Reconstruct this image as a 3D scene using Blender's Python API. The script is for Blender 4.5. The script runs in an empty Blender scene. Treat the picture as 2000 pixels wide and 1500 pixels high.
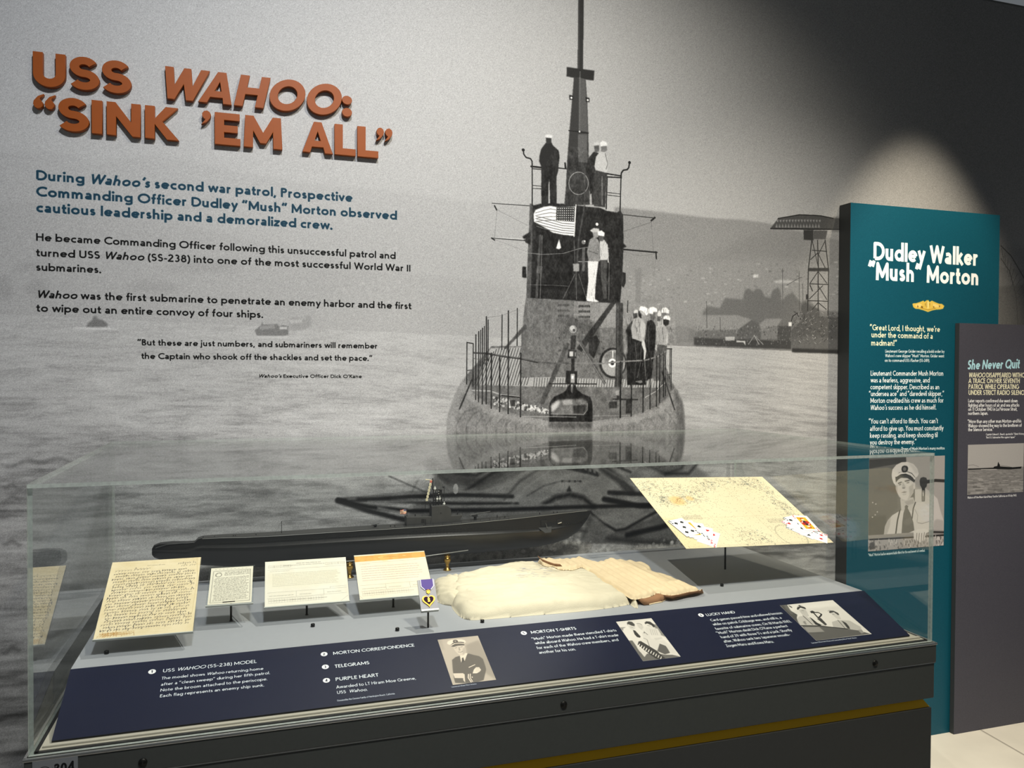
import bpy, bmesh, math, random
import numpy as np
from mathutils import Vector, Matrix

random.seed(7)
RNG = np.random.default_rng(11)
S = bpy.context.scene
COL = S.collection
PI = math.pi

# ------------------------------------------------------------------ camera
YAW, PITCH, ROLL, FOC = 0.313453897, -0.0166962743, 0.0048144720, 1550.58
CAM = np.array([0.0, 0.0, 1.5])
_cy, _sy, _cp, _sp = math.cos(YAW), math.sin(YAW), math.cos(PITCH), math.sin(PITCH)
FW = np.array([_sy * _cp, _cy * _cp, _sp])
_r = np.array([_cy, -_sy, 0.0])
_u = np.cross(_r, FW)
_cr, _sr = math.cos(ROLL), math.sin(ROLL)
RT = _cr * _r + _sr * _u
UP = -_sr * _r + _cr * _u

cam = bpy.data.cameras.new('camera')
cam.sensor_fit = 'HORIZONTAL'
cam.sensor_width = 36.0
cam.lens = 36.0 * FOC / 2000.0
cam.clip_start = 0.02
camo = bpy.data.objects.new('camera', cam)
COL.objects.link(camo)
M = Matrix.Identity(4)
for i in range(3):
    M[i][0], M[i][1], M[i][2], M[i][3] = RT[i], UP[i], -FW[i], CAM[i]
camo.matrix_world = M
S.camera = camo

# ------------------------------------------------------------------ colour management, world
S.view_settings.view_transform = 'Standard'
S.view_settings.look = 'None'
S.view_settings.exposure = 0.0
S.view_settings.gamma = 1.0
S.view_settings.use_curve_mapping = False

wd = bpy.data.worlds.new('gallery ambience')
S.world = wd
wd.use_nodes = True
wd.node_tree.nodes['Background'].inputs[0].default_value = (0.86, 0.93, 1.0, 1)
wd.node_tree.nodes['Background'].inputs[1].default_value = 0.145

# ------------------------------------------------------------------ lamps (track spots under the dark ceiling)
def spot(name, loc, aim, power, size_deg, blend, col, radius=0.04):
    l = bpy.data.lights.new(name, 'SPOT')
    l.energy = power
    l.spot_size = math.radians(size_deg)
    l.spot_blend = blend
    l.color = col
    l.shadow_soft_size = radius
    o = bpy.data.objects.new(name, l)
    COL.objects.link(o)
    o.location = loc
    o.rotation_euler = (Vector(aim) - Vector(loc)).to_track_quat('-Z', 'Y').to_euler()
    return o

NEU = (0.95, 0.97, 1.0)
WARM = (1.0, 0.86, 0.66)
spot('wall wash spot', (0.15, 0.5, 3.5), (0.10, 2.63, 1.50), 240, 94, 1.0, NEU, 0.09)
spot('mural spot', (0.95, 0.6, 3.5), (0.90, 2.63, 1.22), 222, 86, 1.0, (1.0, 0.93, 0.78), 0.07)
spot('side mural spot', (1.9, 0.8, 3.5), (1.95, 2.63, 0.62), 185, 62, 1.0, (1.0, 0.93, 0.80), 0.05)
spot('panel spot', (2.60, 2.02, 3.35), (2.60, 2.42, 1.2), 220, 50, 0.6, (1.0, 0.88, 0.68), 0.03)
spot('case spot left', (1.10, 2.20, 3.3), (0.15, 2.12, 0.85), 175, 36, 0.6, (1.0, 0.95, 0.86), 0.012)
spot('case spot right', (0.0, 2.15, 3.3), (1.20, 2.12, 0.9), 135, 32, 0.6, (1.0, 0.93, 0.82), 0.012)
spot('floor spot', (3.4, 1.4, 3.3), (3.1, 2.1, 0.0), 140, 50, 0.8, (1.0, 0.95, 0.85), 0.05)

# ------------------------------------------------------------------ helpers: tracing onto real planes
def rays(pts):
    p = np.atleast_2d(np.asarray(pts, float))
    return ((p[:, :1] - 1000) / FOC) * RT + (-(p[:, 1:2] - 750) / FOC) * UP + FW

def onp(pts, p0, n):
    d = rays(pts)
    t = ((np.asarray(p0, float) - CAM) @ n) / (d @ n)
    return CAM + d * t[:, None]

def onY(x, y, Y): return onp([(x, y)], (0, Y, 0), np.array([0, 1.0, 0]))[0]
def onZ(x, y, Z): return onp([(x, y)], (0, 0, Z), np.array([0, 0, 1.0]))[0]
def crop(x0, y0, s, pts): return [(x0 + a / s, y0 + b / s) for a, b in pts]

# ------------------------------------------------------------------ helpers: materials
def srgb(c):
    return tuple((v / 12.92 if v <= 0.04045 else ((v + 0.055) / 1.055) ** 2.4) for v in c)

def mat(name, col, rough=0.6, metal=0.0, noise=0.0, nscale=40.0, bump=0.0, spec=0.5, coat=0.0):
    m = bpy.data.materials.new(name)
    m.use_nodes = True
    nt = m.node_tree
    b = nt.nodes['Principled BSDF']
    c = srgb(col)
    b.inputs['Base Color'].default_value = (*c, 1)
    b.inputs['Roughness'].default_value = rough
    b.inputs['Metallic'].default_value = metal
    b.inputs['Specular IOR Level'].default_value = spec
    b.inputs['Coat Weight'].default_value = coat
    if noise or bump:
        tc = nt.nodes.new('ShaderNodeTexCoord')
        nz = nt.nodes.new('ShaderNodeTexNoise')
        nz.inputs['Scale'].default_value = nscale
        nz.inputs['Detail'].default_value = 6
        nt.links.new(tc.outputs['Object'], nz.inputs['Vector'])
        if noise:
            mr = nt.nodes.new('ShaderNodeMapRange')
            mr.inputs['From Min'].default_value = 0.3
            mr.inputs['From Max'].default_value = 0.7
            mr.inputs['To Min'].default_value = 1 - noise
            mr.inputs['To Max'].default_value = 1 + noise
            mx = nt.nodes.new('ShaderNodeVectorMath')
            mx.operation = 'SCALE'
            mx.inputs[0].default_value = c
            nt.links.new(nz.outputs['Fac'], mr.inputs['Value'])
            nt.links.new(mr.outputs[0], mx.inputs['Scale'])
            nt.links.new(mx.outputs[0], b.inputs['Base Color'])
        if bump:
            bp = nt.nodes.new('ShaderNodeBump')
            bp.inputs['Strength'].default_value = 1.0
            bp.inputs['Distance'].default_value = bump
            nt.links.new(nz.outputs['Fac'], bp.inputs['Height'])
            nt.links.new(bp.outputs[0], b.inputs['Normal'])
    return m

def glassmat(name, tint=(0.985, 0.995, 0.99), ior=1.5):
    m = bpy.data.materials.new(name)
    m.use_nodes = True
    nt = m.node_tree
    nt.nodes.remove(nt.nodes['Principled BSDF'])
    out = nt.nodes['Material Output']
    tr = nt.nodes.new('ShaderNodeBsdfTransparent'); tr.inputs[0].default_value = (*tint, 1)
    gl = nt.nodes.new('ShaderNodeBsdfGlossy'); gl.inputs['Roughness'].default_value = 0.0
    fr = nt.nodes.new('ShaderNodeFresnel')
    ge = nt.nodes.new('ShaderNodeNewGeometry')
    mr = nt.nodes.new('ShaderNodeMapRange')
    mr.inputs['To Min'].default_value = ior
    mr.inputs['To Max'].default_value = 1 / ior
    mx = nt.nodes.new('ShaderNodeMixShader')
    nt.links.new(ge.outputs['Backfacing'], mr.inputs['Value'])
    nt.links.new(mr.outputs[0], fr.inputs['IOR'])
    nt.links.new(fr.outputs[0], mx.inputs[0])
    nt.links.new(tr.outputs[0], mx.inputs[1])
    nt.links.new(gl.outputs[0], mx.inputs[2])
    nt.links.new(mx.outputs[0], out.inputs[0])
    return m

def texmat(name, img, rough=0.55, spec=0.4, coat=0.0):
    m = bpy.data.materials.new(name)
    m.use_nodes = True
    nt = m.node_tree
    b = nt.nodes['Principled BSDF']
    b.inputs['Roughness'].default_value = rough
    b.inputs['Specular IOR Level'].default_value = spec
    b.inputs['Coat Weight'].default_value = coat
    t = nt.nodes.new('ShaderNodeTexImage')
    t.image = img
    t.extension = 'EXTEND'
    nt.links.new(t.outputs[0], b.inputs['Base Color'])
    return m

# ------------------------------------------------------------------ helpers: objects
def tag(o, label=None, cat=None, group=None, kind=None):
    if label: o['label'] = label
    if cat: o['category'] = cat
    if group: o['group'] = group
    if kind: o['kind'] = kind
    return o

def empty(name, loc, label, cat, group=None):
    o = bpy.data.objects.new(name, None)
    o.empty_display_size = 0.05
    COL.objects.link(o)
    o.location = loc
    return tag(o, label, cat, group)

def meshobj(name, verts, faces, mats, parent=None, smooth=False, fmats=None, uvs=None):
    me = bpy.data.meshes.new(name)
    off = np.array(parent_world(parent)) if parent is not None else np.zeros(3)
    me.from_pydata([tuple(np.asarray(v, float) - off) for v in verts], [], [tuple(f) for f in faces])
    if not isinstance(mats, (list, tuple)): mats = [mats]
    for m_ in mats: me.materials.append(m_)
    if fmats: me.polygons.foreach_set('material_index', fmats)
    if smooth: me.polygons.foreach_set('use_smooth', [True] * len(me.polygons))
    if uvs is not None:
        uvl = me.uv_layers.new(name='UVMap')
        uvl.data.foreach_set('uv', [c for uv in uvs for c in uv])
    me.update()
    o = bpy.data.objects.new(name, me)
    COL.objects.link(o)
    if parent is not None: o.parent = parent
    return o

def parent_world(p):
    v = np.zeros(3)
    while p is not None:
        v = v + np.array(p.location)
        p = p.parent
    return v

def origin_to(o, loc):
    """move a top-level mesh object's origin to loc without moving the geometry"""
    d = Vector(loc) - o.location
    o.data.transform(Matrix.Translation(-d))
    o.location = loc
    return o

class MB:
    """collects vertices and faces for one mesh"""
    def __init__(s): s.v = []; s.f = []
    def add(s, v, f):
        n = len(s.v); s.v += [tuple(map(float, p)) for p in v]; s.f += [tuple(i + n for i in q) for q in f]
        return s
    def box(s, a, b):
        x0, y0, z0 = a; x1, y1, z1 = b
        return s.add([(x0,y0,z0),(x1,y0,z0),(x1,y1,z0),(x0,y1,z0),(x0,y0,z1),(x1,y0,z1),(x1,y1,z1),(x0,y1,z1)],
                     [(0,3,2,1),(4,5,6,7),(0,1,5,4),(1,2,6,5),(2,3,7,6),(3,0,4,7)])
    def tube(s, pts, r, n=8, cap=True):
        pts = [Vector(p) for p in pts]
        rs = r if isinstance(r, (list, tuple)) else [r] * len(pts)
        rings = []
        for i, p in enumerate(pts):
            d = (pts[min(i + 1, len(pts) - 1)] - pts[max(i - 1, 0)]).normalized()
            a = d.orthogonal().normalized() if i == 0 else (pa - d * pa.dot(d)).normalized()
            pa = a
            b = d.cross(a)
            rings.append([p + (a * math.cos(2*PI*k/n) + b * math.sin(2*PI*k/n)) * rs[i] for k in range(n)])
        v = [q for R_ in rings for q in R_]
        f = [(i*n+k, i*n+(k+1) % n, (i+1)*n+(k+1) % n, (i+1)*n+k) for i in range(len(pts)-1) for k in range(n)]
        if cap: f += [tuple(reversed(range(n))), tuple(range((len(pts)-1)*n, len(pts)*n))]
        return s.add(v, f)
    def lathe(s, prof, c, n=20):
        v = []; f = []
        for r, z in prof:
            v += [(c[0] + r*math.cos(2*PI*k/n), c[1] + r*math.sin(2*PI*k/n), c[2] + z) for k in range(n)]
        m_ = len(prof)
        f = [(i*n+k, i*n+(k+1) % n, (i+1)*n+(k+1) % n, (i+1)*n+k) for i in range(m_-1) for k in range(n)]
        f += [tuple(reversed(range(n))), tuple(range((m_-1)*n, m_*n))]
        return s.add(v, f)
    def ball(s, c, r, n=8, sq=(1, 1, 1)):
        prof = [(r*math.sin(PI*i/n), -r*math.cos(PI*i/n)) for i in range(1, n)]
        k0 = len(s.v)
        s.lathe(prof, (0, 0, 0), max(6, n))
        for i in range(k0, len(s.v)):
            s.v[i] = (c[0] + s.v[i][0]*sq[0], c[1] + s.v[i][1]*sq[1], c[2] + s.v[i][2]*sq[2])
        return s
    def build(s, name, m_, parent=None, smooth=False, bevel=0.0):
        o = meshobj(name, s.v, s.f, m_, parent, smooth)
        if bevel:
            bv = o.modifiers.new('bevel', 'BEVEL'); bv.width = bevel; bv.segments = 2; bv.limit_method = 'ANGLE'
        return o

def prism(poly, axis_o, U, V, N, t0, t1):
    """extrude a 2D polygon (u,v) from t0 to t1 along N"""
    n = len(poly)
    O = np.asarray(axis_o, float)
    v = [O + U*a + V*b + N*t0 for a, b in poly] + [O + U*a + V*b + N*t1 for a, b in poly]
    f = [tuple(range(n)), tuple(reversed(range(n, 2*n)))]
    f += [(i, n+i, n+(i+1) % n, (i+1) % n) for i in range(n)]
    return v, f

def slab(name, tl, tr, br, bl, th, mf, ms, parent=None):
    """flat sheet: front face carries the print, th metres thick behind it"""
    tl, tr, br, bl = [np.asarray(p, float) for p in (tl, tr, br, bl)]
    n = np.cross(tr - tl, bl - tl); n = -n / np.linalg.norm(n)   # faces the viewer side when seen TL,TR,BR,BL clockwise
    v = [tl, tr, br, bl] + [p - n * th for p in (tl, tr, br, bl)]
    f = [(3, 2, 1, 0), (4, 5, 6, 7), (0, 1, 5, 4), (1, 2, 6, 5), (2, 3, 7, 6), (3, 0, 4, 7)]
    uv = [(0, 0), (1, 0), (1, 1), (0, 1)] + [(0, 0)] * 20
    return meshobj(name, v, f, [mf, ms], parent, fmats=[0, 1, 1, 1, 1, 1], uvs=uv)

# ------------------------------------------------------------------ helpers: painter for flat prints
def blur1(a, r):
    """separable box blur of radius r (in texels), twice"""
    r = int(max(1, round(r)))
    for _ in range(2):
        for ax in (0, 1):
            k = 2 * r + 1
            pad = [(0, 0), (0, 0)]; pad[ax] = (r + 1, r)
            c = np.cumsum(np.pad(a, pad, mode='edge'), axis=ax, dtype=np.float64)
            n = c.shape[ax]
            hi = c[k:, :] if ax == 0 else c[:, k:]
            lo = c[:n-k, :] if ax == 0 else c[:, :n-k]
            a = ((hi - lo) / k).astype(np.float32)
    return a

def vnoise(u, v, seed):
    """value noise sampled at arrays u, v"""
    g = np.random.default_rng(seed).random((256, 256)).astype(np.float32)
    ui = np.floor(u).astype(np.int32); vi = np.floor(v).astype(np.int32)
    fu = (u - ui).astype(np.float32); fv = (v - vi).astype(np.float32)
    fu = fu*fu*(3 - 2*fu); fv = fv*fv*(3 - 2*fv)
    a = g[vi & 255, ui & 255]; b = g[vi & 255, (ui + 1) & 255]
    c = g[(vi + 1) & 255, ui & 255]; d = g[(vi + 1) & 255, (ui + 1) & 255]
    return (a*(1-fu) + b*fu)*(1-fv) + (c*(1-fu) + d*fu)*fv

class Print:
    """a painted print on a real rectangle: tl, tr, bl corners in metres; ch = colour channels"""
    def __init__(s, tl, tr, bl, ppm, ch=3, base=(1, 1, 1)):
        s.tl = np.asarray(tl, float)
        s.U = np.asarray(tr, float) - s.tl; s.w = np.linalg.norm(s.U); s.U /= s.w
        s.V = np.asarray(bl, float) - s.tl; s.h = np.linalg.norm(s.V); s.V /= s.h
        s.N = np.cross(s.U, s.V)
        s.ppm = ppm; s.W = int(round(s.w*ppm)); s.H = int(round(s.h*ppm)); s.ch = ch
        s.a = np.empty((s.H, s.W, ch), np.float32)
        s.a[:] = np.asarray(base[:ch], np.float32)
    def uv(s, pts):
        """photo trace -> texels on this rectangle"""
        q = onp(pts, s.tl, s.N) - s.tl
        return np.stack([q @ s.U * s.ppm, q @ s.V * s.ppm], 1)
    def un(s, pts):
        p = np.atleast_2d(np.asarray(pts, float))
        return p * np.array([s.W, s.H])
    def comp(s, x0, y0, m, col, al):
        h, w = m.shape
        X0, Y0 = max(0, x0), max(0, y0); X1, Y1 = min(s.W, x0 + w), min(s.H, y0 + h)
        if X1 <= X0 or Y1 <= Y0: return
        mm = (m[Y0-y0:Y1-y0, X0-x0:X1-x0] * al)[..., None].astype(np.float32)
        r = s.a[Y0:Y1, X0:X1]
        r += mm * (np.asarray(col, np.float32)[:s.ch] - r)
    def mask(s, P, soft=1.0):
        pad = int(soft*2 + 3)
        x0, y0 = int(P[:, 0].min()) - pad, int(P[:, 1].min()) - pad
        x1, y1 = int(P[:, 0].max()) + pad + 1, int(P[:, 1].max()) + pad + 1
        x0 = max(x0, -400); y0 = max(y0, -400); x1 = min(x1, s.W + 400); y1 = min(y1, s.H + 400)
        ys = np.arange(y0, y1) + 0.5
        m = np.zeros((y1 - y0, x1 - x0 + 1), np.int32)
        n = len(P)
        for i in range(n):
            ax, ay = P[i]; bx, by = P[(i + 1) % n]
            if ay == by: continue
            rows = np.nonzero((ys >= min(ay, by)) & (ys < max(ay, by)))[0]
            if not len(rows): continue
            xx = ax + (ys[rows] - ay) * (bx - ax) / (by - ay)
            ci = np.clip(np.ceil(xx - x0 - 0.5).astype(int), 0, x1 - x0)
            np.add.at(m, (rows, ci), 1)
        m = (np.cumsum(m, 1) & 1)[:, :-1].astype(np.float32)
        return x0, y0, blur1(m, soft) if soft > 0 else m
    def fill(s, pts, col, al=1.0, soft=1.0, local=None):
        P = local if local is not None else s.uv(pts)
        if np.isscalar(col): col = (col,) * 3
        x0, y0, m = s.mask(np.asarray(P, float), soft)
        s.comp(x0, y0, m, col, al)
    def line(s, pts, wid, col, al=1.0, local=None, closed=False, soft=0.7, butt=False):
        """wid in texels"""
        P = np.asarray(local if local is not None else s.uv(pts), float)
        if np.isscalar(col): col = (col,) * 3
        if closed: P = np.vstack([P, P[:1]])
        r = wid / 2
        pad = int(r + soft + 2)
        x0, y0 = int(np.floor(P[:, 0].min())) - pad, int(np.floor(P[:, 1].min())) - pad
        x1, y1 = int(P[:, 0].max()) + pad + 1, int(P[:, 1].max()) + pad + 1
        if x1 < 0 or y1 < 0 or x0 > s.W or y0 > s.H: return
        m = np.zeros((y1 - y0, x1 - x0), np.float32)
        for i in range(len(P) - 1):
            a, b = P[i], P[i+1]
            bx0 = max(x0, int(min(a[0], b[0])) - pad); bx1 = min(x1, int(max(a[0], b[0])) + pad + 1)
            by0 = max(y0, int(min(a[1], b[1])) - pad); by1 = min(y1, int(max(a[1], b[1])) + pad + 1)
            yy, xx = np.mgrid[by0:by1, bx0:bx1]
            dx, dy = b - a
            L2 = dx*dx + dy*dy + 1e-9
            t = ((xx + .5 - a[0])*dx + (yy + .5 - a[1])*dy) / L2
            tc = np.clip(t, 0, 1)
            d = np.hypot(xx + .5 - a[0] - tc*dx, yy + .5 - a[1] - tc*dy)
            c = np.clip((r + soft/2 - d) / soft, 0, 1)
            if butt:
                L = math.sqrt(L2)
                if i == 0: c = c * np.clip(t*L + .5, 0, 1)
                if i == len(P) - 2: c = c * np.clip((1 - t)*L + .5, 0, 1)
            sub = m[by0-y0:by1-y0, bx0-x0:bx1-x0]
            np.maximum(sub, c, out=sub)
        s.comp(x0, y0, m, col, al)
    def dot(s, c, r, col, al=1.0, local=None, ry=None, soft=0.8):
        P = local if local is not None else s.uv([c])[0]
        if np.isscalar(col): col = (col,) * 3
        ry = ry or r
        r, ry = abs(r), abs(ry)
        x0, y0 = int(P[0] - r - 3), int(P[1] - ry - 3)
        yy, xx = np.mgrid[y0:int(P[1] + ry + 4), x0:int(P[0] + r + 4)]
        d = np.hypot((xx + .5 - P[0]) / r, (yy + .5 - P[1]) / ry)
        s.comp(x0, y0, np.clip((1 - d) * min(r, ry) / soft + .5, 0, 1).astype(np.float32), col, al)
    def image(s, name, grain=0.0, gseed=3):
        a = s.a
        if grain:
            g = np.random.default_rng(gseed).standard_normal((s.H, s.W, 1)).astype(np.float32)
            g = (g + np.roll(g, 1, 0) + np.roll(g, 1, 1)) * 0.577
            a = a + g * grain
        out = np.ones((s.H, s.W, 4), np.float32)
        out[..., :3] = np.clip(a, 0, 1) if s.ch == 3 else np.clip(a, 0, 1).repeat(3, 2)
        im = bpy.data.images.new(name, s.W, s.H, alpha=False)
        im.pixels.foreach_set(out[::-1].ravel())
        im.update()
        return im

# ------------------------------------------------------------------ a geometric monoline alphabet (cap height 1)
def arc(cx, cy, rx, ry, a0, a1, n=12):
    return [(cx + rx*math.cos(math.radians(a0 + (a1 - a0)*i/n)), cy + ry*math.sin(math.radians(a0 + (a1 - a0)*i/n))) for i in range(n + 1)]

XH = 0.67
def glyph(c, h):
    R = XH/2; r = R - h; x = XH
    O = .40; q = .5 - h
    if c == ' ': return .30, []
    if c == 'a':
        return .56, [[(.09, .54)] + arc(.26, .43, .24-h, .24-h, 120, 0, 8) + [(.50-h, 0)], arc(.25, .2, .25-h, .2-h, 0, 360, 14), [(.50-h, .38), (.50-h, 0)]]
    if c in 'bpdq':
        up = {'b': (1.05, 0), 'd': (1.05, 0), 'p': (x, -.3), 'q': (x, -.3)}[c]
        sx = h if c in 'bp' else 2*R - h
        return .68, [arc(R, R, r, r, 0, 360, 16), [(sx, up[1]), (sx, up[0])]]
    if c == 'c': return .54, [arc(R, R, r, r, 52, 308)]
    if c in 'eé':
        g_ = [arc(R, R, r, r, 0, 318), [(R - r, R), (R + r, R)]]
        if c == 'é': g_.append([(R, .8), (R + .12, .98)])
        return .66, g_
    if c == 'f': return .36, [arc(.30, 1.05 - .18, .18 - h + .03, .18 - h, 80, 180, 5) + [(.15, 0)], [(0, x - h), (.34, x - h)]]
    if c == 'g': return .68, [arc(R, R, r, r, 0, 360, 16), [(2*R - h, x), (2*R - h, -.05)] + arc(R, -.05, r, .24 - h, 0, -145, 7)]
    if c == 'h': return .60, [[(h, 0), (h, 1.05)], arc(.27, .38, .27 - h, .29 - h, 180, 0, 8) + [(.54 - h, 0)]]
    if c == 'n': return .60, [[(h, 0), (h, x)], arc(.27, .38, .27 - h, .29 - h, 180, 0, 8) + [(.54 - h, 0)]]
    if c == 'm': return .92, [[(h, 0), (h, x)], arc(.235, .40, .235 - h, .27 - h, 180, 0, 7) + [(.47 - h, 0)], arc(.235 + .41 - h*.6, .40, .235 - h, .27 - h, 180, 0, 7) + [(.88 - h*1.6, 0)]]
    if c == 'i': return .20, [[(h, 0), (h, x)], 'dot', (h, .90)]
    if c == 'j': return .22, [[(h, x), (h, -.12)] + arc(-.06, -.12, .06 + h, .16 - h, 0, -90, 4), 'dot', (h, .90)]
    if c == 'k': return .54, [[(h, 0), (h, 1.05)], [(h, .26), (.44, x)], [(.18, .38), (.50, 0)]]
    if c == 'l': return .20, [[(h, 0), (h, 1.05)]]
    if c == 'o': return .69, [arc(R, R, r, r, 0, 360, 18)]
    if c == 'r': return .38, [[(h, 0), (h, x)], arc(.26, .38, .26 - h, .29 - h, 180, 75, 6)]
    if c == 's':
        a_ = (x - h - .34)/2; b_ = (.34 - h)/2
        return .46, [arc(.215, .34 + a_, .2 - h, a_, 35, 262, 9) + arc(.215, h + b_, .215 - h, b_, 80, -148, 10)]
    if c == 't': return .36, [[(.15, .90), (.15, .16)] + arc(.29, .16, .14, .16 - h, 180, 285, 5), [(0, x - h), (.33, x - h)]]
    if c == 'u': return .60, [[(h, x), (h, .28)] + arc(.27, .28, .27 - h, .28 - h, 180, 360, 8) + [(.54 - h, x)], [(.54 - h, .3), (.54 - h, 0)]]
    if c == 'v': return .54, [[(h*.6, x), (.27, h), (.54 - h*.6, x)]]
    if c == 'w': return .82, [[(h*.6, x), (.22, h), (.41, x - h*.6), (.60, h), (.82 - h*.6, x)]]
    if c == 'x': return .52, [[(.03, x), (.49, 0)], [(.49, x), (.03, 0)]]
    if c == 'y': return .54, [[(h*.6, x), (.28, h*.6)], [(.54 - h*.6, x), (.14, -.29)]]
    if c == 'z': return .48, [[(.03, x - h), (.43, x - h), (.05, h), (.45, h)]]
    if c == 'A': return .76, [[(h*.5, 0), (.38, 1 - h*.6), (.76 - h*.5, 0)], [(.17, .30), (.59, .30)]]
    if c == 'B': return .60, [[(h, h), (h, 1 - h), (.28, 1 - h)] + arc(.28, .76, .24 - h, .24 - h, 90, -90, 8) + [(h, .52)], [(.28, .52)] + arc(.30, .27, .28 - h, .27 - h, 90, -90, 8) + [(h, h)]]
    if c == 'C': return .78, [arc(.5, .5, q, q, 48, 312, 18)]
    if c == 'D': return .80, [[(h, h), (h, 1 - h), (.30, 1 - h)] + arc(.30, .5, .5 - h, .5 - h, 90, -90, 14) + [(h, h)]]
    if c == 'E': return .52, [[(.48, 1 - h), (h, 1 - h), (h, h), (.48, h)], [(h, .52), (.44, .52)]]
    if c == 'F': return .50, [[(.47, 1 - h), (h, 1 - h), (h, 0)], [(h, .52), (.43, .52)]]
    if c == 'G': return .90, [arc(.5, .5, q, q, 45, 350, 18) + [(1 - h - .02, .46), (.56, .46)]]
    if c == 'H': return .74, [[(h, 0), (h, 1)], [(.70 - h, 0), (.70 - h, 1)], [(h, .52), (.70 - h, .52)]]
    if c == 'I': return .21, [[(h, 0), (h, 1)]]
    if c == 'J': return .36, [[(.30 - h, 1), (.30 - h, .2)] + arc(.12, .2, .18 - h, .2 - h, 0, -110, 5)]
    if c == 'K': return .64, [[(h, 0), (h, 1)], [(h, .40), (.55, 1)], [(.22, .56), (.62, 0)]]
    if c == 'L': return .48, [[(h, 1), (h, h), (.45, h)]]
    if c == 'M': return .92, [[(h, 0), (h*1.2, 1 - h), (.45, .22), (.90 - h*1.2, 1 - h), (.90 - h, 0)]]
    if c == 'N': return .78, [[(h, 0), (h, 1 - h), (.76 - h, h), (.76 - h, 1)]]
    if c == 'O': return 1.0, [arc(.5, .5, q, q, 0, 360, 24)]
    if c == 'Q': return 1.0, [arc(.5, .5, q, q, 0, 360, 24), [(.6, .3), (.95, -.03)]]
    if c == 'P': return .58, [[(h, 0), (h, 1 - h), (.28, 1 - h)] + arc(.28, .73, .27 - h, .27 - h, 90, -90, 8) + [(h, .46 + h)]]
    if c == 'R': return .62, [[(h, 0), (h, 1 - h), (.28, 1 - h)] + arc(.28, .73, .27 - h, .27 - h, 90, -90, 8) + [(h, .46 + h)], [(.28, .46), (.57, 0)]]
    if c == 'S': return .56, [arc(.27, .51 + (.49-h)/2, .25 - h, (.49-h)/2, 32, 262, 10) + arc(.27, h + (.51-h)/2, .27 - h, (.51-h)/2, 80, -150, 11)]
    if c == 'T': return .56, [[(0, 1 - h), (.56, 1 - h)], [(.28, 1), (.28, 0)]]
    if c == 'U': return .72, [[(h, 1), (h, .34)] + arc(.34, .34, .34 - h, .34 - h, 180, 360, 12) + [(.68 - h, 1)]]
    if c == 'V': return .70, [[(h*.6, 1), (.35, h), (.70 - h*.6, 1)]]
    if c == 'W': return 1.06, [[(h*.6, 1), (.29, h), (.53, 1 - h*.6), (.77, h), (1.06 - h*.6, 1)]]
    if c == 'X': return .66, [[(.03, 1), (.62, 0)], [(.62, 1), (.03, 0)]]
    if c == 'Y': return .64, [[(.02, 1), (.32, .45), (.62, 1)], [(.32, .45), (.32, 0)]]
    if c == 'Z': return .60, [[(.04, 1 - h), (.55, 1 - h), (.05, h), (.57, h)]]
    if c == '0': return .66, [arc(.32, .5, .31 - h, .5 - h, 0, 360, 18)]
    if c == '1': return .38, [[(.05, .80), (.22, 1 - h*.5), (.22, 0)]]
    if c == '2': return .58, [arc(.27, .72, .27 - h, .28 - h, 165, -35, 9) + [(.05, h), (.54, h)]]
    if c == '3': return .58, [arc(.25, .53 + (.47-h)/2, .25 - h, (.47-h)/2, 140, -90, 8), arc(.25, h + (.53-h)/2, .28 - h, (.53-h)/2, 90, -140, 9)]
    if c == '4': return .62, [[(.46, 0), (.46, 1), (.04, .24), (.60, .24)]]
    if c == '5': return .58, [[(.48, 1 - h), (.13, 1 - h), (.09, .58)] + arc(.26, .33, .29 - h, .33 - h, 110, -140, 10)]
    if c == '6': return .62, [arc(.30, .30, .30 - h, .30 - h, 0, 360, 14), [(.06, .42), (.40, 1)]]
    if c == '8': return .60, [arc(.29, .54 + (.46-h)/2, .24 - h, (.46-h)/2, 0, 360, 12), arc(.29, h + (.54-h)/2, .29 - h, (.54-h)/2, 0, 360, 14)]
    if c == '9': return .62, [arc(.30, .70, .30 - h, .30 - h, 0, 360, 14), [(.54, .58), (.20, 0)]]
    if c == '.': return .22, ['dot', (h, h)]
    if c == ',': return .24, [[(h*1.4, h*1.5), (h*.3, -.15)]]
    if c == ':': return .22, ['dot', (h, h), 'dot', (h, .55)]
    if c in "’'": return .20, [[(h*1.6, 1.05), (h*.5, .74)]]
    if c == '“': return .46, [[(h*.5, .72), (h*1.7, 1.05)], [(h*.5 + .22, .72), (h*1.7 + .22, 1.05)]]
    if c == '”': return .46, [[(h*1.7, 1.05), (h*.5, .72)], [(h*1.7 + .22, 1.05), (h*.5 + .22, .72)]]
    if c == '-': return .34, [[(.03, .36), (.30, .36)]]
    if c == '–': return .54, [[(.0, .36), (.50, .36)]]
    if c == '(': return .28, [arc(.36, .40, .28, .62, 112, 248, 8)]
    if c == ')': return .28, [arc(-.08, .40, .28, .62, 68, -68, 8)]
    if c == '!': return .22, [[(h, 1), (h, .30)], 'dot', (h, h)]
    return .5, [[(.05, 0), (.05, .7), (.45, .7), (.45, 0), (.05, 0)]]

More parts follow.
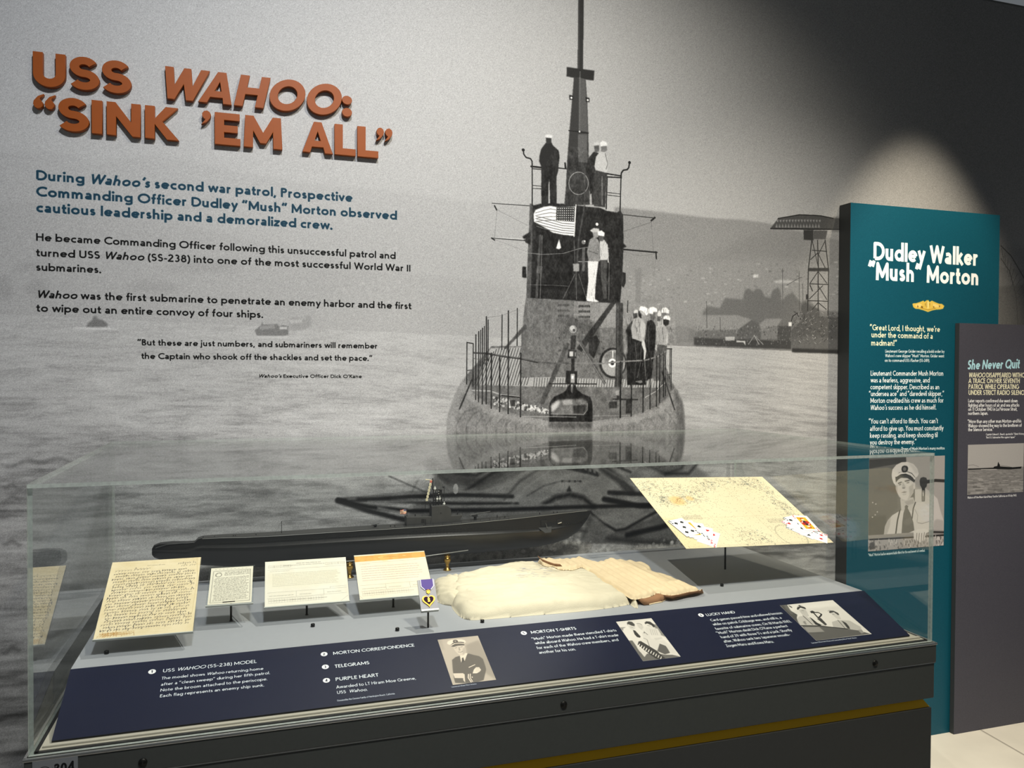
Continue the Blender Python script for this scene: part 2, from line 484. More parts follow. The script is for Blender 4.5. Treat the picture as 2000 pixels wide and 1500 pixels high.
def text(pr, s, p0, p1, cap, col, wt=.125, local=False, al=1.0, track=.055):
    """print a line of lettering on pr from p0 to p1 (photo traces of the baseline ends); cap in metres; *word* = italic"""
    A, B = (np.asarray(p0, float), np.asarray(p1, float)) if local else (pr.uv([p0])[0], pr.uv([p1])[0])
    C = cap * pr.ppm
    h = wt / 2
    ital = False; x = 0; items = []
    for ch in s:
        if ch == '*': ital = not ital; continue
        adv, st = glyph(ch, h)
        items.append((x, st, ital))
        x += adv + (track if ch != ' ' else 0)
    tot = x - track
    e = B - A
    L = np.hypot(*e)
    ex = e / tot
    ey = np.array([e[1], -e[0]]) / L * C
    wpx = wt * C * min(1.25, (0.5 + 0.5 * (L / tot / C)))
    for x, st, it in items:
        i = 0
        while i < len(st):
            k = st[i]
            if isinstance(k, str):
                px, py = st[i+1]; i += 2
                sx = px + (py*.2 if it else 0) + x
                pr.dot(None, wpx*.62, col, al, local=A + ex*sx + ey*py)
                continue
            P = [A + ex*(x + a + (b*.2 if it else 0)) + ey*b for a, b in k]
            pr.line(None, wpx, col, al, local=P, butt=True)
            i += 1
# ================================================================== the mural print (flat black-and-white photograph on the wall)
WY = 2.629
MX0, MX1, MZ0, MZ1 = -1.15, 3.75, 0.10, 3.09

def paint_mural():
    pr = Print((MX0, WY, MZ1), (MX1, WY, MZ1), (MX0, WY, MZ0), 900, ch=1, base=(.66,))
    H, W = pr.H, pr.W
    g = pr.a[..., 0]
    xs = (np.arange(W, dtype=np.float32) / 900 + MX0)[None, :]
    zs = (MZ1 - np.arange(H, dtype=np.float32) / 900)[:, None]
    # sky: slightly deeper tone to the upper right
    g *= (1.0 - 0.20*np.clip((xs - 1.2)/1.6, 0, 1)**1.2 * np.clip((zs - 1.5)/0.9, 0, 1) - 0.05*np.clip((xs-1.9)/1.5, 0, 1))
    F = lambda pts, c, al=1.0, soft=1.2: pr.fill(pts, c, al, soft)
    Ln = lambda pts, w, c, al=1.0: pr.line(pts, w, c, al)
    c3 = lambda pts: crop(850, 375, 4, pts)
    c4 = lambda pts: crop(850, 600, 4, pts)
    c2 = lambda pts: crop(850, 0, 4, pts)
    # far hills
    F([(-300,330),(30,296),(130,300),(190,322),(260,306),(340,312),(420,325),(520,345),(600,358),(760,372),(900,392),(1020,402),(1100,405),(1100,700),(-300,700)], .625, .55, 5)
    F([(-300,420),(60,392),(200,410),(330,430),(500,470),(700,520),(1020,560),(1020,700),(-300,700)], .60, .45, 8)
    F([(1200,404),(1290,414),(1345,421),(1400,427),(1450,429),(1500,436),(1560,452),(1640,470),(1760,500),(2300,560),(2300,720),(1200,700)], .50, .92, 3)
    F([(1215,600),(1290,560),(1350,520),(1440,470),(1500,450),(1640,455),(2200,500),(2200,700),(1215,700)], .46, .5, 14)
    F([(1215,560),(1300,520),(1400,508),(1500,505),(1640,520),(1640,620),(1215,640)], .56, .45, 12)
    # hillside houses
    rr = np.random.default_rng(5)
    for _ in range(260):
        x = rr.uniform(1225, 1640); y = rr.uniform(520, 600) - (x - 1225)*.02
        s_ = rr.uniform(1.2, 3.2)
        F([(x-s_, y-s_*.5), (x+s_, y-s_*.5), (x+s_, y+s_*.6), (x-s_, y+s_*.6)], rr.choice([.70, .64, .38, .42]), rr.uniform(.15, .6), 1)
    for _ in range(200):
        x = rr.uniform(560, 1020); y = rr.uniform(545, 615)
        s_ = rr.uniform(1, 3)
        F([(x-s_, y-s_*.5), (x+s_, y-s_*.5), (x+s_, y+s_*.6), (x-s_, y+s_*.6)], rr.choice([.74, .56]), rr.uniform(.1, .35), 1)
    F(crop(1360,380,4.413,[(490,690),(535,688),(532,715),(490,715)]), .80, .8)
    F(crop(1360,380,4.413,[(660,745),(730,735),(860,745),(800,765),(690,762)]), .72, .7, 2)
    # left shore shadows
    for x, y, w, h in [(8,560,22,50),(60,520,30,18),(75,560,26,40),(25,640,60,10),(300,560,60,20),(400,520,80,22)]:
        F([(x-w,y),(x-w*.3,y-h*.5),(x+w*.4,y-h*.4),(x+w,y+h*.2),(x+w*.6,y+h*.5),(x-w*.8,y+h*.5)], .52, .35, 8)
    # ------------------------------------------------ water
    zl = onY(100, 618, WY)[2]; xl = onY(100, 618, WY)[0]
    zr = onY(1600, 688, WY)[2]; xr = onY(1600, 688, WY)[0]
    hz = zl + (zr - zl) * (xs - xl) / (xr - xl)
    dep = hz - zs                                     # metres below the painted shoreline
    i0 = int(max(0, (MZ1 - float(hz.max())) * 900 - 5))
    d = np.clip(dep[i0:], 1e-3, None).astype(np.float32)
    X = np.broadcast_to(xs, d.shape)
    k = 1.0 / (d + 0.16)
    v = np.log(d + 0.16).astype(np.float32)
    wv = np.zeros_like(d); amp = 0
    for j, (fx, fy, a) in enumerate([(1.6, 9, .8), (3.4, 22, 1.0), (7, 50, 1.0), (15, 100, .75), (34, 190, .5)]):
        wv += a * (vnoise(X*k*fx + j*17 + 40 + .8*wv, v*fy + 50 + .4*X, 20 + j) - .5); amp += a
    wv /= amp
    wv = np.where(wv < 0, wv*1.25, wv*.7)
    near = np.clip(d/1.3, 0, 1)
    w = .655 - .07*near + wv*(.12 + .62*np.clip(d/.8, 0, 1))
    xw = np.clip((.9 - X)/1.6, 0, 1)
    w -= xw * np.clip((d - .28)/.8, 0, 1) * .10
    g[i0:] = np.where(dep[i0:] > 0, w, g[i0:])
    del wv, w, d, X, k, v, near, xw
    # swell bands, left foreground
    for (x0, y0, x1, y1, wd_, c, al) in [(0,905,100,897,9,.38,.6),(50,893,165,900,8,.40,.6),(0,945,45,950,8,.36,.6),(0,975,45,968,7,.36,.6),(60,926,75,938,5,.4,.6),(0,1055,45,1058,10,.3,.5),(0,1270,45,1262,9,.25,.5),(60,1230,130,1240,10,.28,.5),
                             (300,1040,480,1010,14,.46,.35),(420,985,560,975,10,.46,.35),(640,1030,760,1018,12,.44,.3),(1480,1010,1600,1000,7,.30,.5),(1470,1035,1600,1050,7,.30,.5),(1520,980,1620,985,5,.32,.4),(1580,1095,1660,1070,7,.26,.5),(1500,1060,1610,1070,5,.32,.4)]:
        pts = [(x0 + (x1-x0)*t_, y0 + (y1-y0)*t_ + 5*math.sin(t_*9 + x0)) for t_ in np.linspace(0, 1, 14)]
        P = pr.uv(pts + [(x, y + wd_*math.sin(PI*(i_+.5)/14)*1.0) for i_, (x, y) in reversed(list(enumerate(pts)))])
        pr.fill(None, c, al, 3, local=P)
    # right shore: quay, sheds, trees, ship, crane
    c5 = lambda pts: crop(1360, 380, 4.413, pts)
    F([(1215,672),(1216,640),(1240,625),(1290,640),(1330,636),(1345,640),(1380,655),(1380,670),(1340,668)], .42, .8, 2)
    F([(1216,650),(1300,600),(1345,612),(1345,665),(1220,668)], .50, .5, 5)
    F(c5([(0,1230),(60,1010),(100,960),(200,980),(250,890),(400,905),(420,820),(450,805),(490,840),(510,815),(560,815),(590,880),(640,890),(655,830),(700,800),(725,830),(740,930),(765,880),(830,840),(900,930),(960,900),(1060,1000),(1240,1010),(1240,1300),(0,1260)]), .37, .85, 3)
    F(c5([(0,1040),(360,1040),(480,1080),(360,1165),(0,1170)]), .52, .9, 2)
    F(c5([(490,1160),(600,1070),(740,1070),(700,1130),(560,1165)]), .52, .9, 2)
    F(c5([(360,1165),(480,1080),(540,1120),(560,1165),(560,1250),(360,1250)]), .34, .9, 2)
    F(c5([(555,1165),(700,1135),(700,1240),(555,1250)]), .46, .8, 2)
    F(c5([(700,1135),(815,1130),(815,1270),(700,1270)]), .26, .9, 1)
    F(c5([(-20,1230),(150,1240),(450,1250),(820,1265),(820,1335),(400,1318),(150,1308),(-20,1300)]), .22, .9, 2)
    for _ in range(420):
        x = rr.uniform(-10, 820); y = rr.uniform(1120, 1290)
        s_ = rr.uniform(4, 14)
        F(c5([(x, y), (x+s_*.6, y), (x+s_*.6, y+s_), (x, y+s_)]), rr.choice([.2, .28, .62, .5]), rr.uniform(.3, .8), 1)
    F(c5([(250,1225),(330,1225),(330,1258),(250,1258)]), .72, .8)
    F(c5([(345,1258),(420,1262),(425,1300),(405,1275),(345,1272)]), .78, .9)
    F(c5([(795,1100),(822,1100),(822,1135),(795,1135)]), .85, .95)
    Ln(c5([(450,1290),(500,1215),(575,1290)]), 3, .5); Ln(c5([(500,1215),(540,1290)]), 2.5, .6)
    # lattice chimney in the hills behind the deck crew
    F(c3([(1565,605),(1612,608),(1605,870),(1565,865)]), .46, .8, 2)
    F(c3([(1622,828),(1755,840),(1755,865),(1622,860)]), .48, .8, 2)
    for x, y0, y1 in [(88,920,1150),(205,1060,1180),(743,640,940),(886,660,1000),(916,770,940)]:
        Ln(c5([(x, y0), (x+3, y1)]), 2.2, .26, .85)
    Ln(c5([(780,780),(886,720),(912,715)]), 2, .26, .8)
    # ship against the quay
    F(c5([(820,1160),(905,1090),(905,960),(940,925),(990,960),(1060,990),(1060,1050),(1240,1060),(1240,1372),(826,1358)]), .30, .95, 2)
    F(c5([(826,1240),(1000,1215),(1240,1250),(1240,1330),(826,1330)]), .37, .7, 4)
    F(c5([(826,1325),(1240,1340),(1240,1372),(826,1358)]), .16, .8, 2)
    for _ in range(200):
        x = rr.uniform(830, 1240); y = rr.uniform(1000, 1280); s_ = rr.uniform(4, 16)
        Ln(c5([(x, y), (x + rr.uniform(-16, 16), y + s_)]), rr.uniform(1, 2.6), rr.choice([.12, .2, .62, .5]), rr.uniform(.4, .9))
    Ln(c5([(820,1090),(830,1050),(870,1020),(880,1050)]), 3, .14); F(c5([(945,860),(965,860),(968,900),(945,905)]), .2)
    # hammerhead crane
    F(c5([(640,290),(705,205),(890,172),(1065,180),(1170,200),(1330,212),(1330,300),(1000,305),(660,298)]), .26, .95, 1)
    for i_ in range(15):
        x = 690 + i_*26
        F(c5([(x, 215 + abs(8 - i_)*1.2), (x + 20, 215), (x + 12, 240)]), .55, .85, 1)
        F(c5([(x - 8, 285), (x + 2, 248), (x + 12, 285)]), .52, .8, 1)
    Ln(c5([(640,293),(1330,302)]), 4, .14); Ln(c5([(705,206),(890,174),(1065,182),(1180,205)]), 3.5, .14)
    F(c5([(925,305),(1010,305),(1010,395),(925,390)]), .2); F(c5([(1010,310),(1130,310),(1115,385),(1010,385)]), .3)
    for a_, b_ in [((995,395),(965,650)),((1110,395),(1140,650)),((965,650),(960,1000)),((1140,650),(1135,1040)),((1045,395),(1052,640)),((1050,655),(1050,1000)),
                   ((970,650),(1140,640)),((975,770),(1135,775)),((965,915),(1135,920)),((1000,480),(1125,490)),((1000,400),(1050,620)),((1110,400),(1050,520)),((1055,520),(1110,630)),
                   ((1048,665),(980,765)),((1052,665),(1125,765)),((975,900),(1090,785)),((1050,785),(1125,905)),((980,780),(1000,830)),((1000,990),(1050,930)),((1050,930),(1120,990)),((985,560),(1050,500))]:
        Ln(c5([a_, b_]), 4.2 if abs(a_[0]-b_[0]) < 40 else 3, .18, .95)
    F(c5([(970,632),(1142,632),(1140,662),(970,662)]), .2, .9)
    F(c5([(1160,320),(1180,190),(1330,190),(1330,330)]), .30, .5, 3)
    # second crane at the far right behind the tall panel
    Ln([(1955,480),(1975,500),(2010,560),(2040,640)], 4, .30); Ln([(1955,505),(1972,530),(1985,580),(1988,640)], 3.5, .32)
    for t_ in np.linspace(0, 1, 9):
        Ln([(1956+50*t_, 485+80*t_), (1962+22*t_, 515+70*t_)], 2, .34)
    F([(1950,560),(2100,548),(2100,680),(1950,660)], .38, .7, 5)
    # small craft on the left
    c8 = lambda pts: crop(0, 550, 2.353, pts)
    F(c8([(395,210),(405,190),(425,175),(430,160),(442,158),(448,172),(470,176),(492,190),(497,205),(470,212)]), .40, .9, 1.5)
    F(c8([(335,212),(400,208),(500,212),(560,222),(470,220),(400,222),(340,220)]), .78, .7, 2)
    F(c8([(1170,225),(1200,200),(1205,185),(1210,198),(1275,195),(1280,205),(1300,200),(1325,205),(1325,245),(1300,250),(1180,248)]), .42, .9, 1.3)
    F(c8([(1195,203),(1262,198),(1262,215),(1195,222)]), .56, .8, 1); F(c8([(1285,207),(1320,207),(1320,218),(1285,220)]), .74, .8, 1)
    F(c8([(1325,180),(1345,165),(1395,168),(1400,185),(1408,155),(1430,158),(1430,200),(1395,225),(1325,225)]), .52, .55, 2)
    F(c8([(1330,175),(1390,172),(1388,190),(1330,192)]), .74, .5, 1.5)
    F(c8([(1175,252),(1340,250),(1330,258),(1180,260)]), .74, .6, 2)
    # ------------------------------------------------ submarine seen bow-on
    hull = [(872,850),(874,812),(879,798),(888,772),(900,748),(912,732),(930,720),(1290,730),(1312,748),(1324,762),(1333,785),(1337,805),(1338,850),(1335,912),(1300,930),(1200,900),(1000,900),(876,912)]
    F(hull, .47, 1, 1.5)
    # lower hull below the deck overhang
    F([(876,890),(1335,890),(1420,960),(1380,985),(1310,1000),(1245,1030),(1205,1045),(1160,1010),(1130,1040),(1120,1075),(700,1085),(800,1000),(850,930)], .40, .9, 6)
    F([(850,892),(1250,888),(1300,930),(1345,985),(1150,990),(1000,985),(955,980),(985,940)], .46, .8, 5)
    # shading folds on the rounded bow casing
    for i_, x in enumerate(np.linspace(885, 1040, 9)):
        Ln([(x+55-i_*4, 792+i_*3), (x+22, 805+i_*2), (x+6, 830), (x+8, 870), (x+26, 905)], 5, .36, .5)
    for i_, x in enumerate(np.linspace(1325, 1180, 8)):
        Ln([(x-50+i_*4, 790+i_*3), (x-20, 806), (x-4, 832), (x-7, 872), (x-22, 905)], 5, .36, .4)
    F([(905,742),(925,772),(960,797),(1020,814),(1072,823),(1160,823),(1230,817),(1282,798),(1312,772),(1318,778),(1290,808),(1235,826),(1160,833),(1072,833),(1015,825),(950,808),(918,782),(898,755)], .54, .8, 3)
    F([(874,812),(888,772),(905,742),(912,750),(893,790),(886,850),(874,850)], .60, .5, 4)
    F([(1338,850),(1333,785),(1318,762),(1322,800),(1326,850)], .28, .7, 4)
    # deck
    F([(912,732),(960,676),(1018,676),(1018,640),(1215,640),(1290,690),(1312,745),(1318,757),(1285,792),(1232,812),(1160,822),(1072,822),(1020,812),(958,792),(925,768)], .37, 1, 1)
    F([(958,680),(1018,678),(1018,738),(1100,735),(1200,740),(1290,744),(1290,757),(1050,755),(935,752),(948,700)], .62, 1, 1)
    for i_ in range(20):
        x = 936 + i_*5.4
        yb = 680 + max(0, (960-x))*.9
        Ln([(x + 12, max(680, yb)), (x - 10, 752)], 2.6, .24, .9)
    for i_ in range(50):
        x = 1042 + i_*5.1
        Ln([(x + 2, 738 + (x-1042)*.02), (x, 756)], 2.2, .24, .9)
    F([(925,766),(1075,757),(1290,760),(1312,768),(1285,792),(1232,812),(1160,821),(1072,821),(1020,811),(958,791)], .38, 1, 1)
    for _ in range(90):
        x = rr.uniform(950, 1290); y = rr.uniform(762, 800)
        Ln([(x, y), (x+rr.uniform(-4, 8), y+rr.uniform(-2, 2))], 2, rr.choice([.3, .47]), .5)
    # hawser coils
    for _ in range(120):
        t_ = rr.random(); x = 960 + t_*112; y = 782 + t_*22 + rr.uniform(-9, 9)*(1-.6*t_)
        pr.dot((x, y), rr.uniform(2, 4.5), rr.choice([.72, .66, .2, .8]), .8)
    F(c4([(580,725),(625,725),(625,775),(590,775)]), .16, .9)
    # fairwater
    F([(1027,582),(1100,586),(1200,591),(1204,640),(1206,742),(1080,736),(1018,736),(1019,680),(1022,620)], .40, 1, 1)
    F([(1121,588),(1200,592),(1203,640),(1160,640),(1130,628),(1121,620)], .52, 1, 1)
    for _ in range(500):
        x = rr.uniform(1022, 1200); y = rr.uniform(590, 735)
        pr.dot((x, y), rr.uniform(1.2, 5), rr.choice([.32, .46, .42]), .25)
    for k_, y in enumerate([596, 606.5, 617]):
        for i_ in range(7):
            F([(1090+i_*3.3,y-2),(1092+i_*3.3,y-2),(1092+i_*3.3,y+2),(1090+i_*3.3,y+2)], .18, .8, .6)
            F([(1130+i_*3.3,y),(1132.2+i_*3.3,y),(1132.2+i_*3.3,y+4),(1130+i_*3.3,y+4)], .1, .95, .6)
    F([(1036,398),(1042,401),(1060,397),(1103,398),(1150,404),(1172,406),(1186,412),(1205,415),(1211,411),(1217,420),(1218,480),(1214,560),(1211,593),(1165,590),(1100,586),(1030,582),(1029,560),(1032,480)], .13, 1, 1)
    F([(1035,398),(1041,399),(1037,582),(1028,582)], .30, .9, 1)
    Ln([(1056,460),(1051,520),(1048,582)], 8, .30, .8); Ln([(1059,460),(1055,582)], 2.5, .42, .8)
    F([(1049,518),(1060,520),(1058,535),(1048,533)], .36, .8)
    F([(1020,462),(1036,452),(1036,478),(1027,474)], .12); F([(1020,521),(1028,521),(1028,543),(1020,542)], .12)
    F([(1214,531),(1222,533),(1222,552),(1218,562),(1214,558)], .14); F([(1213,470),(1224,482),(1213,486)], .14)
    # yards and wires
    Ln([(961,397),(1034,402)], 2.4, .2); Ln([(961,465),(1026,470)], 3, .25); Ln([(965,464),(1026,467)], 1.5, .8)
    Ln([(966,402),(970,410)], 4.5, .15); Ln([(971,408),(966,464)], 1.2, .4, .7); Ln([(960,465),(966,469)], 4, .15)
    Ln([(971,410),(1030,440)], 1.2, .4, .7); Ln([(967,468),(1030,492)], 1.2, .45, .6)
    Ln([(1215,419),(1280,426)], 2.4, .15); Ln([(1272,431),(1279,425)], 6, .13); Ln([(1216,487),(1283,493)], 5, .13); Ln([(1281,492),(1282,505)], 5, .13)
    Ln([(1272,432),(1276,490)], 1.3, .35, .8); Ln([(1272,434),(1218,452)], 1.4, .3, .8); Ln([(1281,506),(1277,540)], 1.2, .4, .7); Ln([(1218,492),(1250,500),(1280,496)], 1.2, .35, .7)
    # mast and shears
    F([(1130,-60),(1141,-60),(1138.5,150),(1128,150)], .17)
    F([(1131,-60),(1133,-60),(1131,150),(1129,150)], .30, .6)
    F([(1107,131),(1161,138),(1159.5,157.5),(1106.5,149.5)], .15, 1, 1)
    F([(1121,150),(1144,156),(1147,200),(1149,258),(1150,320),(1152,400),(1102,402),(1105,370),(1108,310),(1112,258),(1117,198)], .20, 1, 1)
    F([(1131,150),(1143,157),(1146,200),(1148,258),(1130,255)], .33, .9, 1)
    Ln([(1133,140),(1132,258)], 3.5, .42, .6)
    F([(1129,262),(1147,262),(1147,318),(1129,316)], .36, .9, 1)
    Ln([(1111,255),(1149,260)], 3.5, .12); pr.dot((1132, 257), 3, .8)
    for x, y in [(1115.5,190),(1147.5,194.5)]:
        F([(x-4,y-5),(x+4,y-3),(x+4,y+5),(x-3,y+5)], .12); pr.dot((x+.5, y+1), 3.4, .86)
    # rails, left and right
    Ln(c2([(688,1175),(692,1205),(710,1230),(745,1240),(757,1260),(758,1300)]), 4.5, .15); pr.dot(c2([(688,1172)])[0], 5, .12)
    Ln(c2([(750,1300),(835,1310)]), 6, .15); Ln(c2([(940,1310),(1030,1320)]), 3.5, .16); Ln(c2([(765,1318),(835,1325)]), 3, .15)
    Ln([(1039.5,326),(1039.5,402)], 3.8, .15); Ln([(1058,333),(1059,398)], 3, .2); Ln([(1040,362),(1060,364)], 2.2, .2); Ln([(1040,368),(1060,369)], 2.2, .2)
    Ln(c2([(1015,1275),(1018,1310)]), 6, .14)
    Ln(c2([(1518,1270),(1512,1310),(1500,1325),(1470,1330),(1455,1350),(1450,1385)]), 5, .14); pr.dot(c2([(1518,1270)])[0], 5, .12)
    Ln(c2([(1330,1355),(1455,1375)]), 4.5, .14); Ln(c2([(1345,1382),(1455,1388)]), 4.5, .14)
    Ln([(1186,345),(1184,408)], 4, .13); Ln([(1213,345),(1211,414)], 4, .13); Ln([(1187,376),(1212,379)], 2.2, .15); Ln([(1187,381),(1212,384)], 2.2, .15)
    # men on the bridge
    F([(1066,279),(1057,291),(1053.5,305),(1053,315),(1057,325),(1058,345),(1057,372),(1058,400),(1071,400),(1071,362),(1073,348),(1074.5,400),(1087,400),(1087,345),(1090,335),(1091,322),(1093,306),(1091,294),(1080,284),(1077,278)], .13, 1, 1)
    F([(1066,268),(1077,268),(1077,280),(1067,280)], .17, 1, 1); F([(1064.5,264),(1072,262.5),(1079.5,264.5),(1078,270),(1066,269)], .80, 1, 1)
    F([(1160,296),(1150,308),(1143,330),(1150,345),(1153,400),(1172,400),(1172,300)], .15, 1, 1)
    F([(1160,284),(1170,284),(1170,296),(1162,298)], .3, 1, 1); F([(1160,278),(1168,277),(1173,282),(1160,285)], .74, 1, 1)
    F([(1172,296),(1164,306),(1161,325),(1164,335),(1185,338),(1188,325),(1187,310),(1182,298)], .72, 1, 1)
    F([(1174,284),(1185,285),(1186,293),(1181,297),(1174,296)], .42, 1, 1); F([(1172,279),(1177,275),(1184,277),(1187,284),(1173,286)], .85, 1, 1)
    F([(1162,332),(1186,338),(1184,370),(1182,405),(1160,403),(1157,350)], .20, 1, 1); Ln([(1176,345),(1176,400)], 4, .5, .6); Ln([(1182,300),(1187,320),(1184,330)], 3, .35, .7)
    pr.line(arc(1130, 358, 19, 22, 0, 360, 24), 3, .5, .9)
    F([(1152,380),(1155,378),(1156,400),(1153,400)], .8, .8)
    Ln([(1142,330),(1142,400),(1130,470),(1124,560)], 6, .3, .6)
    # ensign
    fl = [(1125,403),(1122.5,461),(1100,458.5),(1080,454.5),(1068,447),(1056,440),(1043,433),(1042,419),(1046,410),(1062,404),(1075,402),(1090,405)]
    F(fl, .90, 1, 1)
    for i_ in range(5):
        y = 437 + i_*4.6
        Ln([(1122, y+1), (1098, y-1), (1078, y-5 - (4-i_)*.5), (1060, y-12 + i_*.6), (1048, y-14)], 2.6, .38, .85)
    for i_ in range(4):
        y = 410 + i_*6.5
        Ln([(1087, y), (1075, y-2 + i_), (1062, y+1), (1046, y + 6 - i_)], 2.4, .42, .8)
    F([(1087,404),(1123,404),(1121.5,433),(1086,431)], .20, 1, .8)
    for i_ in range(6):
        for j_ in range(8):
            pr.dot((1090 + j_*4.2 - i_*.15, 407 + i_*4.6), 1.7, .85, .95)
    Ln([(1125,400),(1121,462)], 3, .8)
    F([(1092,467),(1096,484),(1092,487),(1086,485)], .88, 1, 1)
    # cables across the tower
    Ln([(1031,494),(1060,497),(1100,495),(1130,486),(1145,483),(1190,485)], 2, .5, .8)
    Ln([(1031,556),(1080,557),(1110,559)], 1.8, .42, .8); Ln([(1130,511),(1150,511)], 2.5, .5); Ln([(1190,512),(1189,585)], 2, .45, .8)
    F([(1119,515),(1131,515),(1131,530),(1120,530)], .62, .9, 1); F([(1137,484),(1143,484),(1142,530),(1137,530)], .36, .9, 1)
    pr.dot((1140, 473), 7, .55, .8); pr.dot((1142, 471), 3, .85, .9)
    for a_, b_ in [((1123,535),(1100,583)),((1125,535),(1126,585)),((1130,535),(1146,585)),((1121,470),(1123,515))]: Ln([a_, b_], 2.4, .33, .9)
    # two men on the forward step
    F([(1152,468),(1160,462),(1168,468),(1173,480),(1172,510),(1150,511),(1146,492)], .50, 1, 1)
    F([(1157,453),(1168,452),(1169,463),(1160,466)], .55, 1, 1); F([(1152,450),(1160,445),(1170,447),(1170,453),(1157,454)], .72, 1, 1); pr.dot((1166, 438), 5, .85)
    F([(1148,510),(1169,510),(1165,540),(1163,560),(1162,585),(1145,585),(1149,550)], .84, 1, 1)
    F([(1146,583),(1160,583),(1170,589),(1162,590),(1146,588)], .88, 1, 1)
    F([(1171,470),(1180,468),(1187,478),(1189,500),(1185,509),(1172,509)], .74, 1, 1)
    F([(1167,452),(1175,450),(1181,455),(1180,462),(1168,460)], .88, 1, 1); F([(1169,461),(1179,462),(1178,471),(1171,471)], .34, 1, 1)
    F([(1172,508),(1186,508),(1184,560),(1186,583),(1179,583),(1174,545)], .27, 1, 1); Ln([(1187,495),(1188,512)], 4, .7)
    Ln([(1150,490),(1168,496)], 3, .35, .8); Ln([(1171,470),(1171,505)], 1.6, .35, .7)
    # gear on the foredeck
    F([(1085,622),(1110,618),(1150,622),(1170,640),(1172,690),(1150,700),(1132,665),(1090,660)], .30, .6, 4)
    for _ in range(130):
        x = rr.uniform(1085, 1178); y = rr.uniform(622, 695)
        F([(x,y),(x+rr.uniform(2,6),y+rr.uniform(-1,2)),(x+rr.uniform(1,5),y+rr.uniform(2,6))], rr.choice([.15, .22, .5, .36]), .6, .8)
    pr.dot((1119, 643), 13, .55); pr.dot((1118, 641), 8, .72); pr.dot((1121, 645), 4.5, .3)
    F([(1116,655),(1125,655),(1124,678),(1116,678)], .15); F([(1150,660),(1165,655),(1172,668),(1160,700),(1150,690)], .14, .9)
    F([(1194,590),(1204,590),(1136,688),(1126,680)], .17, 1, 1)
    F([(1126,662),(1131,658),(1184,748),(1180,752)], .30, 1, 1); Ln([(1130,668),(1182,750)], 1.5, .6, .7)
    F([(1106,668),(1113,672),(1062,790),(1053,788)], .27, 1, 1)
    F([(1030,640),(988,682),(984,680),(1026,632)], .25, .9)
    # wheel-shaped hatch seen edge-on
    P_ = arc(1197, 709, 27, 30, 0, 360, 28); F(P_, .14, 1, 1)
    F(arc(1198, 709, 23, 26, 0, 360, 28), .60, 1, 1); F(arc(1194, 700, 14, 14, 0, 360, 20), .40, .8, 3); F(arc(1196, 709, 8, 9, 0, 360, 18), .9, 1, 1)
    F(arc(1196, 709, 4, 4.5, 0, 360, 12), .15, 1, 1); Ln([(1197,686),(1197,698)], 3, .9)
    F([(1203,590),(1217,592),(1216,650),(1218,700),(1212,785),(1199,783),(1203,700)], .22, 1, 1); Ln([(1207,595),(1206,780)], 3, .36, .7)
    F([(1197,755),(1214,757),(1216,790),(1198,788)], .5, .6, 2)
    # jackstaff assembly and bullnose
    F(c4([(1060,225),(1090,225),(1092,330),(1058,330)]), .16); F(c4([(1038,330),(1105,335),(1105,400),(1035,395)]), .18); F(c4([(1048,345),(1078,345),(1078,385),(1048,385)]), .75); F(c4([(1090,350),(1100,350),(1100,385),(1090,385)]), .5)
    F(c4([(1062,400),(1088,400),(1088,510),(1060,510)]), .14); F(c4([(1022,495),(1110,500),(1108,600),(1020,600)]), .13); F(c4([(1058,520),(1090,520),(1090,590),(1058,590)]), .62); F(c4([(1066,535),(1082,535),(1082,560),(1066,560)]), .9)
    Ln(c4([(890,598),(1260,600)]), 4, .17)
    F(c4([(890,895),(892,770),(900,735),(930,700),(990,672),(1022,650),(1040,610),(1060,600),(1060,660),(1070,672),(1080,600),(1095,610),(1110,645),(1150,678),(1210,700),(1225,735),(1230,800),(1228,895)]), .10, 1, 1.2)
    F(c4([(905,830),(905,760),(935,735),(960,720),(1150,715),(1185,735),(1188,800),(1170,832),(1080,838),(920,850)]), .38, 1, 3)
    F(c4([(905,770),(950,735),(980,735),(950,790),(910,820)]), .85, .7, 3); F(c4([(990,725),(1070,722),(1075,760),(1000,765)]), .6, .9, 1.5); F(c4([(1078,770),(1180,760),(1170,832),(1080,832)]), .13, .9, 2); F(c4([(975,790),(1070,765),(1075,830),(960,830)]), .42, .9, 2)
    Ln(c4([(905,832),(1160,838),(1190,800),(1188,750)]), 3, .5, .7)
    F(c4([(890,895),(1228,895),(1226,945),(888,945)]), .12, .55, 5)
    # bitts on the right
    for (a_, b_, c_, d_) in [(1360,740,60,50),(1490,720,45,110),(1420,660,20,60)]:
        F(c4([(a_,b_),(a_+c_,b_-5),(a_+c_,b_+d_),(a_,b_+d_)]), .15, .9, 1.2)
    Ln(c4([(1390,718),(1580,722)]), 5, .2); F(c4([(1410,650),(1440,650),(1440,690),(1410,690)]), .7, .7, 1.5)
    Ln(c4([(690,852),(1100,858)]), 2, .7, .7); Ln(c4([(1235,850),(1530,845)]), 2, .6, .6)
    # stanchion rails
    Ln(c4([(300,355),(400,358),(550,385),(670,400),(800,428),(900,437),(1060,438)]), 5, .33); Ln(c4([(1100,436),(1300,440),(1450,425),(1640,415),(1740,385),(1800,345)]), 5, .42)
    Ln(c4([(300,360),(400,364),(550,391),(670,406),(800,434)]), 2.4, .14)
    Ln(c4([(290,650),(430,655),(520,685),(660,700)]), 4.5, .6); Ln(c4([(520,690),(665,705)]), 4, .15); Ln(c4([(1640,705),(1720,660),(1795,590)]), 3, .6)
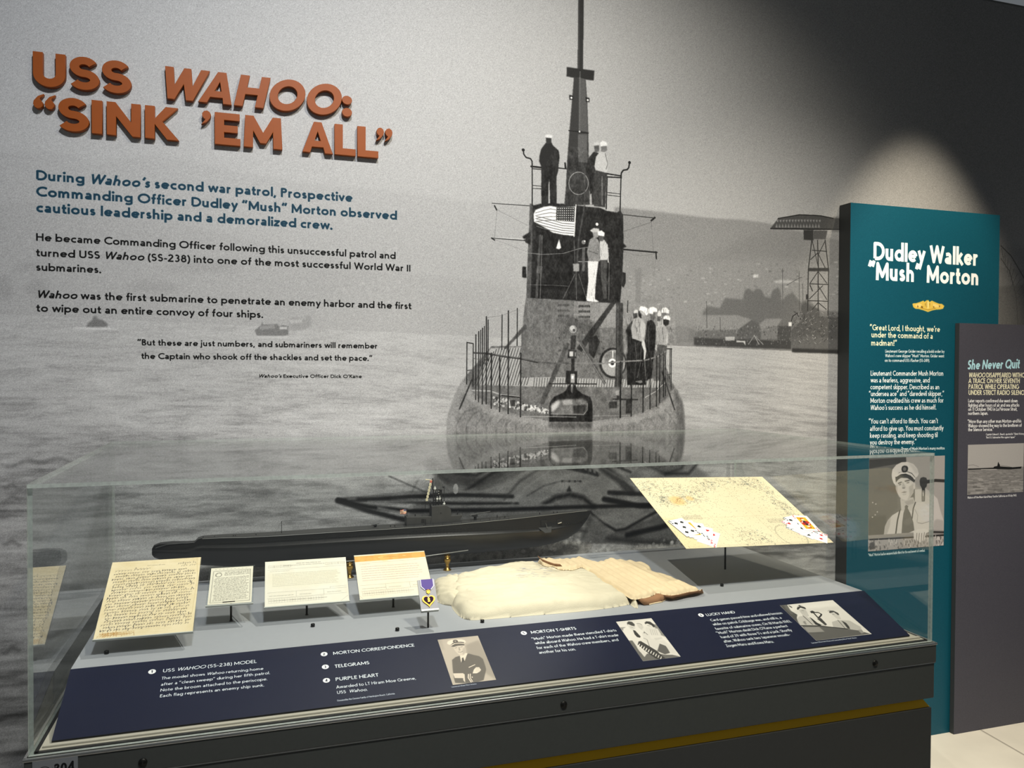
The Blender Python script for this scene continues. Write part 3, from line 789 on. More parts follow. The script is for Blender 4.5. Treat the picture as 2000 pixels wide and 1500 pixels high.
    for x, y0, y1, w in [(248,275,600,3.5),(297,285,620,3.5),(318,215,720,3.5),(340,190,740,3.5),(370,165,755,4),(400,75,755,4),(414,100,420,3.5),(440,360,790,4.5),(355,180,460,3),(385,150,440,3),(505,380,815,4.5),(572,30,830,4.5),(523,60,330,3.5),(642,10,300,3.5),(668,360,855,5),
                         (1448,430,860,6),(1533,600,850,5),(1625,410,820,4.5),(1680,400,795,4),(1730,385,775,4),(1755,370,745,4),(1785,350,700,3.5),(1800,345,690,3.5),(1845,325,640,3.5),(1835,330,560,2.5),(1505,-50,40,3)]:
        Ln(c4([(x, y0), (x - 2, y1)]), w, .16)
    Ln(c4([(248,275),(297,285)]), 3.5, .18); Ln(c4([(1800,325),(1848,325)]), 3.5, .18); Ln(c4([(285,570),(190,795)]), 5, .2); Ln(c4([(1765,480),(1870,800)]), 5, .2)
    Ln(c4([(400,82),(520,65),(640,20)]), 1.4, .4, .7); Ln(c4([(410,420),(300,400)]), 1.5, .3); Ln(c4([(248,495),(290,490)]), 3, .3); Ln(c4([(1845,520),(1800,530)]), 3, .3)
    # deck crew on the right
    F([(1222,650),(1230,636),(1246,640),(1256,680),(1262,752),(1225,752),(1226,690)], .12, 1, 1)
    def sailor(x, y, lit, torso, legs, w=15, hgt=140, cap=.88):
        F([(x-6,y+8),(x+6,y+8),(x+5,y+21),(x-4,y+21)], .28 if lit < .5 else .45, 1, 1)
        F([(x-8,y+2),(x-2,y-3),(x+7,y),(x+9,y+7),(x+2,y+11),(x-8,y+9)], cap, 1, 1)
        F([(x-4,y+20),(x+6,y+20),(x+w*.75,y+32),(x+w*.8,y+60),(x+w*.5,y+72),(x-w*.7,y+70),(x-w*.85,y+45),(x-w*.6,y+28)], torso, 1, 1)
        F([(x-w*.65,y+66),(x+w*.6,y+68),(x+w*.55,y+hgt-12),(x+w*.1,y+hgt),(x-w*.5,y+hgt-4)], legs, 1, 1)
        Ln([(x+w*.1,y+85),(x,y+hgt-8)], 2, .36, .7)
    G = lambda pts, c, al=1.0, s_=1.0: F(c3(pts), c, al, s_)
    G([(1735,1010),(1780,990),(1795,1040),(1790,1100),(1745,1110),(1725,1080)], .66); G([(1765,935),(1800,940),(1815,985),(1785,1000),(1768,975)], .40); G([(1768,925),(1780,903),(1805,902),(1828,925),(1825,950),(1795,942),(1768,945)], .88)
    G([(1735,965),(1760,968),(1760,1010),(1735,1010)], .34); G([(1735,955),(1738,930),(1755,925),(1766,945),(1765,970),(1740,972)], .80)
    G([(1655,1010),(1695,995),(1722,1040),(1720,1200),(1708,1290),(1690,1460),(1650,1475),(1640,1300),(1635,1180),(1648,1090)], .13); G([(1675,935),(1715,940),(1722,985),(1700,1010),(1680,990)], .38); G([(1668,925),(1675,902),(1705,897),(1732,912),(1738,938),(1705,935),(1700,955),(1672,948)], .90)
    G([(1742,1055),(1800,1045),(1822,1100),(1812,1200),(1735,1195),(1722,1110)], .60); G([(1735,1190),(1812,1200),(1802,1300),(1752,1470),(1715,1440)], .32); G([(1780,990),(1828,1000),(1825,1035),(1800,1048),(1782,1030)], .16); G([(1782,980),(1795,965),(1825,965),(1838,985),(1835,1003),(1800,992),(1782,997)], .88)
    G([(1815,1090),(1822,1180),(1790,1190),(1800,1170)], .72, .8)
    G([(1545,940),(1575,935),(1580,985),(1550,992)], .22); G([(1548,935),(1565,918),(1585,925),(1582,945),(1550,948)], .80)
    G([(1475,1110),(1510,1040),(1545,1000),(1550,1140),(1500,1165),(1480,1150)], .13)
    G([(1545,995),(1590,975),(1625,990),(1645,1040),(1640,1120),(1625,1165),(1590,1175),(1540,1155),(1530,1060)], .62); G([(1610,1000),(1640,1035),(1636,1120),(1615,1150),(1600,1080)], .72, .8)
    G([(1500,1135),(1560,1150),(1610,1170),(1640,1240),(1625,1340),(1590,1480),(1500,1485),(1495,1300)], .11); Ln(c3([(1560,1180),(1575,1300),(1555,1470)]), 1.8, .28, .8); Ln(c3([(1610,1200),(1605,1330),(1580,1450)]), 2, .4, .7)
    G([(1622,1150),(1636,1170),(1650,1240),(1640,1300),(1628,1320),(1630,1240),(1612,1190)], .76)
    G([(1588,915),(1610,950),(1625,985),(1600,985),(1588,960)], .14); G([(1610,945),(1640,955),(1655,985),(1630,1000),(1612,985)], .55)
    G([(1592,912),(1605,893),(1635,895),(1668,915),(1672,945),(1650,965),(1625,935),(1605,925),(1592,930)], .90); G([(1600,925),(1625,940),(1640,965),(1625,962),(1605,945)], .70)
    G([(1560,1480),(1610,1470),(1625,1485),(1600,1495)], .5); G([(1660,1465),(1700,1455),(1710,1475),(1670,1485)], .55)
    for a_, b_ in [((1560,1020),(1575,1120)),((1590,1010),(1600,1100)),((1745,1080),(1755,1180)),((1775,1060),(1785,1150)),((1665,1060),(1672,1250)),((1520,1200),(1530,1450))]: Ln(c3([a_, b_]), 1.6, .40 if a_[1] < 1100 else .24, .7)
    F([(1218,640),(1224,650),(1226,690),(1219,690)], .6, .6, 2)
    Ln(c4([(1100,436),(1300,440),(1450,425),(1640,415),(1740,385),(1800,345)]), 5, .45)
    for x, y0, y1, w in [(1448,430,860,6),(1533,600,850,5),(1625,410,820,4.5),(1680,400,795,4),(1730,385,775,4),(1755,370,745,4),(1785,350,700,3.5)]:
        Ln(c4([(x, y0), (x - 2, y1)]), w, .14)
    # ------------------------------------------------ waterline: hull underside, fins and boom shadows
    c9 = lambda pts: crop(640, 880, 3.333, pts)
    def bar(pts, w, c, al=1.0, soft=2.5):
        P = pr.uv(pts); pr.line(None, w*1.06, (c,)*3, al, local=P, soft=soft*3.2)
    bar([(840,905),(880,935),(940,945),(1000,915),(1060,895)], 34, .22, .8, 5)
    bar([(850,905),(890,925),(930,928),(990,900)], 9, .10, .8, 3); bar([(900,965),(960,925),(1030,892)], 8, .10, .8, 3)
    bar([(868,965),(930,960),(985,935),(1060,892)], 16, .34, .8, 4)
    bar([(1100,893),(1160,895),(1185,900)], 4, .3, .6)
    bar(c9([(1790,110),(1900,190),(1975,270)]), 26, .16, .8, 4); bar(c9([(1850,90),(1970,140)]), 6, .1, .8)
    bar([(1230,888),(1300,925),(1330,915),(1345,890)], 12, .18, .8, 4); bar([(1300,925),(1345,925),(1362,905)], 9, .14, .8, 3)
    F([(1245,893),(1300,893),(1345,890),(1330,912),(1300,920),(1250,905)], .34, .9, 4)
    F([(1098,903),(1125,903),(1150,913),(1172,925),(1168,931),(1140,924),(1100,915)], .15, .9, 1.5)
    for i_ in range(5): F([(1132+i_*9,908+i_*3.2),(1137+i_*9,908+i_*3.2),(1137+i_*9,916+i_*3.2),(1132+i_*9,914+i_*3.2)], .40, .9, 1)
    bar([(1030,968),(1060,950),(1090,941),(1100,939)], 2.4, .22, .8); bar([(1100,940),(1135,940)], 2.4, .22, .8)
    for x in (1098,1112,1123,1133): pr.dot((x, 940), 4, .2, .8)
    F([(1112,948),(1117,960),(1106,960)], .1, .9, 1.5)
    bar([(1062,986),(1085,972),(1112,966),(1138,972),(1160,990)], 15, .10, .9, 4)
    bar([(1062,1000),(1085,986),(1112,978),(1138,984),(1160,1000),(1185,1040)], 12, .34, .7, 5)
    for pts, w, c in [([(662,977),(760,972),(900,966),(1000,970)],13,.13),([(680,975),(800,962),(960,960)],6,.40),([(700,975),(900,984),(1010,984)],10,.13),([(720,981),(900,975),(1020,977)],7,.48),([(660,977),(720,990),(800,998),(960,996),(1140,990),(1340,985)],12,.08),
                      ([(800,990),(960,988),(1080,986)],6,.46),([(660,978),(720,998),(790,1015)],14,.13),([(740,992),(800,1006)],8,.46),([(840,965),(760,930)],2,.2),([(1190,962),(1250,965),(1345,972)],14,.12),([(1180,975),(1250,988),(1345,987)],16,.07),([(1200,970),(1340,978)],5,.42),([(1255,950),(1340,965)],8,.14)]:
        bar(pts, w, c, .92)
    bar([(815,940),(805,960)], 3, .3, .6)
    pr.dot((890, 955), 8, .7, .7, ry=16)
    F([(1150,1005),(1200,1040),(1250,1022),(1330,985),(1345,995),(1350,1060),(1130,1062)], .30, .9, 4)
    bar([(1153,1000),(1178,1022),(1203,1036),(1222,1033),(1262,1010),(1310,985)], 8, .09, .9); bar([(1158,1000),(1182,1018),(1203,1029),(1220,1026),(1262,1003)], 5, .44, .8)
    bar([(1225,1045),(1290,1030),(1345,1012)], 16, .06, .9, 3); bar([(1130,1035),(1190,1052),(1240,1058),(1345,1062)], 14, .20, .9, 5)
    F([(1160,1005),(1195,1038),(1175,1060),(1140,1060)], .40, .8, 4)
    # soft tonal modelling of the lower bow
    lx0, ly0 = pr.uv([(700, 905)])[0].astype(int); lx1, ly1 = pr.uv([(1345, 1075)])[0].astype(int)
    lo = g[ly0:ly1, lx0:lx1]
    yy, xx = np.mgrid[0:lo.shape[0], 0:lo.shape[1]].astype(np.float32)
    mm = ((vnoise(xx/60, yy/34, 71)-.5)*.8 + (vnoise(xx/22, yy/12, 72)-.5)*.6 + (vnoise(xx/5, yy/4, 73)-.5)*.5)
    ex_ = np.clip(np.minimum(np.minimum(xx, xx.max()-xx)/80, np.minimum(yy, yy.max()-yy)/30), 0, 1)
    lo += mm*.11*ex_*np.clip(lo*3, .3, 1) - .05*ex_
    for x in np.linspace(1015, 1150, 9):
        bar([(x, 905), (x+6-(x-1080)*.12, 955), (x-(x-1090)*.25, 985)], 3, .36, .25)
    bar([(1000,985),(1030,950),(1075,918),(1120,905),(1180,915),(1240,950),(1290,985)], 6, .52, .35); bar([(985,975),(1015,940),(1060,912)], 7, .16, .6)
    bar([(850,930),(880,958),(930,962),(985,948),(1040,915)], 5, .46, .5)
    # bow wave foam
    for _ in range(700):
        t_ = rr.random(); x = 860 + t_*490
        yc = 1086 - t_*25 + (10 if t_ > .45 else 0)*math.sin((t_-.45)*6) - 18*math.exp(-((x-1110)/35)**2)
        pr.dot((x, yc + rr.normal()*6), rr.uniform(2, 8), rr.choice([.62, .5, .72, .36]), rr.uniform(.15, .5), soft=3)
    F([(640,1040),(860,1085),(1120,1078),(1120,1070),(860,1060)], .46, .3, 8)
    # mottled tones and folds inside the dark shapes
    B_ = pr.uv([(870, 262), (1340, 915)]).astype(int)
    sl_ = g[max(B_[0,1],0):B_[1,1], B_[0,0]:B_[1,0]]
    yy, xx = np.mgrid[0:sl_.shape[0], 0:sl_.shape[1]].astype(np.float32)
    mo = (vnoise(xx/9, yy/14, 61)-.5)*.6 + (vnoise(xx/3.5, yy/5, 62)-.5)*.7 + (vnoise(xx/24, yy/30, 63)-.5)*.5
    sx_, sy_, sm_ = pr.mask(pr.uv([(1020,400),(1100,262),(1200,262),(1217,400),(1221,590),(1318,600),(1330,770),(1338,915),(870,915),(875,780),(905,690),(1018,600)]), 2)
    full = np.zeros_like(sl_); oy, ox = max(B_[0,1],0) - sy_, B_[0,0] - sx_
    for_y = slice(max(0, -oy), min(full.shape[0], sm_.shape[0]-oy)); for_x = slice(max(0, -ox), min(full.shape[1], sm_.shape[1]-ox))
    full[for_y, for_x] = sm_[for_y.start+oy:for_y.stop+oy, for_x.start+ox:for_x.stop+ox]
    msk = np.clip((.60 - sl_)/.12, 0, 1) * full
    sl_ += mo*.13*msk
    for _ in range(260):
        x = rr.uniform(1150, 1312) if rr.random() < .6 else rr.uniform(1216, 1312); y = rr.uniform(600, 745) if x > 1215 else rr.uniform(465, 585)
        if x < 1145 or (x < 1215 and x > 1190): continue
        Ln([(x, y), (x + rr.uniform(-2, 2), y + rr.uniform(4, 14))], rr.uniform(1, 2.6), rr.choice([.12, .5, .3]), rr.uniform(.15, .5))
    # ------------------------------------------------ printed paragraphs
    T = lambda s, a, b, cap, **k: text(pr, s, a, b, cap, (.015,), wt=.165, **k)
    T('He became Commanding Officer following this unsuccessful patrol and', (70.5,470.2), (772.9,506), .0222)
    T('turned USS *Wahoo* (SS-238) into one of the most successful World War II', (70.5,500.4), (802.4,530.5), .0222)
    T('submarines.', (70.5,528.5), (198.4,533.5), .0222)
    T('*Wahoo* was the first submarine to penetrate an enemy harbor and the first', (71,581.8), (803.6,604), .0222)
    T('to wipe out an entire convoy of four ships.', (71,608.6), (514.6,621), .0222)
    T('“But these are just numbers, and submariners will remember', (268.6,674.3), (737.4,681), .0180)
    T('the Captain who shook off the shackles and set the pace.”', (276.2,700.9), (727.6,704.9), .0180)
    T("*Wahoo’s* Executive Officer Dick O’Kane", (504.5,737.6), (706.7,738.4), .0107)
    teal = Print((MX0, WY, MZ1), (MX1, WY, MZ1), (MX0, WY, MZ0), 900, ch=1, base=(0,))
    T2 = lambda s, a, b: text(teal, s, a, b, .0290, (1,), wt=.19)
    T2('During *Wahoo’s* second war patrol, Prospective', (70.5,351.6), (688.8,394.6))
    T2('Commanding Officer Dudley “Mush” Morton observed', (70.5,383.2), (775.7,429.5))
    T2('cautious leadership and a demoralized crew.', (70.5,414.2), (649.9,448.7))
    rgb = np.empty((H, W, 4), np.float32); rgb[..., 3] = 1
    gr = np.random.default_rng(3).standard_normal((H, W)).astype(np.float32)
    gr = (gr + np.roll(gr, 1, 0) + np.roll(gr, 1, 1)) * .577
    g = np.clip(g + gr*.032*np.clip(g*2, .3, 1), 0, 1)
    a = teal.a[..., 0]
    for i_, c in enumerate((.06, .20, .27)):
        rgb[..., i_] = g*(1 - a) + c*a
    im = bpy.data.images.new('mural print', W, H, alpha=False)
    im.pixels.foreach_set(rgb[::-1].ravel()); im.update()
    return im

mural_img = paint_mural()

# ================================================================== room
M_wall = mat('grey wall paint', (.42, .42, .41), .85, noise=.04, nscale=30)
M_dark = mat('black ceiling paint', (.05, .05, .05), .9, noise=.2, nscale=5)
M_floor = mat('pale polished floor', (.80, .78, .73), .35, noise=.05, nscale=6)
M_joint = mat('floor joint grey', (.60, .58, .54), .6)
M_sidewall = mat('dark side wall paint', (.16, .17, .18), .9, noise=.05)

def struct(name, a, b, m):
    o = MB().box(a, b).build(name, m)
    o['kind'] = 'structure'
    return o
struct('floor', (-3.2, -2.2, -.1), (5.6, 2.75, 0), M_floor)
struct('wall_back', (-3.2, WY+.003, 0), (5.6, WY+.12, 3.10), M_wall)
struct('ceiling', (-3.2, -2.2, 4.0), (5.6, 2.75, 4.1), M_dark)
jm = MB()
fl_o = bpy.data.objects['floor']
for a, b in [((1930,1434),(1996,1472)), ]:
    p, q = onZ(*a, 0.0), onZ(*b, 0.0)
    d = (q - p)/np.linalg.norm(q - p); n = np.array([-d[1], d[0], 0])*.004
    p = p - d*.5; q = q + d*2
    jm.add([p-n+(0,0,.0006), p+n+(0,0,.0006), q+n+(0,0,.0006), q-n+(0,0,.0006)], [(0,1,2,3)])
jm.build('floor_joint', M_joint, fl_o)

mural = slab('wall_mural', (MX0, WY, MZ1), (MX1, WY, MZ1), (MX1, WY, MZ0), (MX0, WY, MZ0), .003,
             texmat('mural vinyl', mural_img, .6, .15), M_wall)
tag(mural, 'black and white photograph mural of a surfaced submarine in harbour, covering the wall', 'mural')
# ================================================================== raised title lettering
M_orange = mat('burnt orange painted letters', (.52, .25, .03), .5, spec=.2, noise=.03, nscale=60)
LT = .017                      # letter thickness
FYt = WY - .003 - LT           # front plane of the letters
def zt(y, x=None): return onY(x, y, FYt)[2]
title = empty('title_sign', (-.2, FYt + LT, 2.2), 'raised burnt orange capital letters of the two-line title high on the mural', 'sign')

def sample(pts, n=10): return pts
def shear(poly, k): return [(x + y*k, y) for x, y in poly]
W0 = .27                        # stroke weight relative to cap height
def ringp(rx, ry, n=40, rev=False):
    p = arc(0, 0, rx, ry, 0, 360, n)[:-1]
    return p[::-1] if rev else p

def outline(ch):
    """returns list of (outer polygon, [holes]) in cap-height units; x from 0 to returned width"""
    t = W0*.86
    if ch == 'U':
        o = [(0, 1), (0, .36)] + arc(.40, .36, .40, .38, 180, 360, 18) + [(.80, 1), (.80-t, 1), (.80-t, .36)] + arc(.40, .37, .40-t, .15, 360, 180, 14) + [(t, 1)]
        return .80, [(o, [])]
    if ch == 'S':
        cl = arc(.36, .695, .235, .195, 28, 264, 18) + arc(.36, .305, .265, .195, 84, -152, 20)
        L_, R_ = [], []
        for i in range(len(cl)):
            a = np.array(cl[max(0, i-1)]); b = np.array(cl[min(len(cl)-1, i+1)])
            d = (b - a)/np.linalg.norm(b - a); n = np.array([-d[1], d[0]])*t*.47
            L_.append(tuple(np.array(cl[i]) + n)); R_.append(tuple(np.array(cl[i]) - n))
        return .72, [(L_ + R_[::-1], [])]
    if ch == 'W': return 1.34, [([(0,1),(t*1.05,1),(.40,.42),(.58,1),(.78,1),(.95,.42),(1.34-t*1.05,1),(1.34,1),(1.06,0),(.85,0),(.67,.52),(.50,0),(.29,0)], [])]
    if ch == 'A': return .98, [([(0,0),(.37,1),(.61,1),(.98,0),(.98-t*1.05,0),(.68,.19),(.30,.19),(t*1.05,0)], [[(.37,.38),(.61,.38),(.49,.72)]])]
    if ch == 'H': return .82, [([(0,0),(0,1),(t,1),(t,.61),(.82-t,.61),(.82-t,1),(.82,1),(.82,0),(.82-t,0),(.82-t,.40),(t,.40),(t,0)], [])]
    if ch == 'O': return 1.06, [([(x+.53, y+.5) for x, y in ringp(.53, .52)], [[(x+.53, y+.5) for x, y in ringp(.53-t, .52-t*.93)]])]
    if ch == 'I': return t, [([(0,0),(0,1),(t,1),(t,0)], [])]
    if ch == 'N': return .88, [([(0,0),(0,1),(t*.95,1),(.88-t,.40),(.88-t,1),(.88,1),(.88,0),(.88-t*.9,0),(t,.60),(t,0)], [])]
    if ch == 'K': return .84, [([(0,0),(0,1),(t,1),(t,.60),(.52,1),(.81,1),(.42,.55),(.84,0),(.55,0),(t,.47),(t,0)], [])]
    if ch == 'E': return .66, [([(0,0),(0,1),(.64,1),(.64,.79),(t,.79),(t,.61),(.59,.61),(.59,.40),(t,.40),(t,.21),(.66,.21),(.66,0)], [])]
    if ch == 'M': return 1.02, [([(0,0),(.04,1),(.25,1),(.51,.47),(.77,1),(.98,1),(1.02,0),(1.02-t,0),(.78,.56),(.59,.15),(.43,.15),(.24,.56),(t,0)], [])]
    if ch == 'L': return .62, [([(0,0),(0,1),(t,1),(t,.21),(.62,.21),(.62,0)], [])]
    if ch == ':': return .28, [([(x+.14, y+.14) for x, y in ringp(.14, .14, 20)], []), ([(x+.14, y+.55) for x, y in ringp(.14, .14, 20)], [])]
    q9 = [(.30-.13*math.cos(a), .87 + .13*math.sin(a)) for a in np.linspace(-1.2, PI+.1, 14)][::-1]
    com = [(.03,.62)] + [(.10,.64),(.20,.74),(.13,.75)] 
    nine = [(.02,.60),(.16,.66),(.28,.80),(.30,.90),(.26,.98),(.18,1.02),(.09,1.00),(.03,.93),(.03,.84),(.09,.77),(.14,.76),(.10,.70)]
    if ch == '’': return .30, [(nine, [])]
    if ch == '”': return .62, [(nine, []), ([(x+.34, y) for x, y in nine], [])]
    if ch == '“':
        six = [(.32-x, 1.62-y) for x, y in nine]
        return .62, [(six, []), ([(x+.34, y) for x, y in six], [])]

def letter(ch, x0, x1, zb, zc, italic=False):
    """x0,x1 = metres; zb baseline, zc cap height in metres"""
    w, shapes = outline(ch)
    cu = bpy.data.curves.new('letter', 'CURVE'); cu.dimensions = '2D'; cu.fill_mode = 'BOTH'
    for outer, holes in shapes:
        for poly in [outer] + holes:
            sp = cu.splines.new('POLY'); sp.points.add(len(poly)-1); sp.use_cyclic_u = True
            for i, (a, b) in enumerate(poly):
                xx = a/w*(x1-x0) + (b*.22*zc if italic else 0)
                sp.points[i].co = (xx, b*zc, 0, 1)
    cu.extrude = LT/2; cu.bevel_depth = .0008; cu.bevel_resolution = 1
    tmp = bpy.data.objects.new('tmp', cu); COL.objects.link(tmp)
    me = bpy.data.meshes.new_from_object(tmp.evaluated_get(bpy.context.evaluated_depsgraph_get()))
    bpy.data.objects.remove(tmp)
    me.transform(Matrix.Rotation(PI/2, 4, 'X'))
    me.name = 'letter'; me.materials.clear(); me.materials.append(M_orange)
    o = bpy.data.objects.new('letter', me); COL.objects.link(o)
    o.parent = title
    o.location = Vector((x0, FYt + LT/2, zb)) - title.location
    return o

def cx(px, py): return onY(px/2.439, py/2.439 + 50, FYt)[0]
def cz(px, py): return onY(px/2.439, py/2.439 + 50, FYt)[2]
zb1 = cz(1240, 391); cap1 = cz(1285, 250) - zb1
zb2 = (cz(460, 514) + cz(1740, 624))/2; cap2 = cz(455, 357) - cz(460, 514)
# (character, left px, right px measured at the baseline/where upright, italic)
for ch, a, b, it in [('U',158,310,0),('S',330,470,0),('S',484,622,0),('W',752,962,1),('A',946,1102,1),('H',1115,1254,1),('O',1270,1436,1),('O',1448,1610,1),(':',1630,1676,0)]:
    y = 290 + (a - 158)*.095
    letter(ch, cx(a, y), cx(b, y), zb1, cap1, bool(it))
for ch, a, b in [('“',156,256),('S',276,420),('I',438,486),('N',510,668),('K',692,850),('’',960,1004),('E',1024,1144),('M',1162,1344),('A',1442,1584),('L',1595,1693),('L',1704,1801),('”',1792,1866)]:
    y = 510 + (a - 276)*.08
    letter(ch, cx(a, y), cx(b, y), zb2, cap2)
# ================================================================== graphic panels on the right
def rect_on(pr, quad):
    """axis-aligned rectangle in pr's plane averaged from four traced corners; returns 3D tl,tr,br,bl"""
    q = pr.uv(quad)/pr.ppm
    u0, u1 = (q[0,0]+q[3,0])/2, (q[1,0]+q[2,0])/2
    v0, v1 = (q[0,1]+q[1,1])/2, (q[2,1]+q[3,1])/2
    f = lambda u, v: pr.tl + pr.U*u + pr.V*v
    return f(u0,v0), f(u1,v0), f(u1,v1), f(u0,v1)
def lift(c, n, d): return [p + n*d for p in c]

def unitmap(quad, s=None):
    """homography: photo trace inside quad (tl,tr,br,bl) -> unit square"""
    A = []; b = []
    for (x, y), (u, v) in zip(quad, [(0,0),(1,0),(1,1),(0,1)]):
        A.append([x, y, 1, 0, 0, 0, -u*x, -u*y]); b.append(u)
        A.append([0, 0, 0, x, y, 1, -v*x, -v*y]); b.append(v)
    h = np.linalg.solve(np.array(A, float), np.array(b, float))
    def f(pts):
        p = np.atleast_2d(np.asarray(pts, float))
        w = p @ h[6:8] + 1
        return np.stack([(p @ h[0:2] + h[2])/w, (p @ h[3:5] + h[5])/w], 1)
    return f

class Photo:
    """small printed photograph painted from crop coordinates"""
    def __init__(s, name, corners, quad_crop, ppm, base, sepia=(1,1,1)):
        tl, tr, br, bl = corners
        s.pr = Print(tl, tr, bl, ppm, ch=1, base=(base,)); s.c = corners
        s.m = unitmap(quad_crop); s.name = name; s.sep = sepia
    def P(s, pts): return s.m(pts) * np.array([s.pr.W, s.pr.H])
    def F(s, pts, c, al=1.0, soft=1.0): s.pr.fill(None, c, al, soft, local=s.P(pts)); return s
    def L(s, pts, w, c, al=1.0): s.pr.line(None, w*s.pr.W/100, (c,)*3, al, local=s.P(pts)); return s
    def E(s, cx_, cy_, rx, ry, c, al=1.0, soft=1.0): return s.F(arc(cx_, cy_, rx, ry, 0, 360, 20)[:-1], c, al, soft)
    def finish(s, parent, n, label, rough=.5, d=.0006):
        a = s.pr.a; g = np.random.default_rng(8).standard_normal(a.shape).astype(np.float32)
        a = np.clip(a + g*.02, 0, 1)
        s.pr.a = a * np.asarray(s.sep, np.float32); s.pr.ch = 3
        im = s.pr.image(s.name)
        o = slab('photograph', *lift(s.c, n, d), d*.9, texmat(s.name, im, rough, .4), M_white, parent)
        o['label'] = label
        return o

M_white = mat('white card', (.85, .84, .82), .6)
M_tealside = mat('dark panel edge', (.15, .16, .16), .6)
M_greyside = mat('panel edge grey', (.24, .25, .26), .6)
TY = 2.564
tx0, tx1, tz1 = 2.224, 2.992, 2.166
tq = lambda: Print((tx0, TY, tz1), (tx1, TY, tz1), (tx0, TY, 0), 1100, base=(.01, .295, .365))
pr = tq()
Wt = (1, 1, 1); Cr = (.95, .93, .80)
T = lambda s, a, b, cap, col=Wt, wt=.15: text(pr, s, a, b, cap, col, wt)
T('Dudley Walker', (1706,508), (1910,519.5), .073, wt=.20)
T('“Mush” Morton', (1696,546.3), (1912,557.5), .073, wt=.20)
T('“Great Lord, I thought, we’re', (1699,645), (1836,648.5), .0235, Cr, .17)
T('under the command of a', (1702,659), (1822,662), .0235, Cr, .17)
T('madman!”', (1701.5,675), (1752,675.6), .0235, Cr, .17)
T('Lieutenant George Grider recalling a bold order by', (1729,688.8), (1844.5,689.3), .0125)
T('Wahoo’s new skipper “Mush” Morton. Grider went', (1729,697.6), (1844,698.2), .0125)
T('on to command USS *Flasher* (SS-249).', (1728,706.8), (1816,707), .0125)
for s_, a, b in [('Lieutenant Commander Mush Morton', (1700.5,733.9), (1842.7,733.9)), ('was a fearless, aggressive, and', (1700.5,747.2), (1816,747.2)),
                 ('competent skipper. Described as an', (1700,760.5), (1834.7,760.5)), ('“undersea ace” and “daredevil skipper,”', (1697.3,773.9), (1844,773.3)),
                 ('Morton credited his crew as much for', (1700,787.2), (1843,786.4)), ('*Wahoo’s* success as he did himself.', (1699.5,801), (1829,800)),
                 ('“You can’t afford to flinch. You can’t', (1696.8,827.7), (1832,826.7)), ('afford to give up. You must constantly', (1699,841.9), (1842.7,840.5)),
                 ('keep rassling, and keep shooting til', (1699,855.5), (1831.5,853.9)), ('you destroy the enemy.”', (1699,868.8), (1790,867.2))]:
    T(s_, a, b, .0205)
T('Three of Mush Morton’s many mottos', (1760,879.5), (1845,877.9), .0125)
T('“Mush” Morton had an unquenchable thirst for the excitement of combat.', (1696,1087), (1807,1077.5), .0115)
# gold dolphins badge
e4 = lambda pts: crop(1500, 380, 4, pts)
pr.fill(e4([(1128,855),(1135,850),(1160,848),(1190,838),(1215,828),(1222,838),(1240,825),(1255,825),(1262,840),(1280,828),(1300,838),(1335,852),(1360,855),(1378,870),(1368,892),(1345,898),(1310,900),(1285,905),(1250,918),(1215,905),(1180,895),(1150,892),(1135,880)]), (.88,.74,.32), 1, 1)
for p_ in [[(1150,862),(1185,850),(1205,862),(1190,880),(1160,880)],[(1290,850),(1330,862),(1345,880),(1310,882),(1290,870)]]: pr.fill(e4(p_), (.93,.82,.48), 1, 1)
for p_ in [[(1168,862),(1176,878),(1166,884)],[(1195,868),(1215,880),(1200,888)],[(1290,872),(1302,880),(1292,886)],[(1335,866),(1345,870),(1338,884)],[(1240,835),(1244,835),(1244,880),(1240,880)],[(1228,850),(1232,850),(1230,885)],[(1262,850),(1266,850),(1264,880)]]: pr.fill(e4(p_), (.30,.20,.06), .85, .8)
pr.fill(e4([(1242,835),(1258,835),(1258,890),(1242,890)]), (.97,.88,.55), .8, 1)
pr.line(e4([(1190,885),(1250,902),(1310,888)]), 2, (.45,.32,.10), .8)
teal_img = pr.image('tall panel print', .012)
teal = slab('information_stand', (tx0,TY,tz1), (tx1,TY,tz1), (tx1,TY,0), (tx0,TY,0), .062, texmat('tall panel print', teal_img, .5, .3), M_tealside)
tag(teal, 'tall teal text panel with bold white heading, standing against the mural', 'panel')
origin_to(teal, (tx0, TY, 0))
NY = np.array([0, -1.0, 0])

# portrait print on the tall panel (crop 1690,880 @6.818)
Q = [(50,100),(1055,70),(1045,1260),(38,1345)]
qp = crop(1690, 880, 6.818, Q)
ph = Photo('officer portrait print', rect_on(pr, qp), Q, 2400, .40, (1.0, .97, .96))
ph.F([(540,80),(1060,60),(1060,700),(880,520),(700,330),(540,200)], .62, 1, 2).F([(560,80),(1060,60),(1060,1100),(700,700)], .63, 1, 3)
ph.F([(30,120),(540,90),(545,150),(400,180),(30,240)], .22, 1, 3).F([(30,240),(360,220),(420,300),(430,760),(300,900),(260,1140),(30,1180)], .36, 1, 4)
ph.F([(30,880),(280,860),(260,1120),(30,1160)], .25, .6, 8)
ph.F([(800,500),(880,560),(960,640),(1000,800),(1050,950),(1050,1100),(850,1100),(660,800),(660,520)], .76, 1, 3)
for x, y in [(98,690),(140,710),(160,815),(132,855),(95,885)]: ph.E(x, y, 9, 9, .8, .8)
ph.F([(300,930),(360,860),(460,800),(560,760),(660,690),(780,690),(890,780),(900,1050),(640,1110),(250,1120),(262,1010)], .80, 1, 2)
ph.F([(300,930),(340,890),(330,1000),(290,1110),(250,1120),(262,1010)], .66, .8, 5)
ph.F([(465,640),(640,620),(665,700),(630,800),(480,800)], .74, 1, 2).F([(520,680),(640,640),(650,700),(560,730)], .6, .7, 5)
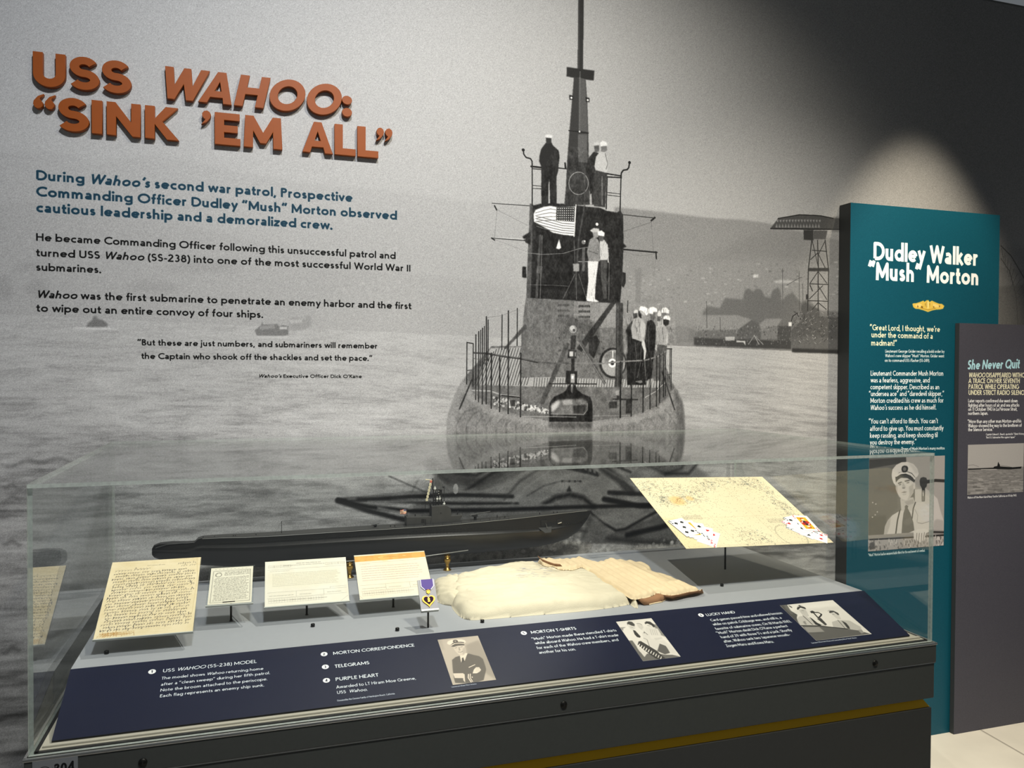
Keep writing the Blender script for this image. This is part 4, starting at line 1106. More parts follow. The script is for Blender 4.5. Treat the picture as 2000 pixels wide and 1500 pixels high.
ph.F([(405,440),(410,400),(500,350),(620,370),(655,420),(640,560),(600,620),(545,662),(490,655),(450,610),(425,560),(405,510)], .80, 1, 2)
ph.F([(580,480),(640,440),(640,560),(600,620),(560,655),(590,590)], .62, .7, 6).F([(430,560),(470,640),(545,665),(490,660)], .6, .6, 4)
ph.F([(405,470),(425,450),(430,560),(408,520)], .6, .6, 3).F([(640,420),(665,430),(665,500),(645,520)], .78, 1, 2)
ph.F([(430,430),(480,410),(490,425),(440,445)], .34, .9, 2).F([(520,400),(580,385),(600,400),(530,418)], .34, .9, 2)
ph.F([(445,450),(475,440),(480,455),(450,462)], .38, .8, 2).F([(545,425),(585,415),(585,432),(550,436)], .38, .8, 2)
ph.F([(492,420),(505,418),(540,490),(520,502),(492,498)], .66, .8, 3).F([(490,492),(530,490),(525,505),(495,505)], .40, .8, 2)
ph.F([(475,560),(520,540),(560,548),(525,565)], .50, .8, 2).F([(490,580),(550,570),(540,590),(500,595)], .66, .6, 3)
ph.F([(350,320),(360,250),(410,190),(480,155),(560,150),(640,180),(690,240),(710,310),(690,350),(660,360),(640,330),(560,290),(470,300),(410,340),(405,400),(410,470),(375,430),(355,370)], .84, 1, 2)
ph.F([(560,155),(640,185),(695,250),(705,310),(660,300),(620,230)], .72, .6, 8)
ph.F([(400,350),(450,290),(540,270),(620,300),(660,350),(660,410),(640,390),(600,350),(520,330),(440,345),(405,400)], .16, 1, 2)
ph.L([(412,335),(470,300),(540,292),(610,320),(655,372)], 2.2, .84).F([(405,400),(410,360),(470,325),(560,322),(630,355),(660,405),(650,425),(560,365),(460,360),(408,420)], .24, 1, 2)
ph.F([(480,240),(490,210),(520,198),(555,205),(570,230),(565,265),(540,290),(500,290),(482,265)], .16, 1, 2).E(522, 245, 22, 26, .45, .9, 2)
ph.F([(525,745),(545,722),(575,740),(565,765),(600,830),(640,950),(655,1060),(570,1100),(485,1100),(495,950),(510,830),(530,770)], .36, 1, 2)
ph.F([(500,950),(600,880),(640,960),(560,1000)], .42, .7, 5).L([(668,690),(640,770),(625,900)], 1.6, .30).L([(460,800),(430,930),(408,1105)], 1.8, .25)
ph.L([(700,960),(760,970),(860,940)], 1, .5, .6).L([(660,780),(700,860),(690,950)], 1, .6, .6)
ph.F([(722,400),(735,365),(770,352),(810,362),(822,390),(890,385),(930,378),(1060,385),(1060,425),(930,418),(822,440),(815,480),(795,498),(795,560),(792,675),(752,675),(752,500),(728,460)], .20, 1, 1.5)
ph.F([(757,530),(786,530),(786,668),(757,668)], .50, .9, 1.5).L([(770,560),(772,600)], 1, .9, .8)
ph.F([(38,1130),(640,1090),(900,1050),(1060,1060),(1060,1130),(640,1160),(38,1190)], .55, 1, 2)
ph.F([(38,1178),(640,1145),(1060,1112),(1060,1132),(640,1162),(38,1200)], .10, 1, 1.5).F([(38,1198),(640,1165),(1060,1135),(1060,1270),(38,1350)], .66, 1, 2)
rr = np.random.default_rng(4)
for _ in range(140):
    x = rr.uniform(45, 1040); y = rr.uniform(1175, 1330) - (x-45)*.06
    ph.L([(x, y), (x + rr.uniform(-8, 8), y + rr.uniform(8, 40))], rr.uniform(.5, 1.6), rr.choice([.3, .45, .85]), .6)
ph.F([(60,1230),(125,1215),(135,1310),(55,1320)], .25, .8, 4)
ph.F([(645,1080),(700,1040),(800,1040),(860,1070),(810,1100),(790,1190),(765,1200),(745,1225),(725,1215),(705,1205),(690,1180),(670,1190),(648,1170)], .84, 1, 1.5)
for p_ in [[(690,1100),(682,1185)],[(722,1100),(712,1205)],[(755,1100),(748,1215)],[(790,1090),(775,1195)]]: ph.L(p_, .9, .45, .9)
ph.F([(920,930),(960,910),(1040,930),(1060,1060),(900,1060)], .62, .7, 6)
ph.F([(900,1070),(1060,1075),(1060,1100),(900,1095)], .12, .8, 2)
ph.finish(teal, NY, 'printed portrait of an officer in a white peaked cap leaning on a rail')

# ------------------------------------------------------------------ grey panel
GY = 2.542
gx0, gx1, gz1 = 2.757, 3.62, 1.705
pr = Print((gx0,GY,gz1), (gx1,GY,gz1), (gx0,GY,0), 1200, base=(.275, .272, .31))
T = lambda s, a, b, cap, col=Wt, wt=.15: text(pr, s, a, b, cap, col, wt)
T('*She Never Quit', (1889,722), (1991,719.5), .040, (.70,.88,.93), .19)
T('*WAHOO* DISAPPEARED WITHOUT', (1891.7,737.3), (2011,737.3), .0205, Cr, .17)
T('A TRACE ON HER SEVENTH', (1891.7,748.6), (1992,748.5), .0205, Cr, .17)
T('PATROL WHILE OPERATING', (1891.7,760), (1990,760), .0205, Cr, .17)
T('UNDER STRICT RADIO SILENCE.', (1891.7,771.4), (2005,771.4), .0205, Cr, .17)
for s_, a, b in [('Later reports confirmed she went down', (1891,786), (1987.7,786)), ('fighting after hours of air and sea attacks', (1891,794.8), (1991,794.2)), ('on 11 October 1943 in La Pérouse Strait,', (1891,802.6), (1987,802)),
                 ('northern Japan.', (1891,810.6), (1930,810.2)), ('“More than any other man Morton–and his', (1890,826.5), (1995,825.2)), ('Wahoo–showed the way to the brethren of', (1891,834.8), (1995.6,833.6)), ('the Silence Service.”', (1891,842.4), (1941,841.8))]:
    T(s_, a, b, .0148)
T('Captain Edward L. Beach, quoted in “Silent Victory:', (1925.6,850.3), (2001,849), .0085)
T('The U.S. Submarine War against Japan”', (1925.6,856.3), (1983,855.5), .0085)
T('Wahoo off the Mare Island Navy Yard in California on 14 July 1943.', (1889.7,974), (1986,969.3), .0090)
g_img = pr.image('low panel print', .014)
gp = slab('information_stand', (gx0,GY,gz1), (gx1,GY,gz1), (gx1,GY,0), (gx0,GY,0), .0205, texmat('low panel print', g_img, .5, .3), M_greyside)
tag(gp, 'lower slate grey text panel with script heading, overlapping the tall teal panel', 'panel')
origin_to(gp, (gx0, GY, 0))
Q = [(198,982),(628,970),(626,1345),(196,1368)]
ph = Photo('submarine at sea print', rect_on(pr, crop(1840, 620, 3.947, Q)), Q, 2200, .66, (1, .98, .97))
ph.F([(190,1165),(640,1150),(640,1380),(190,1380)], .50, 1, 2)
for _ in range(260):
    x = rr.uniform(190, 620); y = rr.uniform(1175, 1375); k_ = (y-1165)/200
    ph.L([(x, y), (x + 14 + 50*k_, y + rr.uniform(-3, 5)*k_)], .5 + 2.2*k_, rr.choice([.36, .60, .42, .64]), .5)
ph.F([(198,1165),(300,1162),(395,1158),(400,1150),(425,1145),(428,1125),(432,1112),(437,1125),(444,1135),(446,1148),(470,1150),(540,1156),(612,1150),(608,1165),(520,1172),(400,1168),(240,1172),(200,1174)], .07, 1, 1)
ph.L([(200,1140),(240,1135),(280,1150)], 1, .5, .7).L([(450,1140),(540,1155)], .6, .3, .7).L([(300,1172),(420,1171)], 1, .75, .7)
ph.finish(gp, NY, 'printed photograph of a submarine side-on at sea')
# ================================================================== display case
M_base = mat('charcoal painted cabinet', (.235, .245, .235), .55, noise=.05, nscale=120)
M_base2 = mat('dark charcoal plinth', (.20, .205, .20), .6, noise=.05, nscale=120)
M_yellow = mat('ochre reveal strip', (.98, .76, .02), .6)
M_rim = mat('brushed aluminium rim', (.85, .85, .84), .28, 1.0)
M_black = mat('black rubber gasket', (.04, .04, .04), .7)
M_lock = mat('dark lock metal', (.16, .16, .15), .4, .8)
M_glass = glassmat('clear case glass')
M_gedge = mat('polished glass edge', (.74, .77, .74), .25, noise=.12, nscale=150)
_nt = M_gedge.node_tree; _tr = _nt.nodes.new('ShaderNodeBsdfTransparent'); _tr.inputs[0].default_value = (.93, .97, .95, 1)
_mx = _nt.nodes.new('ShaderNodeMixShader'); _mx.inputs[0].default_value = .38
_nt.links.new(_nt.nodes['Principled BSDF'].outputs[0], _mx.inputs[1]); _nt.links.new(_tr.outputs[0], _mx.inputs[2])
_nt.links.new(_mx.outputs[0], _nt.nodes['Material Output'].inputs[0])
M_deck = mat('light grey deck paint', (.60, .61, .625), .7, noise=.02, nscale=80)
M_tray = mat('cream inner tray', (.70, .68, .62), .6)
CX0, CX1, CY0, CY1, CZ = -.408, 1.744, 1.667, 2.622, .775
case = empty('display_case', ((CX0+CX1)/2, 2.15, 0), 'long charcoal museum display case with a glass hood, standing in front of the mural', 'display case')
MB().box((CX0, CY0, .722), (CX1, CY1, CZ-.003)).build('upper_band', M_base, case, bevel=.0015)
MB().box((CX0+.002, CY0+.004, .624), (CX1-.002, CY1, .7185)).build('cabinet', M_base, case, bevel=.0015)
MB().box((CX0+.01, CY0+.072, .598), (CX1-.01, CY1, .625)).build('recess', M_black, case)
MB().box((CX0+.001, CY0+.012, .0005), (CX1-.002, CY1, .594)).build('plinth', M_base2, case)
rs = MB(); ra, rb = CX0+.001, CX1-.002
rs.add([(ra, CY0+.0185, .5942), (rb, CY0+.0185, .5942), (rb-.02, CY0+.036, .6235), (ra+.02, CY0+.036, .6235), (ra, CY0+.06, .5942), (rb, CY0+.06, .5942), (rb-.02, CY0+.06, .6235), (ra+.02, CY0+.06, .6235)],
       [(0,1,2,3), (4,7,6,5), (0,4,5,1), (3,2,6,7), (0,3,7,4), (1,5,6,2)])
rs.build('reveal_strip', M_yellow, case)
seam = MB().box((CX0+.001, CY0+.002, .7186), (CX1-.001, CY1, .7215)); seam.build('seam_strip', M_rim, case)
rim = MB()
for a, b in [((CX0-.002,CY0-.002,CZ-.006),(CX1+.002,CY0+.004,CZ)),((CX0-.002,CY0,CZ-.006),(CX0+.004,CY1,CZ)),((CX1-.004,CY0,CZ-.006),(CX1+.002,CY1,CZ))]: rim.box(a, b)
rim.build('rim', M_rim, case, bevel=.001)
gas = MB()
for a, b in [((CX0+.012,CY0+.016,CZ-.002),(CX1-.012,CY0+.023,CZ+.002)),((CX0+.012,CY0+.016,CZ-.002),(CX0+.020,CY1,CZ+.002)),((CX1-.020,CY0+.016,CZ-.002),(CX1-.012,CY1,CZ+.002))]: gas.box(a, b)
gas.build('gasket', M_black, case)
MB().box((CX0+.020, CY0+.023, CZ-.003), (CX1-.020, CY1, CZ+.0035)).build('inner_tray', M_tray, case)
MB().box((CX0+.024, CY0+.030, CZ+.0035), (CX1-.024, CY0+.040, CZ+.0075)).build('tray_lip', M_tray, case, bevel=.001)
for x, y in [(279,1489), (1101,1376), (1709,1295)]:
    p = onY(x, y, CY0)
    k = MB(); n = 20
    k.tube([(p[0], CY0+.001, p[2]), (p[0], CY0-.0025, p[2])], [.0085, .0075], 20)
    lk = k.build('lock', M_lock, case, True)
    MB().box((p[0]-.0012, CY0-.0032, p[2]-.004), (p[0]+.0012, CY0-.0024, p[2]+.004)).build('keyhole', M_black, lk)

# glass hood: five sheets
GT = .0075; GZ1 = 1.285; gx_0, gx_1, gy_0, gy_1 = -.402, 1.735, 1.673, 2.594
def sheet(a, b):
    v, f = MB().box(a, b).v, MB().box(a, b).f
    d = np.array(b) - np.array(a); ax = int(np.argmin(d))
    big = {0: (3, 5), 1: (2, 4), 2: (0, 1)}[ax]
    fm = [1]*6
    for i, q in enumerate(f):
        n = np.cross(np.array(v[q[1]])-np.array(v[q[0]]), np.array(v[q[2]])-np.array(v[q[1]]))
        fm[i] = 0 if int(np.argmax(np.abs(n))) == ax else 1
    return meshobj('glass_panel', v, f, [M_glass, M_gedge], case, fmats=fm)
sheet((gx_0, gy_0, CZ+.001), (gx_1, gy_0+GT, GZ1-GT))['label'] = 'front glass sheet'
sheet((gx_0, gy_0+GT+.0003, CZ+.001), (gx_0+GT, gy_1, GZ1-GT))['label'] = 'left glass sheet'
sheet((gx_1-GT, gy_0+GT+.0003, CZ+.001), (gx_1, gy_1, GZ1-GT))['label'] = 'right glass sheet'
sheet((gx_0, gy_0, GZ1-GT+.0003), (gx_1, gy_1, GZ1))['label'] = 'top glass sheet'

# number plate on the cabinet front, bottom left
M_plate = mat('grey plastic plate', (.44, .45, .46), .5)
a = onY(63, 1478, CY0-.0015); b = onY(152, 1473, CY0-.0015)
pl = Print((a[0], CY0-.0018, .7715), (b[0], CY0-.0018, .7715), (a[0], CY0-.0018, .700), 4000, base=(.46,.47,.48))
text(pl, '204', (.47*pl.W, .40*pl.H), (.92*pl.W, .40*pl.H), .017, (.05,.05,.06), wt=.22, local=True)
c_ = np.array([.255*pl.W, .37*pl.H])
pl.dot(None, 36, (.05,.05,.06), local=c_); pl.line(None, 5, (.05,.05,.06), local=np.array(arc(c_[0], c_[1], 47, 47, 0, 360, 30)))
for r_ in (64, 80):
    for s0 in (-28, 152): pl.line(None, 6, (.05,.05,.06), local=np.array(arc(c_[0], c_[1], r_, r_, s0, s0+56, 10)))
pl.fill(None, (.46,.47,.48), local=[(c_[0]-12,c_[1]-12),(c_[0]+14,c_[1]),(c_[0]-12,c_[1]+12)])
npl = slab('number_plate', (a[0],CY0-.0018,.7715), (b[0],CY0-.0018,.7715), (b[0],CY0-.0018,.700), (a[0],CY0-.0018,.700), .0016, texmat('number plate print', pl.image('number plate print', .01), .5), M_plate, case)
npl['label'] = 'grey audio guide plate numbered 204'

# ------------------------------------------------------------------ deck inside the case
DZ = .85
DY0 = 1.917
dk = [(-.379,DY0),(1.741-.017,DY0),(1.741-.017,2.59),(-.379,2.59)]
dL, dR = -.379, 1.722
deck = MB().box((dL, DY0, CZ+.0036), (dR, 2.583, DZ))
deck_o = deck.build('deck', M_deck)
tag(deck_o, 'light grey painted deck inside the glass case carrying the exhibits', 'deck')
origin_to(deck_o, (.67, 2.25, CZ+.0036))
MB().box((dL, 2.5555, DZ), (dR, 2.583, DZ+.0045)).build('back_ledge', M_deck, deck_o)
# sloping label rail
LT_, LB_ = (np.array([dL, DY0-.0006, DZ]), np.array([dR, DY0-.0006, DZ])), (np.array([-.371, 1.7128, CZ+.009]), np.array([1.702, 1.7128, CZ+.009]))
RAILX0, RAILX1 = -.374, 1.712
rtl, rtr, rbr, rbl = np.array([-.379,DY0-.0008,DZ]), np.array([1.727,DY0-.0008,DZ]), np.array([1.699,1.7128,CZ+.009]), np.array([-.372,1.7128,CZ+.009])
rl = Print((-.382,DY0-.0008,DZ), (1.732,DY0-.0008,DZ), (-.382,1.7128,CZ+.009), 2100, base=(.008, .045, .17))
T = lambda s, a, b, cap, wt=.135: text(rl, s, a, b, cap, (.90,.92,.92), wt)
def num(n, x, y):
    P_ = rl.uv([(x, y)])[0]; r_ = .0078*rl.ppm
    rl.dot(None, r_, (.95,.95,.94), local=P_)
    text(rl, n, (P_[0]-r_*.30, P_[1]+r_*.52), (P_[0]+r_*.28, P_[1]+r_*.52), .0082, (.05,.08,.16), .2, local=True)
HC = .0112; BC = .0092
num('1', 297, 1311.8); T('USS *WAHOO* (SS-238) MODEL', (318,1313.4), (501.6,1294.5), HC)
T('The model shows *Wahoo* returning home', (315,1327.5), (514.5,1308), BC); T('after a “clean sweep” during her fifth patrol.', (314,1339.5), (528,1316.4), BC)
T('Note the broom attached to the periscope.', (313,1350.8), (522.6,1328.4), BC); T('Each flag represents an enemy ship sunk.', (312,1362.2), (516.6,1340.4), BC)
num('2', 633, 1277.5); T('MORTON CORRESPONDENCE', (651,1279), (810,1262.5), HC, .15)
num('3', 635.4, 1302.4); T('TELEGRAMS', (654,1304.5), (722,1297), HC, .15)
num('4', 637.5, 1328.8); T('PURPLE HEART', (655.8,1330), (739.8,1321), HC, .15)
T('Awarded to LT Hiram Moe Greene,', (657,1345), (813,1327), .0098); T('USS  *Wahoo.', (658.5,1355.5), (718.5,1349), .0098)
T('Donated by the Greene Family of Huntington Beach, California', (659,1370), (771,1356), .0055)
T('Lieutenant Hiram Moe Greene', (882,1343), (931,1336.5), .0042)
num('5', 1023, 1236.4); T('MORTON T-SHIRTS', (1038,1237.8), (1126.5,1229.4), HC, .15)
T('“Mush” Morton made these stenciled T-shirts', (1040,1250.5), (1205,1233), .0105); T('while aboard *Wahoo.* He had a T-shirt made', (1046,1258.8), (1208.8,1242.3), .0105)
T('for each of the *Wahoo* crew members, and', (1049.4,1268), (1208.8,1251.6), .0105); T('another for his son.', (1053.6,1277), (1125.6,1270), .0105)
num('6', 1369, 1201.4); T('LUCKY HAND', (1381,1203.3), (1437,1197.5), HC, .15)
for s_, a_, b_ in [('Card games passed time and relieved tension', (1389.5,1213.7), (1529,1199)), ('while on patrol. Cribbage was, and still is, a', (1394,1221.9), (1527.6,1208.2)),
                   ('favorite of submarine crews. On 18 March 1943,', (1399,1230.6), (1547,1215.4)), ('“Mush” Morton dealt Dick O’Kane a perfect', (1401.5,1238.8), (1539.6,1224.5)),
                   ('hand of 29 with three 5’s and a jack. Shortly', (1409.6,1246.9), (1547.7,1232.6)), ('after, Wahoo sank two Japanese vessels–', (1415,1255.3), (1545,1241.4)), ('Zogen Maru and Kowa Maru.', (1420,1264), (1512.6,1255))]:
    T(s_, a_, b_, .0108)
T('Executive Officer Dick O’Kane and Commanding Officer “Mush” Morton', (1586,1257), (1674,1246.5), .0050)
rail_img = rl.image('label rail print', .012)
M_rail = texmat('label rail print', rail_img, .5, .4)
# the rail narrows slightly towards the front: a real trapezoid, printed on the same plane
def rl_uv(p):
    q = np.asarray(p) - rl.tl
    return (q @ rl.U / rl.w, 1 - q @ rl.V / rl.h)
nrm = np.cross(rl.V, rl.U); nrm = nrm if nrm[2] > 0 else -nrm
top = [rtl, rtr, rbr, rbl]; bot = [p - nrm*.004 for p in top]
rail = meshobj('label_rail', top + bot, [(3,2,1,0),(4,5,6,7),(0,1,5,4),(1,2,6,5),(2,3,7,6),(3,0,4,7)], [M_rail, M_black], None,
               fmats=[0,1,1,1,1,1], uvs=[rl_uv(rbl), rl_uv(rbr), rl_uv(rtr), rl_uv(rtl)] + [(0,0)]*20)
tag(rail, 'sloping navy blue caption rail along the front of the glass case', 'caption rail')
origin_to(rail, tuple((rbl+rbr)/2))
wedge = MB(); y0_, y1_ = 1.7135, DY0-.0012
wedge.add([(-.371,y0_,CZ+.0036),(1.698,y0_,CZ+.0036),(1.722,y1_,CZ+.0036),(-.376,y1_,CZ+.0036),(-.371,y0_,CZ+.0045),(1.698,y0_,CZ+.0045),(1.722,y1_,DZ-.0045),(-.376,y1_,DZ-.0045)],
          [(0,3,2,1),(4,5,6,7),(0,1,5,4),(1,2,6,5),(2,3,7,6),(3,0,4,7)])
wedge.build('rail_support', M_tray, rail)

# printed photographs on the rail
Q = [(110,250),(1125,135),(1400,1250),(370,1345)]
ph = Photo('seated officer print', rect_on(rl, crop(850,1230,12.5,Q)), Q, 4200, .74, (1, .93, .84))
ph.F([(780,380),(1130,250),(1400,900),(1400,1250),(900,900),(780,600)], .60, .8, 14).F([(110,250),(200,240),(260,500),(180,520)], .64, .5, 8)
ph.F([(410,760),(500,690),(600,660),(720,700),(820,600),(950,640),(1080,670),(1160,740),(1190,900),(1200,1000),(1100,1250),(900,1310),(650,1310),(430,1300),(410,1180),(405,1000)], .40, 1, 3)
ph.F([(610,655),(760,590),(800,595),(710,790),(670,720),(620,830)], .90, 1, 2).F([(650,715),(690,700),(700,790),(640,840)], .30, 1, 2)
ph.F([(470,430),(745,390),(770,480),(765,560),(730,620),(680,655),(600,640),(540,580),(490,510)], .82, 1, 3).F([(700,480),(765,420),(765,560),(690,650),(680,560)], .66, .6, 6)
ph.F([(330,350),(350,290),(440,250),(560,240),(700,235),(780,260),(800,310),(760,330),(740,310),(560,310),(430,370),(380,380)], .91, 1, 3)
ph.F([(420,385),(470,330),(560,305),(680,300),(750,310),(755,385),(740,395),(600,400),(480,435),(430,420)], .38, 1, 2).L([(430,395),(520,345),(640,335),(755,345)], 2.6, .88)
ph.F([(475,290),(500,255),(560,248),(600,270),(605,310),(570,325),(495,322)], .36, 1, 2).E(540, 285, 26, 20, .72, .8, 2)
ph.L([(510,465),(560,450)], 1.4, .45).L([(650,440),(700,430)], 1.4, .45).F([(600,440),(625,440),(640,520),(600,530)], .60, .8, 2).L([(580,560),(640,570),(690,545)], 1.4, .50)
ph.F([(780,940),(950,870),(955,885),(790,955)], .92, 1, 1.5)
ph.F([(860,1090),(900,1000),(960,945),(1040,945),(1075,1010),(1040,1050),(960,1090)], .90, 1, 2).L([(960,985),(1045,985)], .9, .6).L([(950,1030),(1060,1030)], .9, .6)
ph.F([(400,1080),(640,1080),(660,1110),(640,1200),(430,1190)], .86, 1, 2).F([(420,1200),(600,1195),(640,1300),(480,1300),(430,1260)], .40, 1, 2)
ph.F([(640,1110),(670,1100),(660,1300),(620,1240)], .88, 1, 2).L([(760,1110),(745,1190),(800,1290)], 2.6, .88).L([(805,1100),(790,1190),(835,1280)], 2, .88).E(838, 1178, 16, 14, .92)
ph.finish(rail, nrm, 'sepia printed photograph of an officer with folded arms')
Q = [(135,325),(1090,235),(1650,1280),(665,1400)]
ph = Photo('family print', rect_on(rl, crop(1200,1190,13.64,Q)), Q, 4200, .86, (1, .97, .92))
ph.F([(215,480),(370,475),(300,560),(250,560)], .50, .8, 4).F([(1100,410),(1190,400),(1400,760),(1250,700),(1150,520)], .45, .8, 5)
ph.F([(380,850),(480,840),(560,1000),(620,1130),(720,1290),(800,1200),(1080,1190),(1260,1230),(1450,1230),(1650,1280),(660,1400)], .42, 1, 3)
ph.F([(290,520),(400,470),(540,560),(700,480),(820,600),(800,800),(700,860),(520,850),(400,830),(330,700)], .88, 1, 3)
ph.F([(430,430),(620,430),(610,520),(560,550),(480,530)], .80, 1, 3).F([(420,360),(470,315),(560,330),(620,400),(610,450),(540,440),(440,390),(430,430)], .28, 1, 3)
ph.F([(545,560),(600,570),(720,740),(690,770),(620,750),(570,680)], .22, 1, 2).L([(500,470),(560,490)], 1.2, .4)
ph.F([(670,380),(720,360),(800,390),(840,480),(780,560),(700,480)], .78, 1, 4).L([(680,380),(760,380),(810,420)], 2, .5, .8)
ph.F([(890,360),(940,320),(1040,330),(1130,410),(1150,470),(1100,490),(1060,430),(960,380),(900,400)], .22, 1, 3).F([(920,390),(960,385),(1060,440),(1060,500),(1010,520),(960,470)], .84, 1, 3).L([(950,430),(1020,450)], 1.2, .4)
ph.F([(900,470),(1050,530),(1200,520),(1260,680),(1240,720),(1120,700),(1000,690),(880,600)], .84, 1, 3)
for x in (1000, 1050, 1100, 1150): ph.L([(x, 540), (x+20, 700)], 1.2, .60, .7)
ph.F([(760,620),(960,650),(980,800),(1180,800),(1180,930),(1080,1130),(960,1020),(900,1000),(850,900),(780,780)], .84, 1, 3).L([(830,600),(910,690)], 2, .5).E(828, 635, 14, 14, .3).L([(790,780),(870,820),(900,1000)], 1.6, .5)
ph.F([(1060,780),(1280,760),(1250,800),(1100,840)], .80, 1, 2).F([(1260,720),(1440,900),(1400,930),(1290,800)], .90, 1, 2)
ph.F([(1180,930),(1340,1000),(1400,1180),(1260,1220),(1080,1130)], .38, 1, 3).F([(1150,850),(1300,870),(1560,1150),(1500,1190),(1430,1190),(1330,1000)], .84, 1, 2)
ph.F([(640,870),(700,860),(1080,1130),(1130,1200),(1260,1330),(1090,1350),(1000,1330),(860,1210),(700,1060),(600,960)], .25, 1, 2)
for i_ in range(10): ph.F([(590+i_*58,1000+i_*38),(650+i_*56,930+i_*38),(668+i_*56,940+i_*38),(625+i_*56,1010+i_*38)], .93, 1, 1.5)
ph.F([(560,1020),(600,1030),(790,1200),(720,1280),(690,1180),(620,1140)], .84, 1, 2)
ph.finish(rail, nrm, 'printed photograph of a couple reading with a child')
Q = [(30,230),(1125,120),(1700,845),(570,975)]
ph = Photo('two officers print', rect_on(rl, crop(1530,1160,10.526,Q)), Q, 3600, .84, (1, .975, .93))
ph.F([(30,230),(175,215),(210,340),(330,430),(300,500),(330,650),(560,970),(540,980)], .30, 1, 3).F([(100,230),(170,230),(260,420),(200,420)], .42, .7, 6)
ph.F([(190,215),(260,260),(262,290),(220,260)], .25, 1, 2)
ph.F([(300,520),(350,470),(440,455),(560,500),(700,620),(860,660),(700,690),(360,670),(310,600)], .72, 1, 3).F([(400,580),(450,560),(470,640),(430,640)], .45, .7, 3)
ph.F([(380,320),(520,300),(545,400),(560,460),(500,480),(440,450)], .74, 1, 2).F([(350,310),(370,270),(440,245),(520,270),(540,310),(520,310),(430,280),(365,330)], .20, 1, 2).F([(360,270),(400,225),(480,235),(500,260),(440,245)], .70, 1, 2).F([(400,230),(430,222),(450,245),(410,250)], .22)
ph.L([(440,455),(580,640)], 1.2, .2).F([(560,480),(600,510),(680,600),(760,650),(720,670),(640,640)], .18, 1, 2).L([(440,340),(480,345)], 1, .4)
ph.F([(600,365),(650,345),(690,365),(690,385),(650,400),(620,400)], .16, 1, 1.5).L([(680,385),(760,385),(815,420),(800,450),(740,500)], 2.6, .2).L([(670,400),(730,500)], 2.6, .2)
ph.F([(700,520),(780,500),(870,640),(830,660),(740,560)], .24, 1, 2)
ph.F([(980,590),(1100,550),(1230,555),(1340,560),(1460,650),(1540,700),(1500,760),(1440,760),(1260,730),(980,700)], .70, 1, 3)
ph.F([(1000,390),(1150,400),(1180,500),(1180,530),(1110,530),(1040,450)], .76, 1, 2).F([(980,380),(1000,350),(1080,350),(1160,400),(1170,440),(1140,440),(1080,380),(990,400)], .25, 1, 2).F([(950,370),(980,335),(1060,340),(1080,350),(1000,350)], .66, 1, 2)
ph.L([(1040,420),(1070,425)], 1, .35).L([(1110,550),(1210,730)], 1, .25).F([(1180,560),(1260,610),(1300,690),(1300,740),(1260,730)], .22, 1, 2)
ph.F([(360,665),(700,670),(900,690),(1260,735),(1440,765),(1680,840),(570,975),(430,790)], .36, 1, 2).F([(390,690),(700,690),(780,790),(450,810)], .58, .9, 4).L([(340,660),(700,668),(1250,735)], 2, .15).L([(440,810),(760,815)], 1.6, .3, .7)
ph.F([(1440,750),(1520,720),(1555,820),(1500,835)], .68, 1, 2)
for i_ in range(4): ph.L([(1460+i_*22, 760), (1480+i_*20, 825)], .7, .35)
ph.finish(rail, nrm, 'printed photograph of two officers at a bridge rail')

# five small black cable grommets along the front of the deck
M_grommet = mat('glossy black metal', (.02, .02, .02), .25, .3)
for (x, y), lb in zip([(208,1277), (611,1224), (776,1232), (942,1216), (1410,1145)],
                      ['small black peg on the grey deck below the large handwritten letter', 'small black peg on the deck in front of the white telegram', 'small black peg on the deck just left of the purple ribbon medal stand',
                       'small black peg on the deck under the front edge of the white T-shirt', 'small black peg on the deck in front of the chart rod']):
    p = onZ(x, y, DZ)
    g_ = MB().lathe([(.0052,0),(.0052,.006),(.0046,.0075),(.0026,.0078),(.0022,.006)], (p[0], p[1], DZ), 18)
    o = g_.build('peg', M_grommet, None, True); tag(o, lb, 'peg', 'black pegs on the deck'); origin_to(o, (p[0], p[1], DZ))
